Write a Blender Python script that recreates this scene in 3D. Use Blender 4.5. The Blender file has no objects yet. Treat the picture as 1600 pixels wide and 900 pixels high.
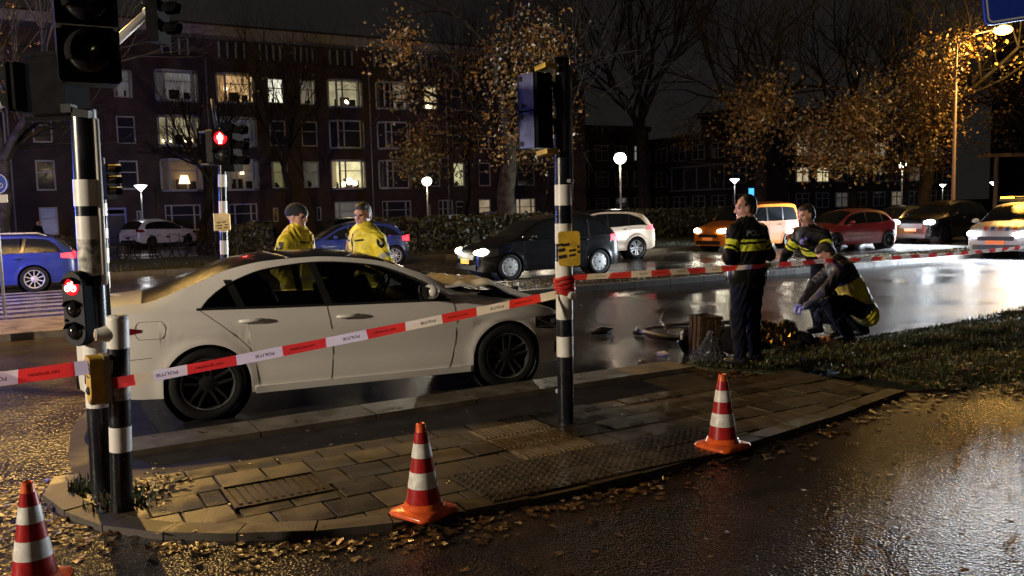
import bpy, bmesh, math, random
import numpy as np
from mathutils import Vector, Matrix
from mathutils.bvhtree import BVHTree

random.seed(7); rng = np.random.default_rng(7)
SC = bpy.context.scene; COL = SC.collection
R = math.radians; PI = math.pi

# ------------------------------------------------------------------ camera, sky, exposure
cam_d = bpy.data.cameras.new("camera"); cam = bpy.data.objects.new("camera", cam_d); COL.objects.link(cam)
cam_d.sensor_width = 36; cam_d.lens = 36 * 1330 / 1600; cam_d.clip_end = 2000; cam_d.clip_start = 0.05
cam.matrix_world = (Matrix.Translation((0, 0, 1.8)) @ Matrix.Rotation(R(90) - math.atan(125 / 1330), 4, 'X')
                    @ Matrix.Rotation(-math.atan(0.025), 4, 'Z'))
SC.camera = cam
SC.view_settings.view_transform = 'Standard'; SC.view_settings.look = 'None'
SC.view_settings.exposure = 0; SC.view_settings.gamma = 1
cy = SC.cycles
cy.max_bounces = 6; cy.diffuse_bounces = 2; cy.glossy_bounces = 3; cy.transmission_bounces = 4; cy.transparent_max_bounces = 8
cy.caustics_reflective = False; cy.caustics_refractive = False; cy.sample_clamp_indirect = 2.0; cy.sample_clamp_direct = 12.0
cy.use_denoising = True

W = bpy.data.worlds.new("World"); SC.world = W; W.use_nodes = True
wn = W.node_tree.nodes; wl = W.node_tree.links; wn.clear()
w_out = wn.new('ShaderNodeOutputWorld'); w_bg = wn.new('ShaderNodeBackground')
w_tc = wn.new('ShaderNodeTexCoord'); w_no = wn.new('ShaderNodeTexNoise'); w_cr = wn.new('ShaderNodeValToRGB')
w_no.inputs['Scale'].default_value = 2.2; w_no.inputs['Detail'].default_value = 5
w_cr.color_ramp.elements[0].position = 0.3; w_cr.color_ramp.elements[0].color = (0.0085, 0.0078, 0.0076, 1)
w_cr.color_ramp.elements[1].position = 0.75; w_cr.color_ramp.elements[1].color = (0.0150, 0.0135, 0.0122, 1)
wl.new(w_tc.outputs['Generated'], w_no.inputs['Vector']); wl.new(w_no.outputs['Fac'], w_cr.inputs['Fac'])
wl.new(w_cr.outputs['Color'], w_bg.inputs['Color']); w_bg.inputs['Strength'].default_value = 1.0
wl.new(w_bg.outputs[0], w_out.inputs[0])

SODIUM = (1.0, 0.58, 0.16); WARM = (1.0, 0.80, 0.52); COOL = (0.80, 0.90, 1.0)
# lamp powers (the lamps themselves are built further down)
P_LEFT_SODIUM, P_BEHIND, P_BEHIND2, P_TALL, P_GLOBE, P_HEAD, P_BLUE, P_BEACON = 6300, 6600, 120, 2900, 38, 1700, 5200, 80

# ------------------------------------------------------------------ helpers
def tag(o, label=None, cat=None, group=None, kind=None):
    if label: o['label'] = label
    if cat: o['category'] = cat
    if group: o['group'] = group
    if kind: o['kind'] = kind
    return o

def thing(name, label, cat, loc=(0, 0, 0), rz=0.0, group=None):
    o = bpy.data.objects.new(name, None); COL.objects.link(o)
    o.empty_display_size = 0.2; o.location = loc; o.rotation_euler = (0, 0, rz)
    return tag(o, label, cat, group)

class MB:
    def __init__(self): self.v = []; self.f = []; self.m = []
    def add(self, vs, fs, mi=0):
        b = len(self.v); self.v += [tuple(map(float, p)) for p in vs]
        self.f += [tuple(b + i for i in f) for f in fs]; self.m += [mi] * len(fs); return self
    def box(self, c, s, mi=0, rot=None, taper=1.0):
        hx, hy, hz = s[0] / 2, s[1] / 2, s[2] / 2
        vs = [Vector((x * hx * (taper if z > 0 else 1), y * hy * (taper if z > 0 else 1), z * hz)) for z in (-1, 1) for y in (-1, 1) for x in (-1, 1)]
        if rot is not None: vs = [rot @ v for v in vs]
        c = Vector(c); vs = [v + c for v in vs]
        return self.add(vs, [(0, 2, 3, 1), (4, 5, 7, 6), (0, 1, 5, 4), (2, 6, 7, 3), (0, 4, 6, 2), (1, 3, 7, 5)], mi)
    def rbox(self, c, s, r=0.02, mi=0, rot=None, n=3):
        # box with rounded vertical-profile corners in x-z, depth y
        hx, hy, hz = s[0] / 2, s[1] / 2, s[2] / 2; pts = []
        for cx, cz, a0 in ((hx - r, hz - r, 0), (-hx + r, hz - r, 90), (-hx + r, -hz + r, 180), (hx - r, -hz + r, 270)):
            for i in range(n + 1):
                a = R(a0 + 90 * i / n); pts.append((cx + r * math.cos(a), cz + r * math.sin(a)))
        k = len(pts); vs = [Vector((p[0], -hy, p[1])) for p in pts] + [Vector((p[0], hy, p[1])) for p in pts]
        if rot is not None: vs = [rot @ v for v in vs]
        c = Vector(c); vs = [v + c for v in vs]
        fs = [tuple(range(k)), tuple(range(2 * k - 1, k - 1, -1))] + [(i, i + k, (i + 1) % k + k, (i + 1) % k) for i in range(k)]
        return self.add(vs, fs, mi)
    def tube(self, pts, rad, n=8, mi=0, caps=True, flat=1.0):
        pts = [Vector(p) for p in pts]; k = len(pts)
        rad = [rad] * k if not hasattr(rad, '__len__') else rad
        vs = []; prev = None
        for i, p in enumerate(pts):
            d = (pts[min(i + 1, k - 1)] - pts[max(i - 1, 0)])
            if d.length < 1e-9: d = Vector((0, 0, 1))
            d.normalize()
            if prev is None:
                a = Vector((0, 0, 1)) if abs(d.z) < 0.9 else Vector((1, 0, 0)); x = d.cross(a).normalized()
            else:
                x = (prev - d * prev.dot(d)).normalized()
            prev = x; y = d.cross(x)
            for j in range(n):
                an = 2 * PI * j / n; vs.append(p + x * math.cos(an) * rad[i] + y * math.sin(an) * rad[i] * flat)
        fs = []
        for i in range(k - 1):
            for j in range(n):
                fs.append((i * n + j, i * n + (j + 1) % n, (i + 1) * n + (j + 1) % n, (i + 1) * n + j))
        if caps: fs += [tuple(range(n - 1, -1, -1)), tuple((k - 1) * n + j for j in range(n))]
        return self.add(vs, fs, mi)
    def lathe(self, prof, n=24, mi=0, M=None, caps=False):
        vs = []; k = len(prof)
        for r_, z in prof:
            for j in range(n):
                a = 2 * PI * j / n; v = Vector((r_ * math.cos(a), r_ * math.sin(a), z)); vs.append(M @ v if M is not None else v)
        fs = []
        for i in range(k - 1):
            for j in range(n):
                fs.append((i * n + j, i * n + (j + 1) % n, (i + 1) * n + (j + 1) % n, (i + 1) * n + j))
        if caps: fs += [tuple(range(n - 1, -1, -1)), tuple((k - 1) * n + j for j in range(n))]
        return self.add(vs, fs, mi)
    def sphere(self, c, r, nu=12, nv=8, mi=0, sc=(1, 1, 1)):
        prof = [(max(1e-4, math.sin(PI * i / nv)) * r, -math.cos(PI * i / nv) * r) for i in range(nv + 1)]
        return self.lathe(prof, nu, mi, Matrix.Translation(c) @ Matrix.Diagonal((*sc, 1)))
    def grid(self, P, mi=0, close_u=False):
        P = np.asarray(P); a, b = P.shape[:2]
        fs = [(i * b + j, (i + 1) * b + j, (i + 1) * b + j + 1, i * b + j + 1) for i in range(a - 1) for j in range(b - 1)]
        return self.add(P.reshape(-1, 3), fs, mi)
    def mesh(self, name, mats, smooth=False):
        me = bpy.data.meshes.new(name); me.from_pydata(self.v, [], self.f)
        mats = mats if isinstance(mats, (list, tuple)) else [mats]
        for m in mats: me.materials.append(m)
        if len(mats) > 1: me.polygons.foreach_set('material_index', self.m)
        if smooth:
            me.polygons.foreach_set('use_smooth', [True] * len(me.polygons))
            if smooth is not True:
                try: me.set_sharp_from_angle(angle=R(smooth))
                except Exception: pass
        me.update(); return me
    def build(self, name, mats, parent=None, smooth=False, loc=None, rz=None):
        o = bpy.data.objects.new(name, self.mesh(name, mats, smooth)); COL.objects.link(o)
        if parent is not None: o.parent = parent
        if loc is not None: o.location = loc
        if rz is not None: o.rotation_euler = (0, 0, rz)
        return o

def link_mesh(name, me, parent=None, loc=None, rot=None):
    o = bpy.data.objects.new(name, me); COL.objects.link(o)
    if parent is not None: o.parent = parent
    if loc is not None: o.location = loc
    if rot is not None: o.rotation_euler = rot
    return o

def dup(o, parent=None):
    c = o.copy(); COL.objects.link(c)
    if parent is not None: c.parent = parent
    for ch in list(o.children): dup(ch, c)
    return c

def place(o, loc, rz=0.0, label=None, group=None):
    o.location = loc; o.rotation_euler = (0, 0, rz); return tag(o, label, None, group)

def pchip(keys):
    keys = sorted(keys); x = np.array([k[0] for k in keys], float); y = np.array([k[1] for k in keys], float)
    h = np.diff(x); d = np.diff(y) / h; m = np.zeros_like(y)
    if len(x) > 2:
        for i in range(1, len(x) - 1):
            if d[i - 1] * d[i] > 0:
                w1 = 2 * h[i] + h[i - 1]; w2 = h[i] + 2 * h[i - 1]; m[i] = (w1 + w2) / (w1 / d[i - 1] + w2 / d[i])
    m[0] = d[0]; m[-1] = d[-1]
    def f(q):
        q = np.clip(np.asarray(q, float), x[0], x[-1]); i = np.clip(np.searchsorted(x, q) - 1, 0, len(x) - 2)
        t = (q - x[i]) / h[i]; t2 = t * t; t3 = t2 * t
        return (2 * t3 - 3 * t2 + 1) * y[i] + (t3 - 2 * t2 + t) * h[i] * m[i] + (-2 * t3 + 3 * t2) * y[i + 1] + (t3 - t2) * h[i] * m[i + 1]
    return f

# ------------------------------------------------------------------ materials
def mat(name, col, rough=0.5, metal=0.0, spec=0.5, emit=None, es=0.0, coat=0.0, var=0.0, vscale=8.0, bump=0.0, bscale=60.0,
        rvar=0.0, rscale=4.0, col2=None, trans=0.0, alpha=1.0, bdist=0.01, detail=4):
    m = bpy.data.materials.new(name); m.use_nodes = True; nt = m.node_tree; N = nt.nodes; L = nt.links
    b = N['Principled BSDF']; b.inputs['Base Color'].default_value = (*col, 1); b.inputs['Roughness'].default_value = rough
    b.inputs['Metallic'].default_value = metal; b.inputs['Specular IOR Level'].default_value = spec
    b.inputs['Coat Weight'].default_value = coat; b.inputs['Coat Roughness'].default_value = 0.06
    if emit: b.inputs['Emission Color'].default_value = (*emit, 1); b.inputs['Emission Strength'].default_value = es
    b.inputs['Alpha'].default_value = alpha; b.inputs['Transmission Weight'].default_value = trans
    if var or bump or rvar or col2:
        tc = N.new('ShaderNodeTexCoord')
        if var or col2:
            n = N.new('ShaderNodeTexNoise'); n.inputs['Scale'].default_value = vscale; n.inputs['Detail'].default_value = detail
            L.new(tc.outputs['Object'], n.inputs['Vector']); cr = N.new('ShaderNodeValToRGB')
            c2 = col2 or tuple(max(0, c * (1 - var)) for c in col); c1 = col if col2 else tuple(min(1, c * (1 + var)) for c in col)
            cr.color_ramp.elements[0].position = 0.35; cr.color_ramp.elements[0].color = (*c2, 1)
            cr.color_ramp.elements[1].position = 0.65; cr.color_ramp.elements[1].color = (*c1, 1)
            L.new(n.outputs['Fac'], cr.inputs['Fac']); L.new(cr.outputs['Color'], b.inputs['Base Color'])
        if rvar:
            n2 = N.new('ShaderNodeTexNoise'); n2.inputs['Scale'].default_value = rscale; n2.inputs['Detail'].default_value = 3
            L.new(tc.outputs['Object'], n2.inputs['Vector']); mr = N.new('ShaderNodeMapRange')
            mr.inputs[1].default_value = 0.35; mr.inputs[2].default_value = 0.65
            mr.inputs[3].default_value = max(0.02, rough - rvar); mr.inputs[4].default_value = min(1, rough + rvar)
            L.new(n2.outputs['Fac'], mr.inputs[0]); L.new(mr.outputs[0], b.inputs['Roughness'])
        if bump:
            n3 = N.new('ShaderNodeTexNoise'); n3.inputs['Scale'].default_value = bscale; n3.inputs['Detail'].default_value = 3
            L.new(tc.outputs['Object'], n3.inputs['Vector']); bp = N.new('ShaderNodeBump')
            bp.inputs['Strength'].default_value = bump; bp.inputs['Distance'].default_value = bdist
            L.new(n3.outputs['Fac'], bp.inputs['Height']); L.new(bp.outputs['Normal'], b.inputs['Normal'])
    return m

def wet_ground(name, dry, wet_r, dry_r, grain, gstr, puddle_scale=0.8, puddle=0.5, dirt=None, gdist=0.006, flat=0.18, edge=0.09, spec=0.55):
    """wet mineral surface: grain relief that flattens out where water stands"""
    m = bpy.data.materials.new(name); m.use_nodes = True; nt = m.node_tree; N = nt.nodes; L = nt.links; b = N['Principled BSDF']
    tc = N.new('ShaderNodeTexCoord')
    def noise(sc, det, dist=0.0):
        n = N.new('ShaderNodeTexNoise'); n.inputs['Scale'].default_value = sc; n.inputs['Detail'].default_value = det
        n.inputs['Distortion'].default_value = dist; L.new(tc.outputs['Object'], n.inputs['Vector']); return n
    pn = noise(puddle_scale, 5, 0.4); mr = N.new('ShaderNodeMapRange'); mr.interpolation_type = 'SMOOTHSTEP'
    mr.inputs[1].default_value = puddle - edge; mr.inputs[2].default_value = puddle + edge
    mr.inputs[3].default_value = 0.0; mr.inputs[4].default_value = 1.0; L.new(pn.outputs['Fac'], mr.inputs[0])
    rr = N.new('ShaderNodeMapRange'); rr.inputs[3].default_value = wet_r; rr.inputs[4].default_value = dry_r
    L.new(mr.outputs[0], rr.inputs[0]); L.new(rr.outputs[0], b.inputs['Roughness'])
    cn = noise(6.0, 6); cr = N.new('ShaderNodeValToRGB')
    cr.color_ramp.elements[0].position = 0.3; cr.color_ramp.elements[0].color = (*[c * 0.6 for c in dry], 1)
    cr.color_ramp.elements[1].position = 0.7; cr.color_ramp.elements[1].color = (*[c * 1.25 for c in dry], 1)
    L.new(cn.outputs['Fac'], cr.inputs['Fac'])
    if dirt:
        dn = noise(1.7, 7, 0.6); dm = N.new('ShaderNodeMapRange'); dm.inputs[1].default_value = 0.5; dm.inputs[2].default_value = 0.68
        L.new(dn.outputs['Fac'], dm.inputs[0]); mx = N.new('ShaderNodeMix'); mx.data_type = 'RGBA'
        L.new(dm.outputs[0], mx.inputs['Factor']); L.new(cr.outputs['Color'], mx.inputs['A']); mx.inputs['B'].default_value = (*dirt, 1)
        L.new(mx.outputs['Result'], b.inputs['Base Color'])
    else: L.new(cr.outputs['Color'], b.inputs['Base Color'])
    vo = N.new('ShaderNodeTexVoronoi'); vo.inputs['Scale'].default_value = grain; L.new(tc.outputs['Object'], vo.inputs['Vector'])
    g2 = noise(grain * 0.23, 3); ad = N.new('ShaderNodeMath'); ad.operation = 'MULTIPLY_ADD'; ad.inputs[1].default_value = 1.2
    L.new(g2.outputs['Fac'], ad.inputs[0]); L.new(vo.outputs['Distance'], ad.inputs[2])
    bs = N.new('ShaderNodeMapRange'); bs.inputs[3].default_value = gstr * flat; bs.inputs[4].default_value = gstr; L.new(mr.outputs[0], bs.inputs[0])
    bp = N.new('ShaderNodeBump'); bp.inputs['Distance'].default_value = gdist; L.new(bs.outputs[0], bp.inputs['Strength'])
    L.new(ad.outputs[0], bp.inputs['Height']); L.new(bp.outputs['Normal'], b.inputs['Normal'])
    b.inputs['Specular IOR Level'].default_value = spec
    return m

def emis(name, col, s, var=0.0, vscale=3.0):
    m = bpy.data.materials.new(name); m.use_nodes = True; N = m.node_tree.nodes; L = m.node_tree.links; b = N['Principled BSDF']
    b.inputs['Base Color'].default_value = (*[c * 0.5 for c in col], 1); b.inputs['Emission Color'].default_value = (*col, 1); b.inputs['Emission Strength'].default_value = s
    if var:
        tc = N.new('ShaderNodeTexCoord'); n = N.new('ShaderNodeTexNoise'); n.inputs['Scale'].default_value = vscale; n.inputs['Detail'].default_value = 4
        mr = N.new('ShaderNodeMapRange'); mr.inputs[1].default_value = 0.3; mr.inputs[2].default_value = 0.7
        mr.inputs[3].default_value = s * (1 - var); mr.inputs[4].default_value = s * (1 + var)
        L.new(tc.outputs['Object'], n.inputs['Vector']); L.new(n.outputs['Fac'], mr.inputs[0]); L.new(mr.outputs[0], b.inputs['Emission Strength'])
    return m

def glass(name, tint, reflect=0.08, rough=0.02):
    m = bpy.data.materials.new(name); m.use_nodes = True; N = m.node_tree.nodes; L = m.node_tree.links
    N.remove(N['Principled BSDF']); out = N['Material Output']
    t = N.new('ShaderNodeBsdfTransparent'); t.inputs[0].default_value = (*tint, 1); g = N.new('ShaderNodeBsdfGlossy'); g.inputs['Roughness'].default_value = rough
    f = N.new('ShaderNodeFresnel'); f.inputs[0].default_value = 1.5; mx = N.new('ShaderNodeMixShader')
    L.new(f.outputs[0], mx.inputs[0]); L.new(t.outputs[0], mx.inputs[1]); L.new(g.outputs[0], mx.inputs[2]); L.new(mx.outputs[0], out.inputs[0])
    return m

def wetglass(name, col, rough=0.08):   # opaque dark glass beaded with rain
    return mat(name, col, rough=rough, spec=0.6, bump=0.35, bscale=190, bdist=0.004, coat=0.2)

M = {}
M['asphalt'] = wet_ground('wet_asphalt', (0.026, 0.025, 0.026), 0.12, 0.20, 110, 0.5, 0.45, 0.45, gdist=0.004, spec=.32)
M['asphalt_far'] = wet_ground('wet_asphalt_far', (0.040, 0.038, 0.036), 0.10, 0.30, 90, 0.35, 0.35, 0.55, gdist=0.004)
M['coarse'] = wet_ground('coarse_wet_asphalt', (0.026, 0.019, 0.015), 0.24, 0.15, 62, 1.0, 0.8, 0.46, dirt=(0.024, 0.014, 0.007), gdist=0.0046, flat=.85, edge=.22, spec=1.0)
M['side'] = wet_ground('side_street_asphalt', (0.040, 0.029, 0.019), 0.26, 0.12, 30, 1.0, 1.1, 0.48, dirt=(0.042, 0.026, 0.011), gdist=0.0075, flat=.8, edge=.22, spec=.7)
M['shadow_apron'] = wet_ground('car_shadow_asphalt', (0.030, 0.026, 0.026), 0.5, 0.75, 120, 0.3, 1.2, 0.4, gdist=0.003, spec=.2)  # matt dark surface that stands for the car's shadow
M['kerb'] = wet_ground('wet_concrete_kerb', (0.15, 0.122, 0.092), 0.28, 0.55, 80, 0.3, 2.5, 0.40, dirt=(0.07, 0.05, 0.03), gdist=0.003)
M['kerb_dark'] = wet_ground('weathered_kerb', (0.052, 0.043, 0.035), 0.35, 0.65, 80, 0.35, 3.0, 0.42, dirt=(0.06, 0.05, 0.03), gdist=0.003)
M['kerb_median'] = wet_ground('median_kerb', (0.055, 0.048, 0.040), 0.4, 0.7, 80, 0.35, 3.0, 0.42, dirt=(0.025, 0.02, 0.012), gdist=0.003, spec=.25)
M['slab'] = wet_ground('wet_paving_concrete', (0.068, 0.054, 0.038), 0.20, 0.45, 95, 0.35, 1.6, 0.42, dirt=(0.030, 0.022, 0.011), gdist=0.003)
M['slab2'] = wet_ground('wet_paving_concrete_pale', (0.098, 0.076, 0.050), 0.22, 0.5, 95, 0.35, 1.6, 0.40, dirt=(0.034, 0.026, 0.013), gdist=0.003)
M['slab3'] = wet_ground('wet_paving_concrete_dark', (0.048, 0.039, 0.030), 0.18, 0.4, 95, 0.35, 1.4, 0.45, dirt=(0.024, 0.018, 0.010), gdist=0.003)
M['tactile'] = wet_ground('wet_tactile_concrete', (0.115, 0.090, 0.062), 0.2, 0.45, 90, 0.3, 2.0, 0.42, dirt=(0.034, 0.026, 0.013), gdist=0.003)
M['joint'] = mat('sandy_joint_soil', (0.035, 0.028, 0.016), 0.85, var=0.4, vscale=20)
M['soil'] = mat('damp_soil', (0.026, 0.019, 0.010), 0.9, spec=.15, var=0.5, vscale=6, bump=0.6, bscale=18, bdist=0.03)
M['turf'] = mat('damp_turf_soil', (0.030, 0.040, 0.014), 0.8, var=0.5, vscale=3, bump=0.6, bscale=25, bdist=0.03)
M['blade'] = mat('grass_blade', (0.022, 0.040, 0.010), 0.45, var=0.45, vscale=5)
M['blade2'] = mat('dry_grass_blade', (0.045, 0.040, 0.015), 0.5, var=0.4, vscale=5)
M['leafA'] = mat('fallen_leaf_brown', (0.055, 0.026, 0.010), 0.36, var=0.5, vscale=9)
M['leafB'] = mat('fallen_leaf_ochre', (0.10, 0.052, 0.016), 0.36, var=0.4, vscale=9)
M['leafC'] = mat('fallen_leaf_pale', (0.15, 0.105, 0.070), 0.36, var=0.35, vscale=9)
M['tleaf'] = mat('autumn_leaf_orange', (0.22, 0.120, 0.022), 0.5, var=0.4, vscale=1.5)
M['tleaf2'] = mat('autumn_leaf_brown', (0.12, 0.062, 0.016), 0.5, var=0.5, vscale=1.5)
M['tleaf3'] = mat('autumn_leaf_olive', (0.09, 0.072, 0.018), 0.5, var=0.5, vscale=1.5)
M['bark'] = mat('wet_bark', (0.020, 0.016, 0.012), 0.9, spec=.1, var=0.5, vscale=5, bump=0.7, bscale=14, bdist=0.04)
M['plane_bark'] = mat('plane_tree_bark', (0.042, 0.033, 0.023), 0.85, spec=.1, var=0.55, vscale=3.5, bump=0.6, bscale=10, bdist=0.04)
M['hedge'] = mat('hedge_leaf', (0.052, 0.050, 0.020), 0.5, var=0.5, vscale=4)
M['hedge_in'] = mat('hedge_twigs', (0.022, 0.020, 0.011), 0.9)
M['black'] = mat('black_pole_paint', (0.008, 0.009, 0.013), 0.28, spec=0.5, var=0.3, vscale=12, rvar=0.1)
M['white'] = mat('white_pole_paint', (0.66, 0.65, 0.62), 0.42, var=0.10, vscale=9, rvar=0.12, bump=0.05, bscale=30)
M['sticker'] = mat('torn_white_sticker', (0.60, 0.58, 0.54), 0.5, col2=(0.10, 0.09, 0.09), vscale=20)
M['sigblack'] = mat('signal_housing_black', (0.006, 0.006, 0.007), 0.85, spec=.06, var=0.3, vscale=10, bump=0.08, bscale=120)
M['siggrey'] = mat('signal_housing_grey', (0.030, 0.032, 0.038), 0.6, spec=.15, var=0.3, vscale=8)
M['sig_blue_cast'] = mat('blue_cast_back_panel', (0.085, 0.095, 0.19), 0.34, var=0.30, vscale=9, rvar=0.1)  # panel colour carries the blue beacon light that falls on it
M['lens_off'] = mat('dark_signal_lens', (0.01, 0.01, 0.012), 0.12, spec=0.6)
M['lens_red_off'] = mat('unlit_red_lens', (0.16, 0.012, 0.012), 0.2)
M['red_lit'] = emis('red_signal_light', (1.0, 0.03, 0.03), 5.0)
M['red_core'] = emis('red_signal_core', (1.0, 0.28, 0.22), 11.0)
M['red_dim'] = emis('red_signal_halo', (1.0, 0.01, 0.02), 1.1)
M['yellow'] = mat('yellow_button_box', (0.52, 0.33, 0.03), 0.4, var=0.2, vscale=14, rvar=0.1)
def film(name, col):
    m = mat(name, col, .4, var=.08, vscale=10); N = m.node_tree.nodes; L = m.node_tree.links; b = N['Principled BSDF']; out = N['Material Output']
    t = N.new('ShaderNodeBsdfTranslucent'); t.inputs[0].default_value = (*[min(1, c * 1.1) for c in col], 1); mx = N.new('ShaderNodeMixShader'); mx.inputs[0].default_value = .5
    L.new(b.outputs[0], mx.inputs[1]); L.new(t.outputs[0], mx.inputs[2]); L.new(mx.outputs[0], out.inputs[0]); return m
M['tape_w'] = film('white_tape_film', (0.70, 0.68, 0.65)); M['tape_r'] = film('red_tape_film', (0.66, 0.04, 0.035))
M['ink'] = mat('black_print', (0.015, 0.013, 0.014), 0.5)
M['ink_blue'] = mat('blue_print', (0.04, 0.05, 0.20), 0.5)
M['cone_o'] = mat('orange_cone_rubber', (0.82, 0.12, 0.02), 0.33, col2=(.50, .075, .018), vscale=22, rvar=0.12, detail=8)
M['cone_w'] = mat('white_reflective_sleeve', (0.80, 0.80, 0.79), 0.28, col2=(.56, .54, .50), vscale=26, coat=0.3, detail=9)
M['cone_r'] = mat('red_reflective_sleeve', (0.42, 0.016, 0.02), 0.26, col2=(.26, .014, .016), vscale=26, coat=0.3, detail=9)
M['steel'] = mat('galvanised_steel', (0.34, 0.34, 0.33), 0.42, metal=0.7, var=0.2, vscale=8)
M['iron'] = mat('wet_cast_iron', (0.030, 0.022, 0.017), 0.38, metal=0.3, var=0.4, vscale=15, bump=0.3, bscale=60)
M['rubber'] = mat('tyre_rubber', (0.008, 0.008, 0.009), 0.75, spec=.2, bump=0.2, bscale=80)
M['rim_dark'] = mat('dark_alloy', (0.016, 0.016, 0.018), 0.35, metal=0.4)
M['rim_edge'] = mat('machined_alloy_edge', (0.20, 0.20, 0.21), 0.3, metal=0.8)
M['rim_silver'] = mat('silver_alloy', (0.62, 0.63, 0.65), 0.28, metal=0.5)
M['hubcap'] = mat('grey_hubcap', (0.42, 0.42, 0.41), 0.4, metal=0.3, var=0.15)
M['chrome'] = mat('chrome_trim', (0.72, 0.72, 0.72), 0.12, metal=1.0)
M['trim'] = mat('black_trim', (0.012, 0.012, 0.013), 0.35)
M['under'] = mat('dark_underbody', (0.006, 0.006, 0.006), 0.9)
M['seam'] = mat('panel_gap', (0.05, 0.045, 0.04), 0.8)
M['cglass'] = glass('tinted_car_glass', (0.30, 0.32, 0.32))
M['dglass'] = wetglass('dark_car_glass', (0.008, 0.009, 0.010))
M['rglass'] = wetglass('rain_beaded_glass', (0.020, 0.017, 0.011), 0.10)
M['wglass'] = glass('window_glass', (0.75, 0.77, 0.78), rough=0.04)
M['tail_off'] = mat('unlit_tail_lamp', (0.11, 0.006, 0.010), 0.15, coat=0.5)
M['tail_on'] = emis('lit_tail_lamp', (1.0, 0.03, 0.05), 3.5)
M['tail_core'] = emis('tail_lamp_core', (1.0, 0.45, 0.42), 9.0)
M['head_on'] = emis('lit_headlamp', (0.92, 0.97, 1.0), 70.0)
M['head_warm'] = emis('lit_halogen_headlamp', (1.0, 0.90, 0.66), 32.0)
M['head_off'] = mat('clear_headlamp', (0.035, 0.037, 0.042), 0.08, metal=0.3, coat=0.6)
M['plate'] = mat('yellow_number_plate', (0.68, 0.42, 0.02), 0.4)
M['navy'] = mat('navy_trousers', (0.008, 0.009, 0.020), 0.9, spec=.1, var=0.3, vscale=14, bump=0.3, bscale=28, bdist=0.01)
M['skin'] = mat('skin', (0.50, 0.27, 0.20), 0.45, var=0.12, vscale=30)
M['hair'] = mat('dark_hair', (0.022, 0.016, 0.012), 0.6, bump=0.5, bscale=160)
M['greyhair'] = mat('grey_hair', (0.16, 0.14, 0.13), 0.6, bump=0.5, bscale=160)
M['boot'] = mat('black_boot', (0.010, 0.010, 0.011), 0.35)
M['leather'] = mat('black_belt_leather', (0.010, 0.010, 0.010), 0.4)
M['glove'] = mat('blue_latex_glove', (0.13, 0.15, 0.55), 0.45)
M['beanie'] = mat('black_knit_beanie', (0.010, 0.011, 0.016), 0.85, bump=0.5, bscale=120)
M['lip'] = mat('lips', (0.30, 0.12, 0.10), 0.5)
M['eye'] = mat('dark_eye', (0.02, 0.015, 0.012), 0.2)
M['darkcloth'] = mat('dark_cloth', (0.009, 0.0085, 0.010), 0.9, spec=.1, var=0.3, vscale=12, bump=0.3, bscale=25)
M['umbrella'] = mat('navy_umbrella_cloth', (0.006, 0.007, 0.018), 0.6, spec=.25, var=0.25, vscale=6, bump=0.2, bscale=20)
M['foil'] = mat('gold_rescue_foil', (0.26, 0.175, 0.065), 0.12, metal=1.0)
M['foil_s'] = mat('silver_rescue_foil', (0.80, 0.82, 0.86), 0.12, metal=1.0)
M['wood'] = mat('old_crate_wood', (0.048, 0.031, 0.014), 0.8, spec=.1, var=0.4, vscale=10, bump=0.3, bscale=40)
M['plastic_bag'] = mat('crumpled_grey_plastic', (0.06, 0.06, 0.062), 0.2, bump=0.6, bscale=30, alpha=0.85)
M['bikepaint'] = mat('dark_bike_paint', (0.02, 0.02, 0.022), 0.3)
M['brick'] = mat('dark_brown_brick', (0.050, 0.031, 0.027), 0.85, var=0.25, vscale=1.2, bump=0.3, bscale=9)
M['brick2'] = mat('dark_brick_far', (0.032, 0.025, 0.021), 0.85, var=0.25, vscale=1.2)
M['cornice'] = mat('pale_cornice_paint', (0.26, 0.24, 0.235), 0.7, var=0.12, vscale=2)
M['frame'] = mat('white_window_frame', (0.38, 0.37, 0.37), 0.5, var=0.08)
M['framedim'] = mat('grey_window_frame', (0.26, 0.26, 0.27), 0.5)
M['doorblue'] = mat('blue_painted_door_frame', (0.20, 0.22, 0.55), 0.5)
M['darkdoor'] = mat('dark_door', (0.02, 0.02, 0.03), 0.4)
M['darkpane'] = mat('dark_window_pane', (0.030, 0.030, 0.040), 0.08, spec=0.6)
M['curtain'] = mat('pale_curtain', (0.45, 0.42, 0.38), 0.8, var=0.2, vscale=4)
M['furn'] = mat('dark_furniture', (0.035, 0.025, 0.018), 0.7)
M['plant'] = mat('potted_plant', (0.03, 0.05, 0.015), 0.6)
M['lampglobe'] = emis('white_lamp_globe', (1.0, 0.92, 0.74), 13.0)
M['lampcone'] = emis('white_lamp_lantern', (0.95, 0.97, 1.0), 9.0)
M['sodium'] = emis('sodium_lamp', (1.0, 0.50, 0.10), 11.0)
M['beacon'] = emis('amber_beacon', (1.0, 0.42, 0.03), 9.0)
M['bluebeacon'] = emis('blue_beacon', (0.10, 0.22, 1.0), 30.0)
M['signblue'] = mat('blue_sign_sheet', (0.02, 0.06, 0.52), 0.35, var=0.06)
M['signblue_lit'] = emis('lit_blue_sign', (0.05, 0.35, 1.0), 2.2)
M['signwhite'] = mat('white_sign_sheet', (0.75, 0.75, 0.75), 0.35)
M['lamppost'] = mat('grey_lamp_post', (0.30, 0.29, 0.28), 0.45, metal=0.3)
M['rustpost'] = mat('brown_lamp_post', (0.36, 0.25, 0.17), 0.55)
M['zebra'] = wet_ground('worn_road_paint', (0.17, 0.165, 0.16), 0.2, 0.5, 90, 0.35, 2.2, 0.42, dirt=(0.08, 0.07, 0.06), gdist=0.003)
M['paper'] = mat('scrap_paper', (0.55, 0.54, 0.52), 0.5)

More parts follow.
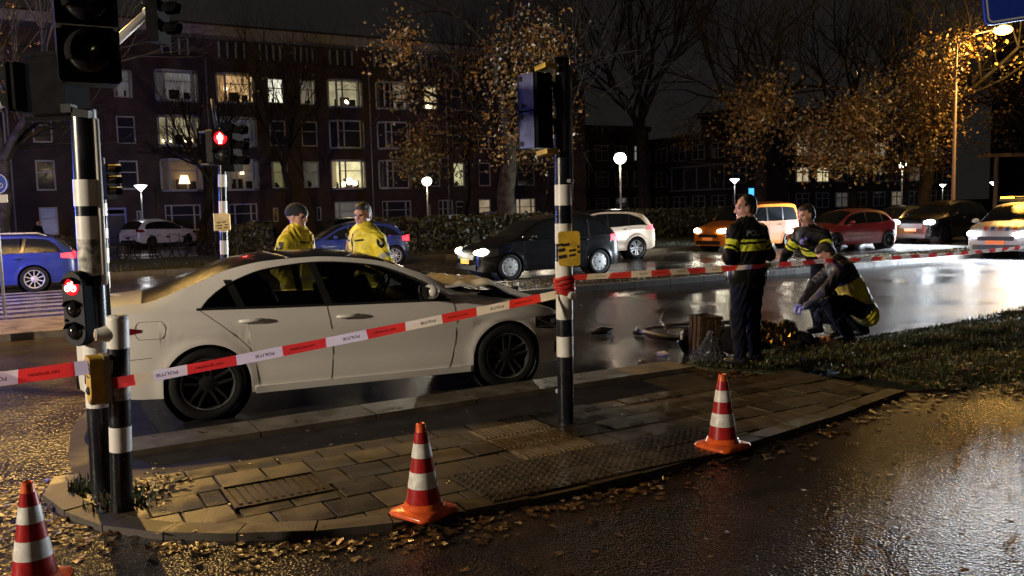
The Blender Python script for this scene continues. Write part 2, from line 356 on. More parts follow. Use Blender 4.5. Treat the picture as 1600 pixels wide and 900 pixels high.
def attr_bands(name, base, bands, rough=0.6, **kw):
    """cloth whose reflective bands follow the body's own torso coordinate (point attribute 'tv')"""
    m = mat(name, base, rough, var=0.22, vscale=11, bump=0.35, bscale=22, bdist=0.012, **kw); N = m.node_tree.nodes; L = m.node_tree.links
    b = N['Principled BSDF']; src = b.inputs['Base Color'].links[0].from_socket
    at = N.new('ShaderNodeAttribute'); at.attribute_name = 'tv'
    for lo, hi, c in bands:
        g1 = N.new('ShaderNodeMath'); g1.operation = 'GREATER_THAN'; g1.inputs[1].default_value = lo; L.new(at.outputs['Fac'], g1.inputs[0])
        g2 = N.new('ShaderNodeMath'); g2.operation = 'LESS_THAN'; g2.inputs[1].default_value = hi; L.new(at.outputs['Fac'], g2.inputs[0])
        mu = N.new('ShaderNodeMath'); mu.operation = 'MULTIPLY'; L.new(g1.outputs[0], mu.inputs[0]); L.new(g2.outputs[0], mu.inputs[1])
        mx = N.new('ShaderNodeMix'); mx.data_type = 'RGBA'; L.new(mu.outputs[0], mx.inputs['Factor']); L.new(src, mx.inputs['A']); mx.inputs['B'].default_value = (*c, 1)
        src = mx.outputs['Result']
    L.new(src, b.inputs['Base Color']); return m
NEON = (0.62, 0.66, 0.05)
M['jacket_police'] = attr_bands('black_police_jacket', (0.007, 0.007, 0.009), spec=.12, bands=[(0.60, 0.79, NEON), (0.86, 0.94, NEON), (10.30, 10.52, NEON), (10.60, 10.68, NEON)])
M['jacket_yoke'] = attr_bands('yellow_jacket_with_navy_yoke', (0.70, 0.60, 0.045), bands=[(.74, 9.5, (.007, .008, .02)), (9.9, 13, (.007, .008, .02)), (.10, .20, (.30, .29, .27))])
M['jacket_hivis'] = attr_bands('yellow_rain_jacket', (0.80, 0.66, 0.045), bands=[(0.34, 0.44, (0.34, 0.33, 0.30)), (0.10, 0.20, (0.34, 0.33, 0.30)), (1.31, 1.6, (.02, .02, .03)), (10.62, 10.80, (0.34, 0.33, 0.30))])

def car_paint(name, col, rough=0.3, metal=0.0):
    return mat(name, col, rough, metal=metal, coat=0.6, var=0.05, vscale=3, bump=0.03, bscale=220, bdist=0.002)

# ------------------------------------------------------------------ text
_text_cache = {}
def text_mesh(s, bold=0.0):
    if (s, bold) in _text_cache: return _text_cache[(s, bold)]
    cu = bpy.data.curves.new('txt', 'FONT'); cu.body = s; cu.align_x = 'CENTER'; cu.align_y = 'CENTER'; cu.offset = bold
    cu.resolution_u = 3
    o = bpy.data.objects.new('txt', cu); COL.objects.link(o); dg = bpy.context.evaluated_depsgraph_get()
    me = bpy.data.meshes.new_from_object(o.evaluated_get(dg)); bpy.data.objects.remove(o)
    vs = np.array([v.co[:2] for v in me.vertices]); fs = [tuple(p.vertices) for p in me.polygons]
    c = (vs.max(0) + vs.min(0)) / 2; h = vs[:, 1].max() - vs[:, 1].min(); vs = (vs - c) / h
    _text_cache[(s, bold)] = (vs, fs); bpy.data.meshes.remove(me); return vs, fs
def add_text(mb, s, origin, right, up, height, mi=0, width=None, bold=0.02):
    vs, fs = text_mesh(s, bold); right = Vector(right).normalized(); up = Vector(up).normalized(); o = Vector(origin)
    sx = height if width is None else width / (vs[:, 0].max() - vs[:, 0].min())
    mb.add([o + right * float(v[0] * sx) + up * float(v[1] * height) for v in vs], fs, mi)

# ------------------------------------------------------------------ frames of reference
A30 = R(30); U = Vector((math.cos(A30), math.sin(A30), 0)); Nn = Vector((-math.sin(A30), math.cos(A30), 0))
def rd(s, t, z=0.0): return U * s + Nn * t + Vector((0, 0, z))     # road frame: s along the road, t across it

def sheet(name, poly, z, m, kind='structure', sub=0):
    """flat polygon in the road frame"""
    mb = MB(); mb.add([rd(s, t, z) for s, t in poly], [tuple(range(len(poly)))]); o = mb.build(name, m); return tag(o, kind=kind)

def slab_poly(name, poly, z0, z1, m, parent=None):
    k = len(poly); mb = MB(); mb.add([rd(s, t, z1) for s, t in poly] + [rd(s, t, z0) for s, t in poly],
        [tuple(range(k))] + [(i, i + k, (i + 1) % k + k, (i + 1) % k)[::-1] for i in range(k)])
    return mb.build(name, m, parent)

# ================================================================== GROUND
g = MB(); g.add([(-500, -300, -.05), (500, -300, -.05), (500, 600, -.05), (-500, 600, -.05)], [(0, 1, 2, 3)])
tag(g.build('ground', M['soil']), kind='structure')
sheet('carriageway', [(0.02, 6.6), (9.0, 6.6), (9.3, 6.95), (13.6, 7.5), (30, 8.0), (90, 8.0), (90, 14.8), (0.02, 14.8)], 0.0, M['asphalt'])
sheet('side_street', [(-60, -12), (0.02, -12), (0.02, 6.15), (0.22, 6.2), (0.22, 7.2), (0.26, 7.8), (0.33, 8.35), (0.45, 8.85), (0.62, 9.15), (1.1, 9.9), (1.6, 11.5), (1.9, 14.6), (1.9, 17.0), (0.02, 17.0), (0.02, 30.0), (-60, 30.0)], 0.004, M['side'])
sheet('cycle_path', [(0.02, -12), (60, -12), (60, 3.0), (9.0, 4.3), (7.4, 4.6), (6.8, 4.9), (6.0, 5.0), (0.35, 5.95), (0.02, 6.12)], 0.052, M['coarse'])
ap = [(7.3, 6.9), (0.9, 6.9), (0.9, 9.3), (0.62, 9.15), (0.45, 8.85), (0.33, 8.35), (0.26, 7.8), (0.22, 7.2), (0.22, 6.7), (0.30, 6.2), (0.6, 5.9), (7.3, 5.9)]
sheet('car_shadow_strip', ap, 0.006, M['shadow_apron'])  # dark sheet laid in for the white car's shadow on the ground
sheet('far_carriageway', [(-60, 17.0), (90, 17.0), (90, 25.2), (17.0, 25.2), (14.0, 29.0), (-60, 29.0)], 0.0, M['asphalt_far'])

# wide flat kerb between the car and the pavement, stone by stone
kb = tag(bpy.data.objects.new('kerb_strip', None), kind='structure'); COL.objects.link(kb)
s0 = 0.62
while s0 < 5.9:
    ln = 0.98 + random.uniform(-.03, .03); s1 = min(s0 + ln, 6.2)
    dz = random.uniform(-.004, .004)
    slab_poly('kerb_stone', [(s0 + .006, 6.87), (s1 - .006, 6.87), (s1 - .006, 7.30), (s0 + .006, 7.30)], -.04, .055 + dz, M['kerb'], kb); s0 = s1

# pavement island
ISL = [(0.0, 6.05), (0.10, 5.6), (0.28, 5.18), (0.50, 4.90), (0.80, 4.66), (1.2, 4.42), (1.66, 4.27), (2.4, 4.18), (3.2, 4.17), (4.0, 4.25), (5.4, 4.45), (6.75, 4.72), (6.75, 5.98), (0.35, 6.05)]
def inset(poly, d):
    out = []; k = len(poly)
    for i in range(k):
        p = Vector(poly[i]); a = Vector(poly[i - 1]); b = Vector(poly[(i + 1) % k])
        e1 = (p - a).normalized(); e2 = (b - p).normalized(); n1 = Vector((-e1.y, e1.x)); n2 = Vector((-e2.y, e2.x))
        n = (n1 + n2).normalized(); out.append(tuple(p + n * d / max(0.4, n.dot(n1))))
    return out
def clip_convex(sub, clip):
    for i in range(len(clip)):
        a = Vector(clip[i]); b = Vector(clip[(i + 1) % len(clip)]); e = b - a; out = []
        if not sub: return []
        for j in range(len(sub)):
            p = Vector(sub[j]); q = Vector(sub[(j + 1) % len(sub)])
            dp = e.x * (p.y - a.y) - e.y * (p.x - a.x); dq = e.x * (q.y - a.y) - e.y * (q.x - a.x)
            if dp >= 0: out.append(tuple(p))
            if dp * dq < 0: out.append(tuple(p + (q - p) * (dp / (dp - dq))))
        sub = out
    return sub
isl = slab_poly('pavement_island', inset(ISL, .02), -.04, .078, M['joint']); tag(isl, kind='structure')
# kerb stones along the front edge
def resample(pts, step):
    out = [pts[0]]; acc = 0
    for a, b in zip(pts, pts[1:]):
        a = Vector(a); b = Vector(b); L_ = (b - a).length; d = step - acc
        while d <= L_: out.append(tuple(a + (b - a) * d / L_)); d += step
        acc = (acc + L_) % step
    out.append(pts[-1]); return out
front = resample([(0.10, 6.35)] + ISL[:12], 0.42)
inn = []
for i, p in enumerate(front):
    a = Vector(front[max(0, i - 1)]); b = Vector(front[min(len(front) - 1, i + 1)]); e = (b - a).normalized(); inn.append(tuple(Vector(p) + Vector((-e.y, e.x)) * .15))
for i in range(len(front) - 1):
    a, b = Vector(front[i]), Vector(front[i + 1]); c, d = Vector(inn[i + 1]), Vector(inn[i]); g_ = (b - a).normalized() * .005
    slab_poly('kerb_stone', [tuple(a + g_), tuple(b - g_), tuple(c - g_), tuple(d + g_)], -.04, .095 + random.uniform(-.004, .004), M['kerb_dark'], isl)
INN = [tuple(Vector(p)) for p in inset(ISL, .16)]
INN[-2] = (6.72, 5.95); INN[-1] = (0.42, 5.95)
GR = (0.98, 1.58, 4.98, 5.42)          # drain cover s0 s1 t0 t1
TR = (2.88, 3.48, 4.83, 5.73)          # ribbed tactile slabs
TD = (2.28, 4.38, 4.23, 4.83)          # studded tactile slabs
slab_me = {}
SW, ST_ = 0.30, 0.30
row = 0; t = 4.23
while t < 5.95:
    sft = (row % 2) * SW / 2
    s = -0.2 + sft
    while s < 6.7:
        rects_ = [(s, s + SW, t, min(t + ST_, 5.95))]
        for (a0, a1, b0, b1) in (GR, TR, TD):
            nr = []
            for (q0, q1, r0, r1) in rects_:
                if q1 <= a0 + .01 or q0 >= a1 - .01 or r1 <= b0 + .01 or r0 >= b1 - .01: nr.append((q0, q1, r0, r1)); continue
                if q0 < a0: nr.append((q0, a0, r0, r1))
                if q1 > a1: nr.append((a1, q1, r0, r1))
                m0, m1 = max(q0, a0), min(q1, a1)
                if r0 < b0: nr.append((m0, m1, r0, b0))
                if r1 > b1: nr.append((m0, m1, b1, r1))
            rects_ = nr
        for (q0, q1, r0, r1) in rects_:
            if q1 - q0 < .03 or r1 - r0 < .03: continue
            j = .006
            poly = clip_convex([(q0 + j, r0 + j), (q1 - j, r0 + j), (q1 - j, r1 - j), (q0 + j, r1 - j)], INN)
            if len(poly) < 3: continue
            xs = [p[0] for p in poly]; ys = [p[1] for p in poly]
            if (max(xs) - min(xs)) * (max(ys) - min(ys)) < .008: continue
            mk = random.choices(['slab', 'slab2', 'slab3'], [5, 2, 2])[0]; dz = .094 + random.uniform(-.0045, .0045)
            c = Vector((q0, r0)); key = (mk, tuple((round(p[0] - q0, 3), round(p[1] - r0, 3)) for p in poly))
            if key not in slab_me:
                k = len(poly); mb = MB(); pl = [Vector(p) - c for p in poly]
                rr = [U * p.x + Nn * p.y for p in pl]; cen = sum(rr, Vector()) / k
                top = [cen + (p - cen) * .975 for p in rr]
                mb.add([p for p in top] + [p + Vector((0, 0, -.006)) for p in rr] + [p + Vector((0, 0, -.05)) for p in rr],
                       [tuple(range(k))] + [(i, i + k, (i + 1) % k + k, (i + 1) % k)[::-1] for i in range(k)] + [(i + k, i + 2 * k, (i + 1) % k + 2 * k, (i + 1) % k + k)[::-1] for i in range(k)])
                mb.m = [0] + [1] * (len(mb.f) - 1); slab_me[key] = mb.mesh('paving_slab', [M[mk], M['joint']])
            link_mesh('paving_slab', slab_me[key], isl, rd(c.x, c.y, dz), (random.uniform(-.006, .006), random.uniform(-.006, .006), 0))
        s += SW
    t += ST_; row += 1
# tactile slabs
def tactile(ribs):
    mb = MB(); a = .294
    rot = Matrix.Rotation(A30, 4, 'Z')
    mb.box(rot @ Vector((.15, .15, -.02)), (a, a, .05), 0, rot.to_3x3())
    if ribs:
        for i in range(8): mb.box(rot @ Vector((.022 + .0366 * i, .15, .009)), (.020, .286, .010), 0, rot.to_3x3(), .8)
    else:
        for i in range(5):
            for j_ in range(5):
                Mx = rot @ Matrix.Translation((.03 + .06 * i, .03 + .06 * j_, .004)); mb.lathe([(.016, 0), (.014, .004), (.008, .006), (.0005, .0065)], 7, 0, Mx)
    return mb.mesh('tactile_slab', M['tactile'] if ribs else M['slab3'])
me_r, me_d = tactile(True), tactile(False)
for i in range(2):
    for j_ in range(3): link_mesh('tactile_slab', me_r, isl, rd(TR[0] + .3 * i, TR[2] + .3 * j_, .098 + random.uniform(-.002, .002)))
for i in range(7):
    for j_ in range(2): link_mesh('tactile_slab', me_d, isl, rd(TD[0] + .3 * i, TD[2] + .3 * j_, .098 + random.uniform(-.003, .003)))
# drain cover
dc = thing('drain_cover', 'ribbed cast iron drain cover set among the paving slabs', 'drain cover', rd(1.28, 5.20, .094), A30)
mb = MB(); mb.box((0, 0, -.012), (.59, .43, .03)); mb.build('plate', M['iron'], dc)
mb = MB()
for sx in (-.288, .288): mb.box((sx, 0, .006), (.02, .44, .014))
for sy in (-.212, .212): mb.box((0, sy, .006), (.556, .02, .014))
mb.build('frame', M['iron'], dc)
for i in range(11):
    mb = MB(); mb.box((-.25 + .05 * i, 0, .008), (.024, .38, .012), 0, None, .85); mb.build('rib', M['iron'], dc)

# median between the carriageways
md = slab_poly('median', [(2.6, 14.95), (90, 14.95), (90, 16.85), (2.6, 16.85)], -.03, .10, M['soil']); tag(md, kind='structure')
mi = slab_poly('median_island', [(-12, 14.6), (2.55, 14.7), (2.55, 16.9), (-12, 16.6)], -.03, .115, M['kerb']); tag(mi, kind='structure')
s0 = 2.6; kme = None
while s0 < 60:
    o = slab_poly('kerb_stone', [(s0, 14.7), (s0 + .985, 14.7), (s0 + .985, 14.93), (s0, 14.93)], -.03, .125 + random.uniform(-.006, .006), M['kerb_median'], md)
    slab_poly('kerb_stone', [(s0, 16.87), (s0 + .985, 16.87), (s0 + .985, 17.02), (s0, 17.02)], -.03, .12, M['kerb_median'], md) if s0 < 42 else None
    s0 += 1.0
# zebra crossing bars
zc = tag(bpy.data.objects.new('zebra_crossing', None), kind='structure'); COL.objects.link(zc)
for i in range(10):
    tt = 17.35 + i * .95
    mb = MB(); mb.add([rd(-3.2, tt, .006), rd(1.7, tt, .006), rd(1.7, tt + .5, .006), rd(-3.2, tt + .5, .006)], [(0, 1, 2, 3)]); mb.build('zebra_bar', M['zebra'], zc)
# stop line on the near carriageway by the kerb of the median
# far verge, pavement and parking street by the houses
fv = slab_poly('far_verge', [(17.05, 25.4), (90, 25.4), (90, 38), (-6, 38), (-6, 29.2), (14.05, 29.2)], -.03, .10, M['turf']); tag(fv, kind='structure')
mb = MB()
for a, b in (((17.05, 25.4), (90, 25.4)), ((14.05, 29.2), (17.05, 25.4)), ((-6, 29.2), (14.05, 29.2))):
    pass
fk = tag(bpy.data.objects.new('far_kerb', None), kind='structure'); COL.objects.link(fk)
pts = resample([(2, 29.2), (14.05, 29.2), (17.05, 25.4), (60, 25.4)], 2.0)
for a, b in zip(pts, pts[1:]):
    a = Vector(a); b = Vector(b); e = (b - a).normalized(); n_ = Vector((-e.y, e.x)) * .22; e *= .008
    slab_poly('kerb_stone', [tuple(a + e - n_), tuple(b - e - n_), tuple(b - e), tuple(a + e)], -.03, .125, M['kerb_dark'], fk)
sheet('parking_street', [(-60, 38), (90, 38), (90, 56.2), (-60, 56.2)], -.01, M['asphalt_far'])
slab_poly('house_pavement', [(-60, 56.2), (90, 56.2), (90, 60), (-60, 60)], -.03, .10, M['kerb_dark']); tag(bpy.data.objects['house_pavement'], kind='structure')
# near grass verge on the right
GV = [(6.15, 7.05), (6.8, 6.0), (6.9, 4.75), (7.6, 4.25), (12, 3.7), (40, 2.6), (40, 8.0), (30, 7.9), (13.6, 7.42), (9.2, 6.88), (7.6, 6.98)]
def pt_in(poly, p):
    c = False; k = len(poly)
    for i in range(k):
        (x1, y1), (x2, y2) = poly[i], poly[(i + 1) % k]
        if (y1 > p[1]) != (y2 > p[1]) and p[0] < (x2 - x1) * (p[1] - y1) / (y2 - y1) + x1: c = not c
    return c
gvm = MB(); nS, nT = 170, 26
def gz(s, t):   # gentle mound with ragged height
    d = min(abs(t - 7.1), abs(t - 4.4), abs(s - 6.4)) ; return .03 + .09 * min(1, max(0, d) / .5) + .012 * math.sin(7 * s + 3 * t) * math.sin(5 * t - 2 * s)
slab_poly('grass_verge', GV, -.03, .03, M['turf']); tag(bpy.data.objects['grass_verge'], kind='structure')
gg = MB(); idx = {}
for i in range(120):
    for j_ in range(24):
        s, t = 6.1 + i * .12, 3.6 + j_ * .16
        cs = [(s, t), (s + .12, t), (s + .12, t + .16), (s, t + .16)]
        if all(pt_in(GV, c) for c in cs): gg.add([rd(c[0], c[1], gz(*c)) for c in cs], [(0, 1, 2, 3)])
o = gg.build('turf_mound', M['turf'], bpy.data.objects['grass_verge'], True)
o['kind'] = 'structure'
def blades(name, region, n, hmin, hmax, zf, mats, box):
    mb = MB(); k = 0
    while k < n:
        s = random.uniform(box[0], box[1]); t = random.uniform(box[2], box[3])
        if not region(s, t): continue
        p = rd(s, t, zf(s, t)); h = random.uniform(hmin, hmax); a = random.uniform(0, 2 * PI); w = random.uniform(.004, .008)
        d = Vector((math.cos(a), math.sin(a), 0)); le = Vector((math.cos(a + 1.4), math.sin(a + 1.4), 0)) * h * random.uniform(.2, .8)
        mi_ = 0 if random.random() < .72 else 1
        mb.add([p - d * w, p + d * w, p + d * w * .7 + le * .4 + Vector((0, 0, h * .65)), p - d * w * .7 + le * .4 + Vector((0, 0, h * .65)), p + le + Vector((0, 0, h))], [(0, 1, 2, 3), (3, 2, 4)], mi_); k += 1
    return tag(mb.build(name, mats), kind='stuff')
def dens(s, t):
    return pt_in(GV, (s, t)) and random.random() < (.35 + .65 * min(1, max(0, (t - 4.9) / 1.0))) and random.random() < 8 / max(8, s * 1.1)
tag(blades('grass', dens, 36000, .02, .06, gz, [M['blade'], M['blade2']], (6.1, 22, 3.4, 8.0)), 'short damp grass on the verge behind the pavement', 'grass')
tuft = lambda s, t: ((s - .45) ** 2 + (t - 5.52) ** 2) < .055 * random.random() + .004 or ((s - .30) ** 2 + (t - 5.95) ** 2) < .02
tag(blades('weeds', tuft, 420, .02, .09, lambda s, t: .085, [M['blade'], M['blade2']], (0, 1.0, 5.0, 6.3)), 'tufts of weed round the feet of the two banded posts', 'weeds')
tag(blades('far_grass', lambda s, t: t > 29.4 or s > 17.3, 9000, .04, .12, lambda s, t: .10, [M['blade2'], M['blade']], (2, 40, 25.5, 33.5)), 'strip of grass along the far side of the road', 'grass')

tag(blades('median_grass', lambda s, t: True, 9000, .03, .10, lambda s, t: .10, [M['blade2'], M['blade']], (2.7, 32, 14.97, 16.85)), 'thin grass growing between the leaves on the median strip', 'grass')
# ---- fallen leaves
def leaf_poly(p, sz, mb, mi_, up=0.0):
    a = random.uniform(0, 2 * PI); X = Vector((math.cos(a), math.sin(a), 0)); Y = Vector((-math.sin(a), math.cos(a), 0))
    sz *= .85; tl = random.uniform(-.18, .18) + up * .6; cv = random.uniform(-.35, .55); ks = random.uniform(.6, 1.1)
    ring = []
    for i in range(11):                       # lobed, curled outline
        t_ = 2 * PI * i / 11; r_ = (.50 if i % 2 else .33) * random.uniform(.75, 1.15); u, v = math.cos(t_) * r_ * 1.15, math.sin(t_) * r_ * ks
        ring.append(p + X * u * sz + Y * v * sz + Vector((0, 0, max(-.004, (cv * v * v * 2.2 + tl * u + random.uniform(-.03, .06)) * sz) + .009)))
    c = sum(ring, Vector()) / 11; c.z = p.z + .010; mb.add(ring + [c], [(i, (i + 1) % 11, 11) for i in range(11)], mi_)
LM = [M['leafA'], M['leafB'], M['leafC']]
lf = MB()
fr = resample([(-.3, 6.9)] + [(0.10, 6.35)] + ISL[:12] + [(7.6, 4.3), (11, 3.8)], .05)
for i in range(950):                              # drift along the foot of the kerb
    p = Vector(random.choice(fr)); e = abs(random.gauss(0, .16)) + .02
    q_ = Vector((p.x - e * (.9 if p.x < .5 else .15), p.y - e * (.5 if p.x < .5 else 1.0)))
    if q_.x > 2.2 and random.random() < .45: continue
    leaf_poly(rd(q_.x, q_.y, .052), random.uniform(.04, .11), lf, random.choices([0, 1, 2], [6, 2, 1.2])[0])
for i in range(420):                              # thin scatter over the cycle path
    s, t = random.uniform(-1.5, 9), random.uniform(1.2, 4.3)
    leaf_poly(rd(s, t, .052), random.uniform(.03, .08), lf, random.choices([0, 1, 2], [6, 2, 1])[0])
for i in range(170):
    s, t = random.uniform(.5, 6.6), random.uniform(4.4, 6.8)
    leaf_poly(rd(s, t, .09 if t < 5.9 else .02), random.uniform(.02, .055), lf, random.choices([0, 1, 2], [6, 2, 2])[0])
for i in range(60):
    leaf_poly(rd(random.uniform(.8, 6), random.uniform(6.9, 7.25), .055), random.uniform(.03, .07), lf, 0)
for i in range(90):                               # heap against the banded posts
    leaf_poly(rd(random.gauss(.62, .12), random.gauss(5.72, .14), .09 + random.random() * .03), random.uniform(.04, .08), lf, random.choices([0, 1], [5, 1])[0])
for i in range(2600):                             # on the verge and its edge
    s = 6.0 + abs(random.gauss(0, 2.6)); t = random.uniform(4.2, 7.0)
    if pt_in(GV, (s, t)) or (s < 6.9 and t > 5.9): leaf_poly(rd(s, t, max(.03, gz(s, t)) if pt_in(GV, (s, t)) else .02), random.uniform(.035, .10), lf, random.choices([0, 1, 2], [7, 1, .8])[0])
for i in range(120):
    leaf_poly(rd(random.uniform(2, 16), random.uniform(7.4, 14.5), .004), random.uniform(.03, .08), lf, random.choices([0, 1], [5, 1])[0])
for i in range(4200):                             # on the median and against its kerb
    s = random.uniform(2.7, 34); leaf_poly(rd(s, random.uniform(14.95, 16.9), .10), random.uniform(.07, .16), lf, random.choices([0, 1, 2], [6, 2.4, .6])[0], .2)
for i in range(900):
    s = random.uniform(3, 34); leaf_poly(rd(s, random.uniform(25.5, 30.5) if s > 17 else random.uniform(29.4, 32), .10), random.uniform(.08, .16), lf, random.choices([0, 1, 2], [5, 3, .6])[0], .2)
tag(lf.build('fallen_leaves', LM), 'wet fallen leaves drifted along kerbs, verge and median', 'leaves', kind='stuff')

# ================================================================== LONG BUILDING BEHIND THE ROAD
B0 = Vector((-12.2, 61.0, 0)); bl_rz = A30
apt = thing('apartment_building', 'long dark brick apartment block with rows of white framed windows, some lit', 'building', B0, bl_rz)
mb = MB(); AL, AR, TOP = -46, 21.5, 12.0
# wall faces -y in local space (towards the road); y>0 is inside
WINS = []   # (a0,a1,z0,z1,type,look)
def W_(a0, a1, row, ty, look): WINS.append((a0, a1, {'A': 9.28, 'B': 6.42, 'C': 3.55, 'D': 0.85}[row], {'A': 11.0, 'B': 8.15, 'C': 5.38, 'D': 2.55}[row], ty, look))
for row, looks in {
    'A': ['dim', 'greylit', 'warm', 'bright', 'dim2', 'lit', 'half', 'candle', 'dark', 'dark', 'dark'],
    'B': ['dark', 'evening', 'pale', 'dark', 'dark', 'dark', 'dark', 'dark', 'dark', 'dark', 'dark'],
    'C': ['dark', 'lampshade', 'dimlamp', 'green', 'dim3', 'glow', 'dark', 'dark', 'yellow', 'dark', 'dark']}.items():
    for (a0, a1, ty), lk in zip([(-14.15, -13.05, 'w'), (-11.7, -9.2, 'b'), (-7.95, -5.55, 'b'), (-4.65, -3.52, 'w'), (-2.44, -1.30, 'w'), (-.42, 2.06, 'b'), (3.16, 5.65, 'b'), (6.92, 8.06, 'w'), (9.17, 10.15, 'w'), (11.36, 12.45, 'w'), (14.84, 16.5, 'w')], looks):
        W_(a0, a1, row, ty, lk)
    W_(-18.75, -17.7, row, 'w', 'dark'); W_(-22.6, -20.2, row, 'b', 'dark'); W_(-26.6, -24.2, row, 'b', 'dark')
for a0, a1, ty, lk in [(-11.62, -9.39, 'p', 'dark'), (-7.62, -5.72, 'p', 'dark'), (-.33, 1.99, 'p', 'blind'), (3.29, 5.61, 'p', 'dark'), (7.83, 9.08, 'p', 'dark'), (11.29, 12.39, 'w', 'blindlit'), (14.64, 16.53, 'p', 'blindlit'), (-18.74, -17.73, 'w', 'bluewhite'), (-22.7, -20.3, 'p', 'dark')]: W_(a0, a1, 'D', ty, lk)
for a0, a1 in ((-13.31, -13.03), (-4.70, -4.30), (-1.62, -1.26), (6.9, 7.2)): WINS.append((a0, a1, 1.25, 2.22, 'n', 'dark'))
for a0, a1 in ((-15.07, -13.89), (-3.6, -2.6), (9.3, 10.3)): WINS.append((a0, a1, 0.0, 2.45, 'door', 'blue' if a0 < -15 else 'dark'))
for a0, a1 in ((-15.2, -13.6), (-11.1, -9.5), (-7.55, -5.9), (-4.85, -3.5), (-2.45, -1.2), (.05, 1.68), (3.4, 4.85), (6.6, 8.0), (10, 11.5), (13.5, 15)): WINS.append((a0, a1, 12.12, 13.30, 'attic', 'dark'))
# brick wall as a grid with openings
xs = sorted(set([AL, AR] + [w[i] for w in WINS if w[4] != 'attic' for i in (0, 1)])); zs = sorted(set([0, TOP] + [w[i] for w in WINS if w[4] != 'attic' for i in (2, 3)]))
def hole(x, z): return any(w[0] < x < w[1] and w[2] < z < w[3] for w in WINS if w[4] != 'attic')
wm = MB()
for i in range(len(xs) - 1):
    for j_ in range(len(zs) - 1):
        if not hole((xs[i] + xs[i + 1]) / 2, (zs[j_] + zs[j_ + 1]) / 2):
            wm.add([(xs[i], 0, zs[j_]), (xs[i + 1], 0, zs[j_]), (xs[i + 1], 0, zs[j_ + 1]), (xs[i], 0, zs[j_ + 1])], [(0, 1, 2, 3)])
for w in WINS:
    if w[4] == 'attic': continue
    a0, a1, z0, z1 = w[:4]; d = .28
    for q in ([(a0, 0, z0), (a0, d, z0), (a0, d, z1), (a0, 0, z1)], [(a1, 0, z0), (a1, 0, z1), (a1, d, z1), (a1, d, z0)], [(a0, 0, z0), (a1, 0, z0), (a1, d, z0), (a0, d, z0)], [(a0, 0, z1), (a0, d, z1), (a1, d, z1), (a1, 0, z1)]): wm.add(q, [(0, 1, 2, 3)])
wm.add([(AL, 0, 0), (AL, 10, 0), (AL, 10, TOP), (AL, 0, TOP)], [(0, 1, 2, 3)]); wm.add([(AR, 0, 0), (AR, 0, TOP), (AR, 10, TOP), (AR, 10, 0)], [(0, 1, 2, 3)])
wm.add([(AL, 10, 0), (AR, 10, 0), (AR, 10, TOP), (AL, 10, TOP)], [(3, 2, 1, 0)])
wm.build('wall', M['brick'], apt)
mb = MB(); mb.box(((AL + AR) / 2, 5.4, 12.72), (AR - AL - .1, 9.2, 1.30)); mb.build('attic_wall', M['brick'], apt)
mb = MB(); mb.box(((AL + AR) / 2, 5.0, 13.72), (AR - AL + .6, 11.2, .62)); rf = mb.build('cornice', M['cornice'], apt)
mb = MB(); mb.box(((AL + AR) / 2, 5.2, 14.2), (AR - AL, 10, .3)); mb.build('roof', M['brick2'], rf)
mb = MB(); mb.box(((AL + AR) / 2, -.05, 12.05), (AR - AL, .34, .09)); mb.build('string_course', M['brick2'], apt)
for a in (-16.3, -8.6, 2.6, 8.7, 13.7, -20):
    mb = MB(); mb.tube([(a, -.10, .1), (a, -.10, 12.0)], .055, 8); mb.build('drainpipe', M['framedim'], apt, True)
CURT = bpy.data.materials.new('thin_curtain'); CURT.use_nodes = True; N_ = CURT.node_tree.nodes; t_ = N_.new('ShaderNodeBsdfTranslucent'); t_.inputs[0].default_value = (.62, .56, .46, 1)
m_ = N_.new('ShaderNodeMixShader'); m_.inputs[0].default_value = .8; CURT.node_tree.links.new(N_['Principled BSDF'].outputs[0], m_.inputs[1]); CURT.node_tree.links.new(t_.outputs[0], m_.inputs[2]); CURT.node_tree.links.new(m_.outputs[0], N_['Material Output'].inputs[0])
LIT = {}
def lit_mat(look):
    if look in LIT: return LIT[look]
    T = {'warm': ((1.0, .60, .26), .95), 'bright': ((1.0, .95, .74), 1.5), 'lit': ((1.0, .86, .50), .42), 'half': ((1.0, .82, .6), .16), 'candle': ((1.0, .78, .42), .75), 'greylit': ((.95, .92, .82), .13),
         'dim': ((.8, .8, .78), .075), 'dim2': ((1.0, .86, .6), .15), 'evening': ((1.0, .84, .46), .34), 'pale': ((.72, .74, .9), .055), 'lampshade': ((.9, .62, .36), .055), 'dimlamp': ((.9, .8, .6), .045),
         'green': ((.95, .9, .42), .14), 'dim3': ((.85, .8, .7), .055), 'glow': ((1.0, .88, .48), 1.0), 'yellow': ((1.0, .92, .50), .55), 'blind': ((.75, .70, .62), .12), 'blindlit': ((1.0, .76, .48), .38), 'bluewhite': ((.50, .50, .85), .17)}
    c, s = T[look]; LIT[look] = emis('room_light_' + look, c, s, .35, 1.6); return LIT[look]
shade_on = emis('lit_lamp_shade', (1.0, .72, .42), 3.2); bulb_on = emis('room_bulb', (1.0, .82, .5), 9.0)
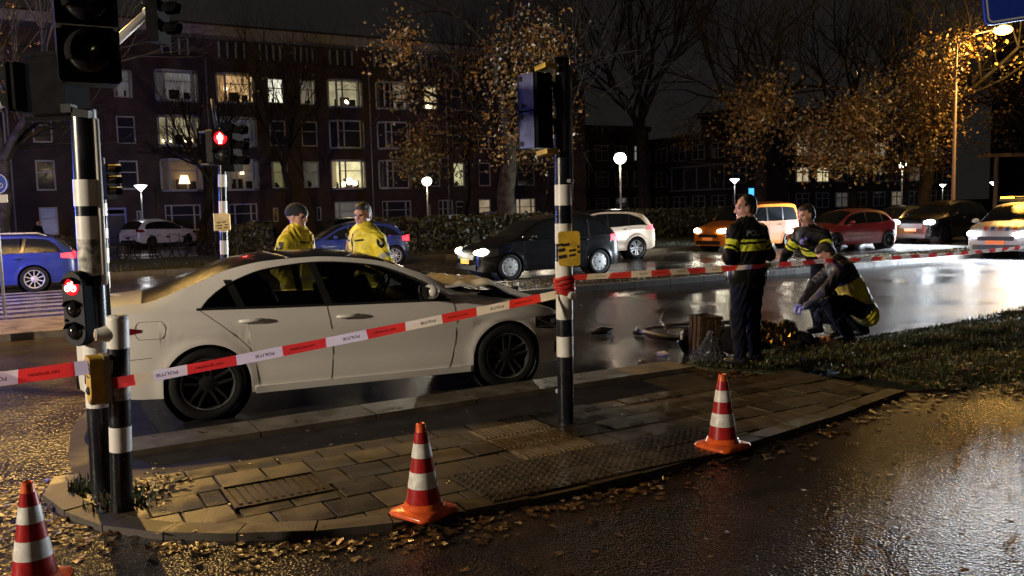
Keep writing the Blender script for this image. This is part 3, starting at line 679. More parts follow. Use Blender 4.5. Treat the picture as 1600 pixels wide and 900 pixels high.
for (a0, a1, z0, z1, ty, look) in WINS:
    w, h = a1 - a0, z1 - z0; c = (a0 + a1) / 2; fm = MB(); pm = MB(); fw_ = .09
    if ty == 'door':
        for x in (a0 + .06, a1 - .06): fm.box((x, .14, z1 / 2), (.12, .12, z1))
        fm.box((c, .14, z1 - .07), (w - .24, .12, .13)); fm.box((c, .14, 2.0), (w - .24, .12, .09))
        d = fm.build('door', M['doorblue'] if look == 'blue' else M['framedim'], apt)
        pm.box((c, .20, 1.0), (w - .24, .05, 1.9)); pm.build('door_leaf', M['darkdoor'], d); continue
    if ty == 'attic':
        for k in range(4): fm.box((a0 + w * k / 3, .70, (z0 + z1) / 2), (.13, .16, h))
        fm.box((c, .70, z0 - .03), (w + .1, .16, .07)); d = fm.build('window', M['framedim'], apt)
        pm.box((c, .74, (z0 + z1) / 2), (w - .02, .05, h)); pm.build('pane', M['darkpane'], d); continue
    yf = .12 if ty != 'b' else -.55
    fmat = M['frame']
    if ty == 'b':                                    # shallow bay with splayed cheeks
        e = .42
        out = [(a0, 0), (a0 + e, yf), (a1 - e, yf), (a1, 0)]
        fm.add([(x, y, z0 - .16) for x, y in out] + [(x, y, z0 - .02) for x, y in out], [(0, 1, 2, 3)[::-1], (4, 5, 6, 7), (0, 1, 5, 4), (1, 2, 6, 5), (2, 3, 7, 6)])
        fm.add([(x, y, z1 - .02) for x, y in out] + [(x, y, z1 + .12) for x, y in out], [(0, 1, 2, 3)[::-1], (4, 5, 6, 7), (0, 1, 5, 4), (1, 2, 6, 5), (2, 3, 7, 6)])
        for x, y in out: fm.tube([(x, y, z0 - .02), (x, y, z1 - .02)], .075, 6)
        lf_ = a0 + e + .0; fm.box((lf_ + .42, yf, (z0 + z1) / 2), (.10, .08, h - .04)) if look not in ('warm', 'greylit', 'lampshade') else None
        fm.box((c, yf, z0 + h * .63), (w - 2 * e, .06, .055))
        d = fm.build('window', fmat, apt)
        for (p, q) in ((0, 1), (1, 2), (2, 3)):
            pm.add([(out[p][0], out[p][1], z0), (out[q][0], out[q][1], z0), (out[q][0], out[q][1], z1), (out[p][0], out[p][1], z1)], [(0, 1, 2, 3)])
        gx = M['wglass'] if look != 'dark' else M['darkpane']; pm.build('pane', gx, d)
        in_y = .5
    else:
        for x in (a0 + fw_ / 2, a1 - fw_ / 2): fm.box((x, yf, (z0 + z1) / 2), (fw_, .10, h))
        for z in (z0 + fw_ / 2, z1 - fw_ / 2): fm.box((c, yf, z), (w - 2 * fw_, .10, fw_))
        if ty != 'n': fm.box((c, yf, z0 + h * .6), (w - 2 * fw_, .07, .06))
        if ty == 'p':
            for x in (a0 + .42, a1 - .42): fm.box((x, yf, (z0 + z1) / 2), (.10, .09, h - 2 * fw_ - .002))
        d = fm.build('window', fmat if look != 'dim' else M['framedim'], apt)
        pm.add([(a0, yf + .02, z0), (a1, yf + .02, z0), (a1, yf + .02, z1), (a0, yf + .02, z1)], [(0, 1, 2, 3)])
        pm.build('pane', M['wglass'] if look != 'dark' else M['darkpane'], d)
        in_y = .34 if look in ('blind', 'blindlit', 'bluewhite') else .9
        if look in ('blind', 'blindlit', 'bluewhite'): in_y = .2
    if look == 'dark':
        if random.random() < .45:                     # drawn curtain edges in dark rooms
            cm = MB(); cx = a0 + .3 if random.random() < .5 else a1 - .3; cm.box((cx, .32, (z0 + z1) / 2), (.35, .04, h)); cm.build('curtain', M['curtain'], d)
        continue
    rm = MB(); y1 = in_y; rm.add([(a0 - .3, y1, z0 - .2), (a1 + .3, y1, z0 - .2), (a1 + .3, y1, z1 + .2), (a0 - .3, y1, z1 + .2)], [(0, 1, 2, 3)])
    rm.build('lit_room', lit_mat(look), d)
    if look not in ('blind', 'blindlit', 'bluewhite'):
        fu = MB()
        if ty == 'b': fu.box((c - .35 + random.random() * .5, y1 - .2, z0 + .32), (.62, .2, .66)); fu.box((c + .62, y1 - .25, z0 + .25), (.35, .2, .5))
        for k in range(3): fu.box((a0 + w * random.uniform(.15, .85), y1 - .28, z0 + random.uniform(.1, .3)), (.12, .1, random.uniform(.2, .6)))
        if look == 'half': fu.box((c - .5, y1 - .15, (z0 + z1) / 2), (w * .55, .05, h + .1))
        fu.build('furniture', M['furn'], d)
        if random.random() < .8:
            for sg in random.choice(((-1,), (1,), (-1, 1), (-1, 1))):
                cm = MB(); cw = w * random.uniform(.08, .20); x0 = (a0 + .1 if sg < 0 else a1 - .1 - cw); rows = [[(x0 + cw * k / 10, y1 - .42 + .03 * math.sin(k * 2.1), z) for z in (z0 + .03, z1 - .03)] for k in range(11)]
                cm.grid(rows); cm.build('curtain', CURT, d, True)
    if look in ('lampshade', 'dimlamp'):
        lm = MB(); k = 1.0 if look == 'lampshade' else .45
        lm.lathe([(.001, .5 * k), (.22 * k, .5 * k), (.36 * k, -.05), (.001, -.05)], 14, 0, Matrix.Translation((c + .15, y1 - .4, z0 + (.40 if k == 1 else 1.0)))); lm.build('table_lamp', shade_on, d, True)
    if look in ('warm', 'lit', 'candle', 'glow', 'evening'):
        lm = MB()
        for bx, bz, br in {'warm': [(-.62, .85, .13)], 'lit': [(.1, .35, .12), (.2, .28, .10)], 'candle': [(0, .32, .12), (.05, .22, .15)], 'glow': [(.1, .45, .26), (.5, .32, .2), (-.3, .25, .18)], 'evening': [(-.95, .25, .10), (-.55, .2, .06), (.4, .25, .07), (.8, .3, .06)]}[look]:
            lm.sphere((c + bx, y1 - .35, z0 + bz), br, 8, 6)
        lm.build('room_lamp', bulb_on, d, True)

# ---- second, farther row of houses on the right
def far_block(label, P, rz, length, height, cols, rows, lit, name='far_house_block', bay=False):
    o = thing(name, label, 'building', P, rz)
    mb = MB(); mb.box((length / 2, 4, height / 2), (length, 8, height)); mb.build('wall', M['brick2'], o)
    mb = MB(); mb.box((length / 2, 4, height + .3), (length + .5, 8.6, .6)); mb.build('roof', M['brick2'], o)
    for r_ in range(rows):
        for c_ in range(cols):
            x = length * (c_ + .5) / cols; z = 1.0 + r_ * 2.9; w = min(1.9, length / cols * .62); look = lit.get((c_, r_), None)
            fm = MB()
            for k in range(3): fm.box((x - w / 2 + w * k / 2, -.06, z + .8), (.12, .14, 1.7))
            for zz in (z - .02, z + 1.02, z + 1.62): fm.box((x, -.055, zz), (w, .10, .12))
            d = fm.build('window', M['frame'] if look else M['framedim'], o)
            pm = MB(); pm.box((x, -.02, z + .8), (w - .04, .06, 1.56)); pm.build('pane', emis('far_window_light', look[0], look[1], .4, 2.0) if look else M['darkpane'], d)
    return o
wp = Vector((20.3, 100, 0)); wq = Vector((25.6, 92, 0))
fb = far_block('dark two storey wing with a pale framed first floor bay, beyond the hedge', (12.5, 111.5, 0), math.atan2(-8, 5.3), 24, 9, 8, 3, {(1, 0): ((1, .72, .35), .8)})
mb = MB(); mb.box((17.2, -.5, 4.6), (8.4, 1.0, 2.5)); bb = mb.build('bay_front', M['brick2'], fb)
for k in range(5):
    mb = MB(); mb.box((13.2 + 2 * k, -1.06, 4.6), (.14, .1, 2.4)); mb.build('post', M['framedim'], bb)
for zz in (3.3, 5.95):
    mb = MB(); mb.box((17.2, -.56, zz), (8.7, 1.2, .16)); mb.build('ledge', M['framedim'], bb)
far_block('dark brick house row, two lit stair windows and some added, behind the right trees', (25.9, 92.5, 0), R(27), 34, 11.5, 11, 4, {(3, 1): ((1, .86, .48), .62), (3, 2): ((1, .86, .52), .5), (2, 2): ((1, .74, .4), .35), (5, 2): ((.9, .8, .6), .05), (1, 0): ((.9, .9, .8), .10), (8, 1): ((1, .8, .5), .06), (2, 1): ((1, .84, .5), .40), (7, 0): ((1, .8, .5), .12), (6, 2): ((1, .86, .6), .25), (9, 2): ((1, .8, .5), .3), (4, 0): ((.8, .75, .6), .05)})  # lit windows besides the stair pair are added so the row is less black
far_block('low dark houses between the long block and the right hand wing', (4.5, 92, 0), R(28), 13, 10, 5, 3, {(4, 2): ((.8, .78, .7), .22)})
far_block('tall distant flats with a few cold lit windows at right edge', (82, 133, 0), R(25), 34, 27, 11, 9, {(5, 4): ((1, .92, .7), 1.1), (5, 5): ((1, .95, .75), 1.2), (5, 6): ((1, .95, .75), 1.0), (4, 5): ((1, .92, .7), .8), (4, 4): ((1, .92, .7), .9), (2, 2): ((1, .9, .75), 1.0), (6, 2): ((1, .9, .75), .6)}, bay=False)

# ================================================================== LAMPS
def point(name, parent, loc, col, power, rad=.12, spot=None, aim=None, blend=.5):
    l = bpy.data.lights.new(name, 'SPOT' if spot else 'POINT'); l.energy = power; l.color = col; l.shadow_soft_size = rad
    if spot: l.spot_size = R(spot); l.spot_blend = blend
    o = bpy.data.objects.new(name, l); COL.objects.link(o); o.parent = parent; o.location = loc
    if aim is not None: o.rotation_euler = Vector(aim).to_track_quat('-Z', 'Y').to_euler()
    return o
def globe_lamp(loc, h, label, power, group='white street lamps along the far road', cone=False):
    o = thing('street_lamp', label, 'street lamp', loc, 0, group)
    mb = MB(); mb.tube([(0, 0, 0), (0, 0, .9), (0, 0, .95), (0, 0, h - .12)], [.075, .075, .05, .04], 10); mb.build('post', M['lamppost'], o, True)
    mb = MB()
    if cone: mb.lathe([(.05, -.20), (.12, -.12), (.34, .10), (.36, .13), (.001, .16)], 16, 0, Matrix.Translation((0, 0, h)))
    else: mb.sphere((0, 0, h + .02), .285, 18, 12, 0, (1, 1, .92))
    mb.build('lamp_head', M['lampcone'] if cone else M['lampglobe'], o, True)
    mb = MB(); mb.lathe([(.30, .0), (.33, .03), (.10, .10), (.001, .12)] if cone else [(.14, .10), (.12, .13), (.04, .16), (.001, .17)], 16, 0, Matrix.Translation((0, 0, h + .15))); mb.build('lamp_cap', M['lamppost'], o, True)
    point('lamp_light', o, (0, 0, h - .38), WARM if not cone else (.95, .95, 1.0), power, .18); return o
globe_lamp((-21.92, 51, .1), 3.45, 'small lantern street lamp in front of the blue door', P_GLOBE * .45, cone=True)
globe_lamp((-4.81, 50, .1), 3.35, 'white globe street lamp behind the hedge, before the long brick block', P_GLOBE)
globe_lamp((5.18, 40, .1), 3.86, 'white globe street lamp just right of the central signal post', P_GLOBE)
globe_lamp((17.35, 66, .1), 3.35, 'small far lantern above the standing officer', P_GLOBE * .4, cone=True)
globe_lamp((25.21, 55, .1), 3.85, 'white globe street lamp left of the large right hand tree trunk', P_GLOBE)
globe_lamp((45.26, 80, 0), 2.95, 'white lamp low behind the brown gantry post', P_GLOBE * .8, cone=True)
globe_lamp((50.6, 100, 0), 3.15, 'tiny far white lamp left of the tall lamp post', P_GLOBE * .4, cone=True)
def arm_lamp(loc, h, arm, rz, label, power, col, m_post, group=None, rad=.14, bulb=.17):
    o = thing('tall_street_lamp', label, 'street lamp', loc, rz, group)
    mb = MB(); mb.tube([(0, 0, 0), (0, 0, 1.4), (0, 0, 1.45), (0, 0, h)], [.12, .11, .085, .05], 10); mb.build('post', m_post, o, True)
    mb = MB(); mb.tube([(0, 0, h - .05), (arm * .4, 0, h + .35), (arm, 0, h + .55)], [.045, .04, .035], 8); mb.build('arm', m_post, o, True)
    mb = MB(); mb.box((arm + .25, 0, h + .63), (.75, .28, .12), 0, None, .7); mb.build('hood', M['steel'], o)
    mb = MB(); mb.sphere((arm + .25, 0, h + .50), bulb, 14, 10, 0, (1.5, 1, .75)); mb.build('bulb', M['sodium'], o, True)
    point('lamp_light', o, (arm + .25, 0, h + .50 - bulb - .05), col, power, rad); return o
arm_lamp((19.70, 38, 0), 8.50, 1.75, 0, 'tall brown lamp post with a glowing orange sodium lamp on its arm', P_TALL, SODIUM, M['rustpost'], bulb=.28)
arm_lamp((-13.2, 10.9, .1), 8.2, 6.6, math.atan2(5.7, 4.0), 'tall sodium street lamp over the side street, left of the view', P_LEFT_SODIUM, SODIUM, M['rustpost'])
arm_lamp((-13.0, -1.2, 0), 3.3, 1.6, R(35), 'street lamp on the pavement left of the camera, lighting the white car', P_BEHIND, (1.0, .84, .62), M['lamppost'])
arm_lamp((8.0, -7.5, 0), 7.6, 2.0, R(100), 'street lamp behind the camera to the right', P_BEHIND2, (1.0, .80, .52), M['lamppost'])

# ================================================================== POSTS, SIGNALS, SIGNS
def banded(name_o, bands, r, top, dx, dy, z0=0.0, n=20):
    """bands: list of (z_low, z_high, material); each painted ring is its own part, the pole leans (dx,dy) per metre"""
    for lo, hi, m, rr in bands:
        mb = MB(); k = r * rr
        mb.tube([(dx * lo, dy * lo, lo), (dx * hi, dy * hi, hi)], k, n); mb.build('band', m, name_o, 40)
def visor(mb, c, r, ln, fwd, mi=0, cut=.62):
    """open-bottomed hood: part of a cylinder shell around the lens axis 'fwd'"""
    f = Vector(fwd).normalized(); up = Vector((0, 0, 1)); rt = f.cross(up).normalized(); up = rt.cross(f); c = Vector(c); vs = []; n = 18
    for k in range(n + 1):
        a = -PI * cut + 2 * PI * cut * k / n; d = up * math.cos(a) + rt * math.sin(a); L_ = ln * (.55 + .45 * math.cos(a * .55))
        vs += [c + d * r, c + d * r * .96 + f * L_, c + d * r * .92 + f * L_, c + d * (r * .92)]
    fs = []
    for k in range(n):
        for q in range(3): fs.append((k * 4 + q, k * 4 + 4 + q, k * 4 + 5 + q, k * 4 + 1 + q))
    mb.add(vs, fs, mi)
def disc(mb, c, r, fwd, mi=0, n=20, bulge=.0, depth=.0):
    f = Vector(fwd).normalized(); q = f.to_track_quat('Z', 'Y').to_matrix().to_4x4(); Mx = Matrix.Translation(c) @ q
    mb.lathe([(r, -.01), (r, depth), (r * .7, depth + bulge * .6), (r * .35, depth + bulge * .92), (.0005, depth + bulge)], n, mi, Mx)

# --- left main signal post
lp = thing('traffic_light', 'banded traffic light post at far left with large dark head and red bicycle signal', 'traffic light', (-2.60, 5.22, .095))
k_ = (.04 / 2.31)
banded(lp, [(0, .54, M['black'], 1), (.54, .69, M['white'], 1.02), (.69, .84, M['black'], 1), (.84, .97, M['white'], 1.02), (.97, 1.36, M['black'], 1), (1.36, 1.58, M['sticker'], 1.03), (1.58, 1.72, M['white'], 1.03), (1.72, 1.78, M['black'], 1.01), (1.78, 1.94, M['white'], 1.09), (1.94, 2.36, M['black'], 1)], .074, 2.36, k_, 0)
mb = MB(); mb.tube([(.105, -.02, 1.30), (.112, -.02, 1.7), (.118, -.02, 2.30)], .020, 10); mb.build('conduit', M['white'], lp, True)
mb = MB(); mb.box((.06, -.06, 2.33), (.10, .05, .045), 0, Matrix.Rotation(.15, 3, 'Y')); mb.box((-.02, -.05, 2.36), (.06, .08, .05)); mb.build('bracket', M['siggrey'], lp)
# big head (its own frame faces -y)
def head(parent, c, rz, lens_r, n, name='signal_head', lit=None, w=None, depth=.20, housing='sigblack', gap=None, pre=''):
    w = w or lens_r * 2.35; gap = gap or lens_r * 2.28; h = gap * n + .05
    hd = bpy.data.objects.new(name, None); COL.objects.link(hd); hd.parent = parent; hd.location = c; hd.rotation_euler = (0, 0, rz)
    return hd, w, gap, h
hd, w_, gp_, h_ = head(lp, (.15, -.10, 2.98), R(30), .125, 3, gap=.302)
mb = MB(); mb.rbox((0, .10, 0), (.335, .20, h_), .03); mb.build('housing', M['sigblack'], hd)
mb = MB()
for z in (-.151, .151): mb.box((0, -.003, z), (.332, .012, .008))
for x in (-.15, .15):
    for z in (-.16, .14, .17): mb.lathe([(.013, 0), (.013, .012), (.0005, .012)], 8, 0, Matrix.Translation((x, 0, z)) @ Matrix.Rotation(PI / 2, 4, 'X'))
mb.build('door_hinge', M['steel'], hd)
for z, mm in ((.302, 'lens_red_off'), (0, 'lens_off'), (-.302, 'lens_off')):
    mb = MB(); disc(mb, (0, -.004, z), .122, (0, -1, 0), 0, 22, .035, .01); mb.build('lens', M[mm], hd, True)
    mb = MB(); visor(mb, (0, -.002, z), .135, .20, (.10, -1, -.10)); mb.build('visor', M['sigblack'], hd, True)
mb = MB(); mb.box((0, .005, .315), (.335, .03, .27)); mb.build('upper_frame', mat('dull_red_signal_frame', (.14, .02, .022), .3), hd)
mb = MB(); add_text(mb, '341', (.05, -.004, -.440), (1, 0, 0), (0, 0, 1), .022, 0); mb.build('number', M['siggrey'], hd)
# second head facing the side street
hd, w_, gp_, h_ = head(lp, (-.22, .06, 2.50), R(-98), .09, 2)
mb = MB(); mb.rbox((0, .11, 0), (.23, .22, .36), .03); mb.build('housing', M['sigblack'], hd)
mb = MB(); mb.rbox((0, -.135, 0), (.30, .012, .29), .02); mb.build('backboard', M['sigblack'], hd)
mb = MB(); mb.rbox((0, -.09, 0), (.30, .02, .29), .02); mb.build('front_frame', M['sigblack'], hd)
for z in (.08, -.08):
    mb = MB(); visor(mb, (0, -.14, z), .075, .12, (0, -1, 0)); mb.build('visor', M['sigblack'], hd, True)
mb = MB()
for z in (.19, -.19): mb = MB(); mb.box((.06, .10, z), (.05, .36, .025)); mb.build('clamp', M['sigblack'], hd)
# bicycle signal
hd, w_, gp_, h_ = head(lp, (-.035, -.12, 1.165), R(-16), .05, 3)
mb = MB(); mb.rbox((0, .105, 0), (.15, .21, .455), .07, 0, None, 6); mb.build('housing', M['sigblack'], hd, 35)
mb = MB(); mb.rbox((0, -.006, 0), (.144, .014, .445), .068, 0, None, 6); mb.build('face_plate', M['siggrey'], hd, 35)
for i, z in enumerate((.135, .0, -.135)):
    mb = MB(); disc(mb, (0, -.012, z), .053, (0, -1, 0), 0, 20, .03 if i else .006, .004); mb.build('lens', M['red_dim'] if i == 0 else M['lens_off'], hd, True)
    mb = MB(); visor(mb, (0, -.012, z), .058, .04, (0, -1, 0), cut=.40); mb.build('visor', M['sigblack'], hd, True)
mb = MB()   # glowing bicycle symbol
for sx in (-1, 1): mb.lathe([(.013, -.002), (.020, -.002), (.020, .002), (.013, .002), (.013, -.002)], 16, 0, Matrix.Translation((sx * .022, -.026, .126)) @ Matrix.Rotation(PI / 2, 4, 'X'))
for a, b in (((-.022, .126), (-.004, .126)), ((-.004, .126), (.012, .152)), ((-.022, .126), (-.010, .152)), ((-.010, .150), (.012, .150)), ((.022, .126), (.010, .162)), ((.010, .162), (.018, .166)), ((-.018, .156), (-.004, .156)), ((-.010, .150), (-.004, .126))):
    mb.tube([(a[0], -.026, a[1]), (b[0], -.026, b[1])], .0042, 6)
mb.build('bicycle_symbol', M['red_core'], hd)
mb = MB(); mb.lathe([(.009, 0), (.009, .012), (.0005, .014)], 8, 0, Matrix.Translation((-.055, -.012, -.068)) @ Matrix.Rotation(PI / 2, 4, 'X')); mb.build('screw', M['sigblack'], hd)
for z in (.12, -.12): mb = MB(); mb.tube([(0, .16, z), (.02, .26, z)], .018, 8); mb.build('clamp', M['sigblack'], hd)

# --- short push-button post in front of it
pb = thing('push_button_post', 'short banded push button post with a white cap and yellow box, tape tied round it', 'post', (-2.32, 4.86, .095))
k2 = .05 / 1.16
banded(pb, [(0, .355, M['black'], 1), (.355, .50, M['white'], 1.03), (.50, .66, M['black'], 1), (.66, .80, M['sticker'], 1.02), (.80, .96, M['black'], 1), (.96, 1.13, M['white'], 1.02)], .060, 1.13, k2, 0)
mb = MB(); mb.lathe([(.0615, 0), (.060, .012), (.045, .020), (.0005, .024)], 20, 0, Matrix.Translation((k2 * 1.13, 0, 1.13))); mb.build('cap', M['white'], pb, True)
mb = MB(); Mx = Matrix.Translation((-.01, -.02, 1.045)) @ Matrix.Rotation(R(-118), 4, 'Z') @ Matrix.Rotation(R(84), 4, 'Y') @ Matrix.Rotation(R(180), 4, 'X') @ Matrix.Rotation(PI, 4, 'Y')
d_ = Vector((-.80, -.60, .02)).normalized(); mb.tube([Vector((.03, -.01, 1.045)), Vector((.03, -.01, 1.045)) + d_ * .05, Vector((.03, -.01, 1.045)) + d_ * .085, Vector((.03, -.01, 1.045)) + d_ * .10], [.050, .046, .036, .034], 18); mb.build('sounder', M['cone_w'], pb, 40)
mb = MB(); q_ = Vector((.03, -.01, 1.045)) + d_ * .100; mb.tube([q_, q_ + d_ * .006], [.025, .022], 14); mb.build('sounder_grille', mat('beige_plastic', (.45, .36, .26), .5), pb, True)
bx = bpy.data.objects.new('push_button_box', None); COL.objects.link(bx); bx.parent = pb; bx.location = (-.045, -.05, .79); bx.rotation_euler = (0, R(2), R(-52))
mb = MB(); mb.rbox((0, -.03, 0), (.125, .075, .275), .022); mb.build('box_cover', M['yellow'], bx, 30)
mb = MB(); mb.rbox((0, .022, 0), (.135, .032, .285), .022); mb.build('box_back', mat('grey_box_back', (.28, .25, .18), .5), bx, 30)
mb = MB(); disc(mb, (0, -.068, -.06), .024, (0, -1, 0), 0, 14, .01, .006); mb.build('button', M['siggrey'], bx, True)
mb = MB()
for i in range(4): mb.box((0, -.0685, .02 + i * .025), (.07, .002, .008))
mb.build('print', M['ink'], bx)

# --- central post
cp = thing('traffic_light', 'banded central traffic light post with grey backed head and yellow push button plate', 'traffic light', (.40, 6.61, .095))
def zb_(y): return (660 - y) * 6.61 / 1330
k3 = .02 / 2.81
bs = [(0, zb_(552), 'black', 1), (zb_(552), zb_(520), 'white', 1.03), (zb_(520), zb_(493), 'black', 1), (zb_(493), zb_(452), 'white', 1.03), (zb_(452), zb_(432), 'sticker', 1.04), (zb_(432), zb_(402), 'white', 1.06), (zb_(402), zb_(374), 'black', 1), (zb_(374), zb_(343), 'white', 1.03), (zb_(343), zb_(315), 'black', 1), (zb_(315), zb_(283), 'white', 1.03), (zb_(283), 2.82, 'black', 1)]
banded(cp, [(a, b, M[m], r_) for a, b, m, r_ in bs], .064, 2.82, k3, 0)
mb = MB(); mb.lathe([(.064, 0), (.05, .015), (.0005, .02)], 18, 0, Matrix.Translation((k3 * 2.82, 0, 2.82))); mb.build('cap', M['black'], cp, True)
mb = MB(); mb.tube([(.075, 0, 1.42), (.085, 0, 2.0), (.092, 0, 2.78)], .008, 6); mb.build('cable', M['steel'], cp, True)
mb = MB(); mb.tube([(.05, -.05, 1.90), (.075, -.075, 1.90)], .016, 8); mb.tube([(.06, .0, 1.90), (.11, 0, 1.90)], .01, 8); mb.build('bolt', M['steel'], cp)
mb = MB(); mb.rbox((.045, -.09, 1.385), (.165, .045, .265), .022); pl = mb.build('button_plate', M['yellow'], cp, 30)
mb = MB()
for i, (x0, ln, z) in enumerate(((-.04, .05, 1.415), (.005, .055, 1.415), (-.03, .055, 1.375), (.055, .05, 1.372), (.10, .012, 1.40), (-.02, .06, 1.325), (.055, .05, 1.335), (.105, .02, 1.36))):
    mb.box((x0 + .012, -.1145, z), (ln, .003, .017 + .004 * (i % 3)), 0, Matrix.Rotation(R(-10), 3, 'Y'))
mb.build('print', M['ink'], pl)
mb = MB(); mb.tube([(.03, -.02, 1.02), (.065, -.075, 1.02), (.072, -.090, 1.02)], [.034, .034, .026], 16); mb.build('sounder', M['sticker'], cp, 40)
hd, *_ = head(cp, (-.12, -.01, 2.43), R(131), .10, 2)
mb = MB(); mb.rbox((.0, .07, 0), (.17, .15, .56), .012); mb.build('housing', M['sigblack'], hd)
for z in (.142, -.142):
    mb = MB(); mb.rbox((.03, .151, z), (.165, .014, .270), .010); mb.build('back_panel', M['sig_blue_cast'], hd)
    for dz in (-.10, .10): mb = MB(); mb.box((.085, .161, z + dz), (.03, .012, .035)); mb.build('latch', M['black'], hd)
mb = MB(); mb.box((.118, .10, 0), (.008, .12, .57)); mb.build('edge_strip', M['siggrey'], hd)
for z in (.14, -.14):
    mb = MB(); visor(mb, (0, -.01, z), .10, .16, (0, -1, 0)); mb.build('visor', M['sigblack'], hd, True)
for z in (.315, -.315): mb = MB(); mb.box((-.09, .06, z), (.12, .12, .035), 0, Matrix.Rotation(R(8), 3, 'Y')); mb.build('bracket', M['yellow'], hd)

# --- pedestrian signal on the median
pp = thing('pedestrian_signal', 'banded post on the median showing a red standing pedestrian, yellow box below', 'pedestrian signal', (-5.18, 15.3, .1))
k4 = .09 / 3.24
banded(pp, [(0, .45, M['black'], 1), (.45, .75, M['white'], 1.03), (.75, 1.0, M['black'], 1), (1.0, 1.25, M['white'], 1.03), (1.25, 1.40, M['black'], 1), (1.40, 1.72, M['white'], 1.06), (1.72, 1.95, M['white'], 1.03), (1.95, 2.20, M['black'], 1), (2.20, 2.42, M['white'], 1.06), (2.42, 3.24, M['black'], 1)], .070, 3.24, k4, 0)
mb = MB(); mb.tube([(.085, 0, 1.7), (.115, 0, 2.5), (.125, 0, 3.0)], .009, 6); mb.build('cable', M['steel'], pp, True)
mb = MB(); mb.rbox((.06, -.10, 1.58), (.27, .05, .31), .03); q_ = mb.build('button_plate', M['yellow'], pp, 30)
mb = MB(); mb.box((-.085, -.07, 1.58), (.02, .09, .31)); mb.build('plate_edge', M['cone_w'], q_)
mb = MB()
for i, (x0, ln, z) in enumerate(((0, .07, 1.57), (.10, .06, 1.58), (.01, .10, 1.52), (.13, .05, 1.53), (.02, .07, 1.47), (.12, .07, 1.48))): mb.box((x0, -.127, z), (ln, .003, .024))
mb.build('print', M['ink'], q_)
hd, *_ = head(pp, (.13, -.16, 2.90), R(-2), .1, 2)
mb = MB(); mb.rbox((0, .10, 0), (.31, .20, .62), .03); mb.build('housing', M['sigblack'], hd)
mb = MB(); disc(mb, (0, -.005, .15), .118, (0, -1, 0), 0, 22, .012, .006); mb.build('lens', M['red_dim'], hd, True)
mb = MB(); disc(mb, (0, -.005, -.13), .118, (0, -1, 0), 0, 22, .02, .006); mb.build('lens', M['lens_off'], hd, True)
for z in (.15, -.13):
    mb = MB(); visor(mb, (0, -.004, z), .13, .15, (0, -1, -.05), cut=.42); mb.build('visor', M['sigblack'], hd, True)
mb = MB(); y_ = -.030; mb.sphere((0, y_, .215), .024, 10, 8, 0, (1, .4, 1)); mb.box((0, y_, .155), (.070, .012, .085)); mb.box((-.043, y_, .160), (.016, .012, .07)); mb.box((.043, y_, .160), (.016, .012, .07)); mb.box((-.018, y_, .085), (.024, .012, .07)); mb.box((.018, y_, .085), (.024, .012, .07))
mb.build('red_man', M['red_core'], hd)
point('red_glow', hd, (0, -.2, .15), (1, .02, .02), 2.5, .05)
hd, *_ = head(pp, (.36, .02, 2.90), R(75), .1, 3)
mb = MB(); mb.rbox((0, .11, 0), (.28, .22, .86), .03); mb.build('housing', M['sigblack'], hd)
for z in (.27, 0, -.27):
    mb = MB(); visor(mb, (0, -.002, z), .11, .2, (0, -1, 0)); mb.build('visor', M['sigblack'], hd, True)
hd, *_ = head(pp, (-.16, .06, 2.92), R(-95), .1, 2)
mb = MB(); mb.rbox((0, .10, 0), (.24, .20, .58), .03); mb.build('housing', M['siggrey'], hd)
mb = MB()
for z in (3.17, 2.60): pass
for z in (3.17, 2.60): m2 = MB(); m2.tube([(-.30, 0, z), (.3, 0, z)], .022, 8); m2.build('bracket', M['siggrey'], pp, True)
mb.tube([(.02, 0, 3.2), (-.04, 0, 3.75)], .03, 8); mb.build('bracket', M['siggrey'], pp, True)
# --- thin signal post behind the bicycle signal
l2 = thing('traffic_light', 'thin banded signal post beyond the bicycle signal, amber light painted on its three visors', 'traffic light', (-8.22, 17.2, .1))
banded(l2, [(0, .3, M['black'], 1), (.3, .62, M['white'], 1.03), (.62, .8, M['black'], 1), (.8, 1.1, M['white'], 1.04), (1.1, 1.3, M['black'], 1), (1.3, 1.5, M['white'], 1.03), (1.5, 1.75, M['black'], 1), (1.75, 2.0, M['white'], 1.04), (2.0, 2.9, M['black'], 1)], .065, 2.9, .03, 0)
hd, *_ = head(l2, (.27, -.05, 2.42), R(70), .09, 3)
mb = MB(); mb.rbox((0, .1, 0), (.24, .2, .70), .03); mb.build('housing', M['sigblack'], hd)
for z in (.22, 0, -.22):
    mb = MB(); visor(mb, (0, -.002, z), .10, .22, (0, -1, 0)); mb.build('visor', M['sigblack'], hd, True); mb = MB(); mb.box((0, -.11, z + .108), (.13, .20, .012)); mb.build('visor_glint', M['yellow'], hd)  # yellow strips painted in for sodium light along the visor tops
# --- mast arm with hanging head, top left
ma = thing('mast_signal', 'dark signal head seen edge on at the end of a pale sloping arm', 'traffic light', (-7.6, 12.0, 0))
mb = MB(); mb.tube([(0, 0, 0), (0, 0, 3.2)], [.10, .09], 12); mb.build('post', M['lamppost'], ma, True)
mb = MB(); mb.tube([(0, 0, 3.15), (2.20, 0, 4.19), (2.70, 0, 4.60)], [.07, .062, .055], 12); mb.build('arm', M['frame'], ma, True)
mb = MB(); mb.sphere((2.70, 0, 4.60), .075, 12, 8); mb.build('arm_joint', M['frame'], ma, True)
hd, *_ = head(ma, (2.86, 0, 4.62), R(84), .09, 3, 'signal_head')
mb = MB(); mb.rbox((0, .05, 0), (.26, .18, .86), .03); mb.build('housing', M['sigblack'], hd)
mb = MB(); mb.box((0, -.045, 0), (.34, .012, .90)); mb.build('edge_strip', M['sigblack'], hd)
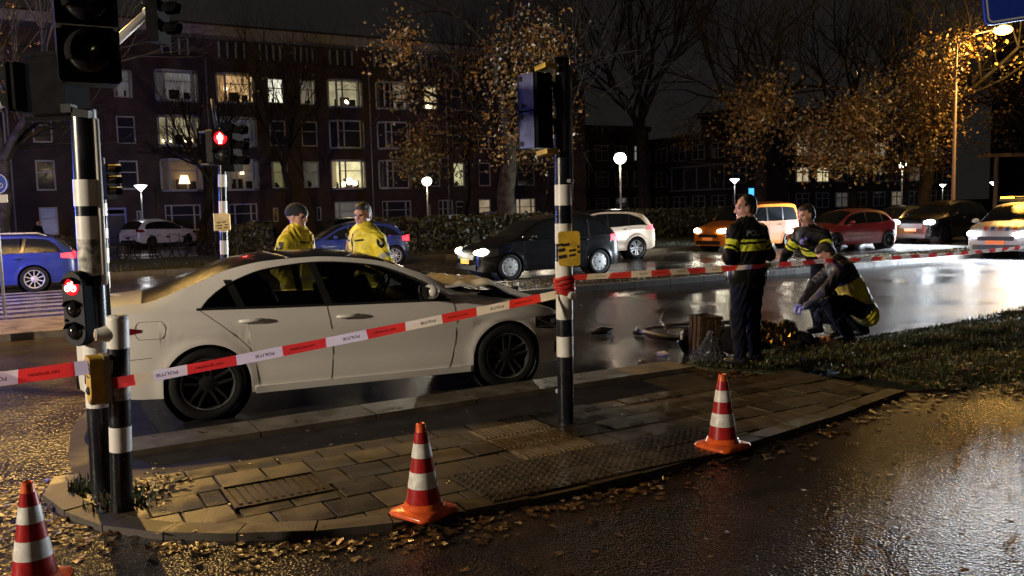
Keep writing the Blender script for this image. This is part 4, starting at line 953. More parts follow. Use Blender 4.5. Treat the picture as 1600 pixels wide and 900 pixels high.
for z in (.27, 0, -.27):
    mb = MB(); visor(mb, (0, -.052, z), .11, .24, (0, -1, 0)); mb.build('visor', M['sigblack'], hd, True)

# --- signs
sg = thing('direction_sign', 'large blue direction sign with white border, cut off at the top right corner', 'sign', (9.6, 14.05, 0))
mb = MB(); mb.rbox((-.80, -.03, 5.37), (2.35, .05, 1.40), .10, 0, Matrix.Rotation(R(-7.5), 3, 'Y')); pn = mb.build('panel', M['signblue'], sg, 30)
rot = Matrix.Rotation(R(-7.5), 3, 'Y'); mb = MB(); out = []
def rr_pts(w, h, r_, n=5):
    p = []
    for cx, cz, a0 in ((w / 2 - r_, h / 2 - r_, 0), (-w / 2 + r_, h / 2 - r_, 90), (-w / 2 + r_, -h / 2 + r_, 180), (w / 2 - r_, -h / 2 + r_, 270)):
        for i in range(n + 1): a = R(a0 + 90 * i / n); p.append((cx + r_ * math.cos(a), cz + r_ * math.sin(a)))
    return p
o1, o2 = rr_pts(2.29, 1.34, .09), rr_pts(2.23, 1.28, .065); c_ = Vector((-.80, -.058, 5.37)); k = len(o1)
mb.add([c_ + rot @ Vector((p[0], 0, p[1])) for p in o1] + [c_ + rot @ Vector((p[0], 0, p[1])) for p in o2], [(i, (i + 1) % k, (i + 1) % k + k, i + k) for i in range(k)])
mb.build('border', M['signwhite'], pn)
mb = MB(); c2 = c_ + rot @ Vector((-.59, -.001, -.02)); mb.add([c2 + rot @ Vector(v) for v in ((-.035, 0, -.30), (.035, 0, -.30), (.035, 0, .2), (.12, 0, .2), (0, 0, .42), (-.12, 0, .2), (-.035, 0, .2))], [(0, 1, 2, 6), (3, 4, 5)]); mb.build('arrow', M['signwhite'], pn)
mb = MB(); mb.tube([(0, .1, 0), (0, .1, 6)], .10, 12); mb.tube([(-1.9, .06, 5.4), (.1, .06, 5.4)], .05, 10); mb.build('post', M['steel'], sg, True)
bs_ = thing('cycle_path_sign', 'round blue sign with a white bicycle above a small white plate, at the left edge', 'sign', (-9.62, 16.0, 0))
mb = MB(); mb.tube([(0, .04, 0), (0, .04, 2.75)], .03, 10); mb.build('post', M['steel'], bs_, True)
mb = MB(); disc(mb, (.08, 0, 2.49), .19, (0, -1, 0), 0, 28, 0, .012); dd = mb.build('disc', M['signblue'], bs_)
mb = MB(); mb.lathe([(.176, 0), (.188, 0), (.188, .002), (.176, .002), (.176, 0)], 28, 0, Matrix.Translation((.08, -.016, 2.49)) @ Matrix.Rotation(PI / 2, 4, 'X')); mb.build('rim_line', M['signwhite'], dd)
mb = MB()
for sx in (-1, 1): mb.lathe([(.034, -.002), (.044, -.002), (.044, .002), (.034, .002), (.034, -.002)], 16, 0, Matrix.Translation((.08 + sx * .068, -.018, 2.455)) @ Matrix.Rotation(PI / 2, 4, 'X'))
for a, b in (((-.068, 2.455), (-.01, 2.455)), ((-.01, 2.455), (.04, 2.53)), ((-.068, 2.455), (-.035, 2.53)), ((-.035, 2.525), (.04, 2.525)), ((.068, 2.455), (.036, 2.56)), ((-.055, 2.545), (-.018, 2.545)), ((-.035, 2.53), (-.01, 2.455))): mb.tube([(.08 + a[0], -.018, a[1]), (.08 + b[0], -.018, b[1])], .007, 5)
mb.build('bicycle_symbol', M['signwhite'], dd)
mb = MB(); mb.box((.10, -.005, 2.21), (.30, .012, .15)); mb.build('plate', M['signwhite'], bs_)
ps = thing('parking_sign', 'small bright blue sign behind the standing officer\'s head', 'sign', (16.94, 60, .1))
mb = MB(); mb.tube([(0, .05, 0), (0, .05, 2.6)], .03, 8); mb.build('post', M['steel'], ps)
mb = MB(); mb.box((0, 0, 2.35), (.36, .04, .62)); mb.build('panel', M['signblue_lit'], ps)
gt = thing('height_gantry', 'brown T shaped gantry post at the right edge, beyond the police car', 'gantry', (34.07, 60, 0))
mb = MB(); mb.tube([(0, 0, 0), (0, 0, 4.55)], .15, 10); mb.build('post', M['rustpost'], gt)
mb = MB(); mb.box((.35, 0, 4.62), (3.3, .25, .26)); mb.build('beam', M['rustpost'], gt)

# ================================================================== TRAFFIC CONES
def cone(label, loc, rz):
    o = thing('traffic_cone', label, 'traffic cone', loc, rz, 'traffic cones round the pavement island')
    mb = MB(); b = .175
    def ring(w, z, r_=.05, n=4): return [(x, y, z) for x, y in rr_pts(w, w, r_, n)]
    P_ = [ring(.295, 0), ring(.305, .012), ring(.292, .026), ring(.245, .036, .10)]
    circ = lambda r_, z: [(r_ * math.cos(R(45) + 2 * PI * (i + .0) / 20 - R(45) + R(9)), r_ * math.sin(R(9) + 2 * PI * i / 20), z) for i in range(20)]
    rings = P_ + [circ(.115, .045), circ(.110, .062), circ(.100, .070)]
    vs = [p for r_ in rings for p in r_]; fs = [(i * 20 + j, i * 20 + (j + 1) % 20, (i + 1) * 20 + (j + 1) % 20, (i + 1) * 20 + j) for i in range(len(rings) - 1) for j in range(20)]
    mb.add(vs, fs + [tuple(range(19, -1, -1))]); mb.build('base', M['cone_o'], o, 50)
    zs_ = [.068, .155, .245, .325, .405, .468]; rad = lambda z: .098 - (z - .068) * (.098 - .030) / .437
    for i, mm in enumerate(('cone_r', 'cone_w', 'cone_r', 'cone_w', 'cone_r')):
        mb = MB(); e = .0015 if mm == 'cone_w' else 0
        mb.lathe([(rad(zs_[i]) + e - .004, zs_[i] + .0005), (rad(zs_[i]) + e, zs_[i] + .001), (rad(zs_[i + 1]) + e, zs_[i + 1]), (rad(zs_[i + 1]) + e - .004, zs_[i + 1])], 28); mb.build('reflective_band', M[mm], o, 40)
    mb = MB(); mb.lathe([(.031, .468), (.0305, .47), (.027, .512), (.022, .516), (.020, .508), (.0005, .50)], 20); mb.build('tip', M['cone_o'], o, 40)
    return o
c1 = cone('red and white traffic cone at the bottom left corner, cut off by the frame', (-2.31, 3.92, .055), R(20))
for lab, l, rz in (('red and white traffic cone in the middle, on the near edge of the paving', (-.53, 4.68, .098), R(52)), ('red and white traffic cone farthest right, beside the studded paving', (1.45, 5.84, .098), R(38))):
    c = dup(c1); place(c, l, rz, lab)

# ================================================================== POLICE TAPE
def tape(label, pts, seg, first, width=.064, sag=.0, phase=0.0, twist=0.0, flip=False):
    P_ = [Vector(p) for p in pts]; o = thing('police_tape', label, 'barrier tape', P_[0], 0, 'red and white police tape')
    dense = []
    for a, b in zip(P_, P_[1:]):
        L_ = (b - a).length; n = max(2, int(L_ / .06))
        for i in range(n): t_ = i / n; dense.append(a.lerp(b, t_) + Vector((0, 0, -sag * L_ * L_ * 4 * t_ * (1 - t_))))
    dense.append(P_[-1]); acc = [0]
    for a, b in zip(dense, dense[1:]): acc.append(acc[-1] + (b - a).length)
    def at_(d):
        d = min(max(d, 0), acc[-1] - 1e-6); i = int(np.searchsorted(acc, d, side='right')) - 1; i = min(i, len(dense) - 2)
        return dense[i].lerp(dense[i + 1], (d - acc[i]) / max(1e-9, acc[i + 1] - acc[i]))
    d = -phase; k = first
    while d < acc[-1]:
        a, b = max(0, d), min(acc[-1], d + seg)
        if b - a > .01:
            mb = MB(); n = max(2, int((b - a) / .05)); rows = []
            for i in range(n + 1):
                x = a + (b - a) * i / n; p = at_(x) - P_[0]; tn = (at_(x + .02) - at_(x - .02)).normalized(); side = tn.cross(Vector((0, 0, 1))).normalized()
                th = twist * math.sin(x * 2.3 + 1) ; up = Vector((0, 0, 1)) * math.cos(th) + side * math.sin(th); up = (up - tn * up.dot(tn)).normalized()
                wv = side * .006 * math.sin(x * 9)
                rows.append([p - up * width / 2 + wv, p + wv * .3, p + up * width / 2 - wv])
            mb.grid(rows); s_ = mb.build('red_segment' if k % 2 else 'white_segment', M['tape_r'] if k % 2 else M['tape_w'], o, True)
            if b - a > seg * .75:
                x = (a + b) / 2 + seg * (.10 if k % 2 == 0 else -.06); p = at_(x) - P_[0]; tn = (at_(x + .05) - at_(x - .05)).normalized(); side = tn.cross(Vector((0, 0, 1))).normalized()
                if side.y > 0: side = -side
                side *= -1; nr = tn.cross(Vector((0, 0, 1))).normalized(); up = (Vector((0, 0, 1)) - tn * tn.z).normalized(); th = twist * math.sin(x * 2.3 + 1)
                side_ = tn.cross(Vector((0, 0, 1))).normalized(); up = (Vector((0, 0, 1)) * math.cos(th) + side_ * math.sin(th)); up = (up - tn * up.dot(tn)).normalized()
                toward = side_ if side_.y < 0 else -side_; toward = tn.cross(up); toward = toward if toward.y < 0 else -toward
                mb = MB(); add_text(mb, 'POLITIE' if k % 2 == 0 else 'NIET BETREDEN', p + toward * .005, -tn, -up, width * (.30 if k % 2 == 0 else .20), 0, seg * (.42 if k % 2 == 0 else .56))
                mb.build('lettering', M['ink_blue'] if k % 2 == 0 else M['ink'], s_)
        d += seg; k += 1
    return o
tape('police tape running off the left edge from the short push button post', [(-3.85, 4.30, .93), (-2.69, 4.40, .975), (-2.36, 4.79, .965), (-2.28, 4.785, .955)], .29, 0, phase=.20, width=.078)
tape('police tape sloping up across the white car from short post to central post', [(-2.29, 4.79, .86), (-2.18, 4.80, .875), (.345, 6.56, 1.125)], .292, 1, phase=.17, sag=.0012, twist=.10)
TW, TR_ = M['tape_w'], M['tape_r']; M['tape_w'] = film('dim_lit_white_tape', (.40, .37, .33)); M['tape_r'] = film('dim_lit_red_tape', (.34, .03, .028))  # darker copies of the tape film, dimmer light put into their colour
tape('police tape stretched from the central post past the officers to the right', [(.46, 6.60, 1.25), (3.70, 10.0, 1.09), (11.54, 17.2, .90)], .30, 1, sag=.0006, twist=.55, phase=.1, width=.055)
M['tape_w'], M['tape_r'] = TW, TR_
mb = MB()
for i in range(5):
    z = 1.13 + i * .028; r_ = .071
    mb.tube([(.408 + r_ * math.cos(a), 6.61 + r_ * math.sin(a), z + .012 * math.sin(a * 2 + i)) for a in np.linspace(0, 2 * PI, 17)], .016, 5)
tag(mb.build('tape_knot', M['tape_r'], None, True), 'red tape wound round the central post', 'barrier tape')
st = thing('tape_stake', 'thin steel stake holding the far end of the tape, right of the view', 'post', (11.56, 17.22, 0)); mb = MB(); mb.tube([(0, 0, 0), (0, 0, 1.195)], .02, 8); mb.build('rod', M['steel'], st); mb = MB(); mb.lathe([(.02, 1.2), (.03, 1.22), (.001, 1.25)], 8); mb.build('cap', M['steel'], st)

# ================================================================== VEHICLES
class Shape:
    """car body surface: x forward, y left, z up; side(x,z) gives the half width"""
    def __init__(s, P):
        s.P = P
        for k in ('zt', 'zb', 'zre', 'wb', 'wr'): setattr(s, k, pchip(P[k]))
        s.sill = pchip(P['sill']); s.R = P['R']; s.Ra = P['R'] + P.get('gap', .045); s.wx = P['wheels']; s.bul = P.get('bulge', .028)
        s.dlo = pchip(P['dlo']); s.dx0, s.dx1 = P['dlo'][0][0], P['dlo'][-1][0]
    def zlow(s, x):
        z = float(s.sill(x))
        for w in s.wx:
            d = abs(x - w)
            if d <= s.Ra: z = max(z, s.R - .01 + math.sqrt(max(0, s.Ra ** 2 - d * d)))
        return z
    def side(s, x, z):
        zb, wb = float(s.zb(x)), float(s.wb(x)); b = s.bul; zc = .58
        if z <= zb:
            if z > zc: y = wb + b * (1 - ((z - zc) / max(.05, zb - zc)) ** 2)
            else: y = wb + b - .055 * ((zc - z) / .38) ** 2
            y -= .016 * math.exp(-((z - .48) / .10) ** 2) * min(1, max(0, (1.45 - abs(x)) / .3))
            if s.P.get('crease'):
                cz = s.P['crease'] - .02 * x; q = min(1, max(0, (cz - z) / .035)); y -= .016 * q * q * (3 - 2 * q) * min(1, max(0, (2.0 - abs(x)) / .5)) * min(1, max(0, (z - .28) / .2))
            if zb > .8: y += .006 * math.exp(-((z - (zb - .13)) / .025) ** 2)
            for w in s.wx:                       # flared wheel arches
                d = math.hypot(x - w, z - s.R)
                y += .014 * math.exp(-((d - s.Ra) / .05) ** 2)
            return y
        zr, wr = float(s.zre(x)), float(s.wr(x)); u = min(1, (z - zb) / max(.02, zr - zb))
        return wb + (wr - wb) * u + .022 * math.sin(PI * u) * min(1, (zr - zb) / .3)
    def top(s, x, v):
        zr, zt, wr = float(s.zre(x)), float(s.zt(x)), float(s.wr(x)); return (x, wr * v, zr + (zt - zr) * (1 - abs(v) ** 2.3))
    def stations(s, n=70):
        a, b = s.P['tail'], s.P['nose']; xs = list(np.linspace(a, b, n)) + [b - e for e in (.01, .025, .05, .09, .14)] + [a + e for e in (.01, .03, .06, .1)]
        for w in s.wx:
            xs += [w + s.Ra * math.cos(t) for t in np.linspace(0, PI, 19)] + [w - s.Ra - .003, w + s.Ra + .003]
        return sorted(set(round(x, 4) for x in xs if a <= x <= b))
    def patch(s, mb, x0, x1, f0, f1, nx=14, nz=5, off=.004, sd=-1, mi=0, skirt=0.0, taper=None):
        rows = []
        for i in range(nx + 1):
            x = x0 + (x1 - x0) * i / nx; a, b = float(f0(x)), float(f1(x))
            rows.append([(x, sd * (s.side(x, a + (b - a) * j / nz) + off), a + (b - a) * j / nz) for j in range(nz + 1)])
        if sd > 0: rows = rows[::-1]
        mb.grid(rows, mi)
        if skirt:
            loop = rows[0] + [r_[-1] for r_ in rows[1:]] + rows[-1][-2::-1] + [r_[0] for r_ in rows[-2:0:-1]]; k = len(loop)
            ins = [(p[0], p[1] - sd * skirt, p[2]) for p in loop]
            mb.add(loop + ins, [(i, i + k, (i + 1) % k + k, (i + 1) % k) for i in range(k)], mi)
    def seam(s, mb, pts, w=.0028, sd=-1, off=.0035):
        dn = [(a[0] + (b[0] - a[0]) * i / 7, a[1] + (b[1] - a[1]) * i / 7) for a, b in zip(pts, pts[1:]) for i in range(7)] + [pts[-1]]
        mb.tube([(x, sd * (s.side(x, z) + off - w), z) for x, z in dn], w, 5)

def wheel(root, x, y, R_, wd, style, sd):
    w = bpy.data.objects.new('wheel', None); COL.objects.link(w); w.parent = root; w.location = (x, y, R_); w.rotation_euler = (PI / 2 if sd < 0 else -PI / 2, 0, 0)
    key = (style, R_, wd)
    if key not in wheel.cache:
        rr = R_ * .70; h = wd / 2; mb = MB()
        mb.lathe([(rr, -h), (rr + .01, h * .9), (R_ * .80, h), (R_ * .93, h * .95), (R_ * .985, h * .78), (R_, h * .5), (R_, -h * .5), (R_ * .98, -h * .8), (R_ * .9, -h), (rr, -h)], 40); ty = mb.mesh('tyre', M['rubber'], 40)
        mb = MB(); mats = {'amg': ['rim_dark', 'rim_edge', 'under'], 'ten': ['rim_silver', 'rim_silver', 'under'], 'hub': ['hubcap', 'hubcap', 'under'], 'five': ['rim_silver', 'rim_silver', 'under'], 'dark': ['rim_dark', 'rim_dark', 'under']}[style]
        mb.lathe([(rr * 1.02, h * .86), (rr * 1.0, h * .90), (rr * .955, h * .86), (rr * .93, h * .3), (rr * .92, -h)], 40, 1 if style == 'amg' else 0)
        mb.lathe([(rr * .93, -h * .2), (.0005, -h * .2)], 30, 2)
        if style == 'hub':
            n = 10
            mb.lathe([(rr * .96, h * .80), (rr * .74, h * .92), (rr * .3, h * .98), (.0005, h * 1.0)], 40, 0)
            for i in range(n):
                a = 2 * PI * i / n; Mx = Matrix.Rotation(a, 4, 'Z') @ Matrix.Translation((rr * .80, 0, h * .90)) @ Matrix.Diagonal((1, .62, 1, 1)); mb.lathe([(rr * .10, 0), (rr * .09, .006), (.0005, .006)], 10, 2, Mx)
            mb.lathe([(.025, h), (.022, h + .008), (.0005, h + .008)], 12, 2)
        else:
            n = {'amg': 5, 'ten': 10, 'five': 5, 'dark': 5}[style]
            for i in range(n):
                a = 2 * PI * i / n + .31; rot = Matrix.Rotation(a, 3, 'Z')
                prs = [(-.5, 1), (.5, 1)] if style in ('amg', 'five') else [(0, 1.0)]
                for off, k in prs:
                    w0, w1 = (.026, .019) if style == 'amg' else ((.030, .034) if style == 'five' else (.017, .024))
                    sp = off * .10 * (1 if style == 'five' else .85)
                    vs = [(.05, off * .05 - w0 / 2, h * .62), (.05, off * .05 + w0 / 2, h * .62), (rr * .96, sp + w1 / 2, h * .84), (rr * .96, sp - w1 / 2, h * .84), (.05, off * .05 - w0 / 2, 0), (.05, off * .05 + w0 / 2, 0), (rr * .96, sp + w1 / 2, h * .4), (rr * .96, sp - w1 / 2, h * .4)]
                    vs = [rot @ Vector(v) for v in vs]; mb.add(vs, [(0, 1, 2, 3)], 0); mb.add(vs, [(0, 3, 7, 4), (1, 5, 6, 2), (0, 4, 5, 1)], 1)
            mb.lathe([(.085, h * .3), (.075, h * .62), (.045, h * .72), (.0005, h * .74)], 20, 0)
            for i in range(5): a = 2 * PI * i / 5; mb.lathe([(.009, h * .6), (.008, h * .70), (.0005, h * .70)], 6, 2, Matrix.Translation((.055 * math.cos(a), .055 * math.sin(a), 0)))
        wheel.cache[key] = (ty, mb.mesh('rim', [M[q] for q in mats], 30))
    ty, rm = wheel.cache[key]; link_mesh('tyre', ty, w); link_mesh('rim', rm, w); return w
wheel.cache = {}

def car(name, label, cat, P, loc, rz, paint, wheels='dark', glassm=None, n=70, group=None, lights_on=None, tails_on=None, plate=None, detail=1, lod=1, sides=(-1, 1), plate_f=None, roof_m=None):
    S = Shape(P); root = thing(name, label, cat, loc, rz, group); gl = glassm or M['dglass']
    xs = S.stations(n); fr = [0, .05, .12, .2, .3, .4, .5, .6, .7, .8, .88, .94, 1.0]
    body = MB()
    for sd in (-1, 1):
        rows = []
        for x in xs:
            zl, zb = S.zlow(x), float(S.zb(x)); y0 = S.side(x, zl)
            rows.append([(x, sd * (y0 - .09), zl + .002)] + [(x, sd * S.side(x, zl + (zb - zl) * f), zl + (zb - zl) * f) for f in fr])
        if sd > 0: rows = rows[::-1]
        body.grid(rows)
        # pillars and roof rail: everything between the glass and the roof edge
        rows = []
        for x in xs:
            zb, zr = float(S.zb(x)), float(S.zre(x)); z0 = max(zb, float(S.dlo(x))) if S.dx0 < x < S.dx1 else zb; z0 = min(z0, zr - .004)
            rows.append([(x, sd * S.side(x, z0 + (zr - z0) * j / 4), z0 + (zr - z0) * j / 4) for j in range(5)])
        if sd > 0: rows = rows[::-1]
        body.grid(rows)
    for x, sg_ in ((xs[-1], 1), (xs[0], -1)):           # nose and tail faces
        zl, zb, zr = S.zlow(x), float(S.zb(x)), float(S.zre(x)); lv = [zl + (zb - zl) * f for f in fr] + [zr]
        rows = [[(x, -S.side(x, min(z, zr)), z) for z in lv], [(x, S.side(x, min(z, zr)), z) for z in lv]]
        if sg_ < 0: rows = rows[::-1]
        body.grid(rows); tp = [S.top(x, v) for v in np.linspace(-1, 1, 9)]; body.add(tp, [tuple(range(9))[::sg_]])
    body.build('body', paint, root, 38)
    xc, xw, xr_, xb = P['cowl'], P['wind_top'], P['rear_top'], P['rear_base']; vv = np.linspace(-1, 1, 15)
    def topmesh(nm, a, b, m, k=24, f=None, par=None):
        rows = []
        for x in np.linspace(a, b, k):
            rows.append([(lambda q: f(*q) if f else q)(S.top(float(x), float(v))) for v in vv])
        mb = MB(); mb.grid(rows); return mb.build(nm, m, root, True)
    if not P.get('own_bonnet'): topmesh('bonnet', xc, P['nose'], paint)
    topmesh('windscreen', xw, xc, gl if glassm is None else M['cglass']); topmesh('roof', xr_, xw, roof_m or paint)
    topmesh('rear_window', xb, xr_, M['rglass']);
    if xb > P['tail'] + .02: topmesh('boot_lid', P['tail'], xb, paint, 14)
    mb = MB(); mb.box(((P['nose'] + P['tail']) / 2, 0, .29), (P['nose'] - P['tail'] - .5, 1.24, .16)); mb.build('underbody', M['under'], root)
    for wx_ in P['wheels']:
        for sd in (-1, 1):
            mb = MB(); Mx = Matrix.Translation((wx_, sd * .45, S.R - .01)) @ Matrix.Rotation(-sd * PI / 2, 4, 'X')
            yo = S.side(wx_, S.R + S.Ra) - .45 - .075
            mb.lathe([(.0005, 0), (S.Ra + .015, 0), (S.Ra + .015, yo)], 30, 0, Mx); mb.build('wheel_well', M['under'], root, True)
            wheel(root, wx_, sd * (P['track'] - P['tw'] / 2), S.R, P['tw'], wheels, sd)
    # side glass
    for sd in sides:
        cuts = P['glass_cuts']
        for a, b in zip(cuts, cuts[1:]):
            a_, b_ = a + .012, b - .012
            mb = MB(); S.patch(mb, a_, b_, lambda x: float(S.zb(x)) + .012, lambda x: max(float(S.zb(x)) + .013, float(S.dlo(x)) - .004), 16, 4, -.006 if glassm else .002, sd); mb.build('side_window', gl, root, True)
        for c in cuts[1:-1]:
            mb = MB(); tl = P.get('pillar_lean', -.10)
            rows = [[(c + q + tl * u, sd * (S.side(c + q + tl * u, float(S.zb(c)) + (float(S.dlo(c)) - float(S.zb(c))) * u) + .003), float(S.zb(c)) + (float(S.dlo(c)) - float(S.zb(c))) * u) for u in np.linspace(0, 1, 5)] for q in (-.035, .035)]
            if sd > 0: rows = rows[::-1]
            mb.grid(rows); mb.build('pillar_trim', M['trim'], root, True)
    # doors: seams, handles
    for sd in sides:
        for ln in P['seams']: sm = MB(); S.seam(sm, ln, .003 if lod < 2 else .0019, sd); sm.build('door_seam', M['seam'], root)
    for sd in sides:
        for hx, hz in P['handles']:
            mb = MB(); y = S.side(hx, hz); mb.tube([(hx - .11, sd * (y + .004), hz), (hx - .09, sd * (y + .028), hz + .002), (hx, sd * (y + .034), hz + .004), (hx + .09, sd * (y + .028), hz + .003), (hx + .11, sd * (y + .004), hz)], [.010, .014, .015, .014, .010], 8, 0, True, 1.2); mb.build('door_handle', P.get('handle_m', paint), root, True)
        mx_, mz_ = P['mirror']; y = S.side(mx_, mz_ - .06)
        mb = MB(); mb.sphere((mx_ + .01, sd * (y + .13), mz_ + .02), .10, 14, 10, 0, (.75, 1.05, .72)); o = mb.build('wing_mirror', P.get('mirror_m', paint), root, True)
        mb = MB(); mb.box((mx_ + .01, sd * (y + .04), mz_ - .05), (.07, .12, .035)); mb.box((mx_ - .055, sd * (y + .135), mz_ + .018), (.02, .15, .095)); mb.build('mirror_foot', M['trim'], o)
    # lamps
    for sd in (-1, 1):
        a, b, z0, z1 = P['headlamp']; mb = MB()
        S.patch(mb, a, b, lambda x: z0 + (z1 - z0) * .45 * max(0, (b - x - .25) / (b - a)), lambda x: min(z1, float(S.zb(x)) - .004), 10, 4, .005, sd, 0, .01)
        hl = mb.build('headlamp', M['head_off'], root, True)
        if lights_on:
            mb = MB(); hr = P.get('head_r', .13); hz = (z0 + z1) / 2; cen = []
            for u in np.linspace(0, 1, 7):        # lamp unit wrapping round the corner of the nose
                xx = P['nose'] - .30 + .26 * float(u); cen.append((xx, sd * (S.side(xx, hz) - .05), hz + .03 * (1 - float(u))))
            mb.tube(cen, [hr * q for q in (.25, .5, .68, .78, .78, .66, .35)], 12, 0, True, .8); mb.build('lamp_glow', lights_on, hl, True)
        a, b, z0, z1 = P['taillamp']; mb = MB()
        S.patch(mb, a, b, lambda x: z0 + (z1 - z0) * P.get('tail_taper', .2) * max(0, (x - a)) / (b - a), lambda x: z1 - (z1 - z0) * P.get('tail_taper', .2) * max(0, (x - a)) / (b - a), 10, 4, .006, sd, 0, .01)
        mb.build('tail_lamp', M['tail_on'] if tails_on else M['tail_off'], root, True)
    # grille, bumper strip, plates
    xn = P['nose']; mb = MB(); gz0, gz1 = P['grille']; mb.rbox((xn + .004, 0, (gz0 + gz1) / 2), (P.get('grille_w', .95), .03, gz1 - gz0), .03, 0, Matrix.Rotation(PI / 2, 3, 'Z')); mb.rbox((xn + .004, 0, .33), (1.2, .03, .14), .03, 0, Matrix.Rotation(PI / 2, 3, 'Z')); mb.build('grille', M['trim'], root)
    if plate_f or plate:
        for x, z, pm in ((xn + .026, P.get('plate_z', .47), plate_f or plate), (P['tail'] - .012, P.get('plate_zr', .78), plate)):
            if pm is None: continue
            mb = MB(); mb.box((x, 0, z), (.012, .50, .115)); pl_ = mb.build('number_plate', pm, root)
            if plate_f and x > 0 and P.get('plate_text'):
                mb = MB(); add_text(mb, P['plate_text'], (x + .0075, 0, z), (0, 1, 0), (0, 0, 1), .07, 0, .42); mb.build('lettering', M['ink'], pl_)
    mb = MB(); mb.box((P['tail'] - .004, 0, .42), (.03, 1.2, .16)); mb.build('rear_valance', M['trim'], root)
    return root, S

def seam_curve(*p): return list(p)
BASE = dict(R=.325, wheels=(1.34, -1.34), track=.88, tw=.20, sill=[(-2.2, .30), (-1.9, .22), (1.9, .20), (2.2, .24)], pillar_lean=-.10)
MPV = dict(BASE, nose=2.17, tail=-2.06, cowl=1.22, wind_top=.28, rear_top=-1.62, rear_base=-1.98,
    zt=[(2.17, .62), (2.13, .74), (2.0, .86), (1.6, .99), (1.22, 1.07), (.8, 1.30), (.28, 1.53), (-.3, 1.62), (-1.0, 1.61), (-1.62, 1.54), (-1.85, 1.30), (-1.98, 1.06), (-2.06, .86)],
    zb=[(2.17, .56), (2.1, .68), (1.9, .80), (1.4, .93), (.9, .97), (-.5, 1.0), (-1.5, 1.05), (-1.9, 1.0), (-2.06, .80)],
    zre=[(2.17, .58), (2.1, .71), (1.9, .83), (1.3, .98), (1.1, 1.05), (.3, 1.45), (-.3, 1.53), (-1.0, 1.52), (-1.6, 1.45), (-1.85, 1.2), (-2.0, 1.02), (-2.06, .82)],
    wb=[(2.17, .52), (2.12, .64), (2.0, .74), (1.7, .82), (1.2, .855), (-1.2, .86), (-1.8, .83), (-2.0, .76), (-2.06, .66)],
    wr=[(2.17, .46), (2.0, .62), (1.3, .74), (.3, .60), (-1.5, .58), (-1.9, .66), (-2.06, .58)],
    dlo=[(-1.72, 1.06), (-1.5, 1.36), (-.9, 1.46), (-.2, 1.47), (.35, 1.39), (.85, 1.12), (1.02, .98)], glass_cuts=[-1.72, -1.02, -.20, 1.02],
    seams=[[(.92, .96), (.93, .6), (.86, .26)], [(-.20, 1.0), (-.22, .6), (-.22, .24)], [(-1.05, 1.02), (-1.02, .85), (-.93, .68), (-.90, .30)]], handles=[(-.05, .90), (-.90, .93)], mirror=(.72, 1.04),
    headlamp=(1.66, 2.13, .60, .80), taillamp=(-2.04, -1.72, .84, 1.08), grille=(.52, .64), head_r=.15, plate_text='49-JK-ZD')
HATCH = dict(MPV, tail=-1.95, rear_top=-1.45, rear_base=-1.88, zt=[(2.17, .62), (2.13, .72), (2.0, .82), (1.6, .93), (1.15, 1.0), (.7, 1.22), (.2, 1.42), (-.3, 1.48), (-.9, 1.47), (-1.45, 1.39), (-1.7, 1.2), (-1.88, 1.0), (-1.95, .84)],
    zb=[(2.17, .56), (2.1, .66), (1.9, .76), (1.4, .87), (.9, .91), (-.5, .95), (-1.4, 1.0), (-1.8, .94), (-1.95, .78)], zre=[(2.17, .58), (2.1, .69), (1.9, .79), (1.3, .91), (1.05, .99), (.25, 1.34), (-.3, 1.40), (-.9, 1.385), (-1.45, 1.30), (-1.7, 1.1), (-1.88, .96), (-1.95, .80)],
    dlo=[(-1.55, 1.01), (-1.35, 1.20), (-.9, 1.32), (-.2, 1.34), (.3, 1.27), (.8, 1.03), (.96, .92)], glass_cuts=[-1.55, -1.0, -.2, .96], taillamp=(-1.93, -1.62, .78, 1.0), mirror=(.68, .98), wb=[(2.17, .52), (2.12, .64), (2.0, .74), (1.7, .81), (1.2, .84), (-1.2, .845), (-1.7, .80), (-1.88, .72), (-1.95, .62)])
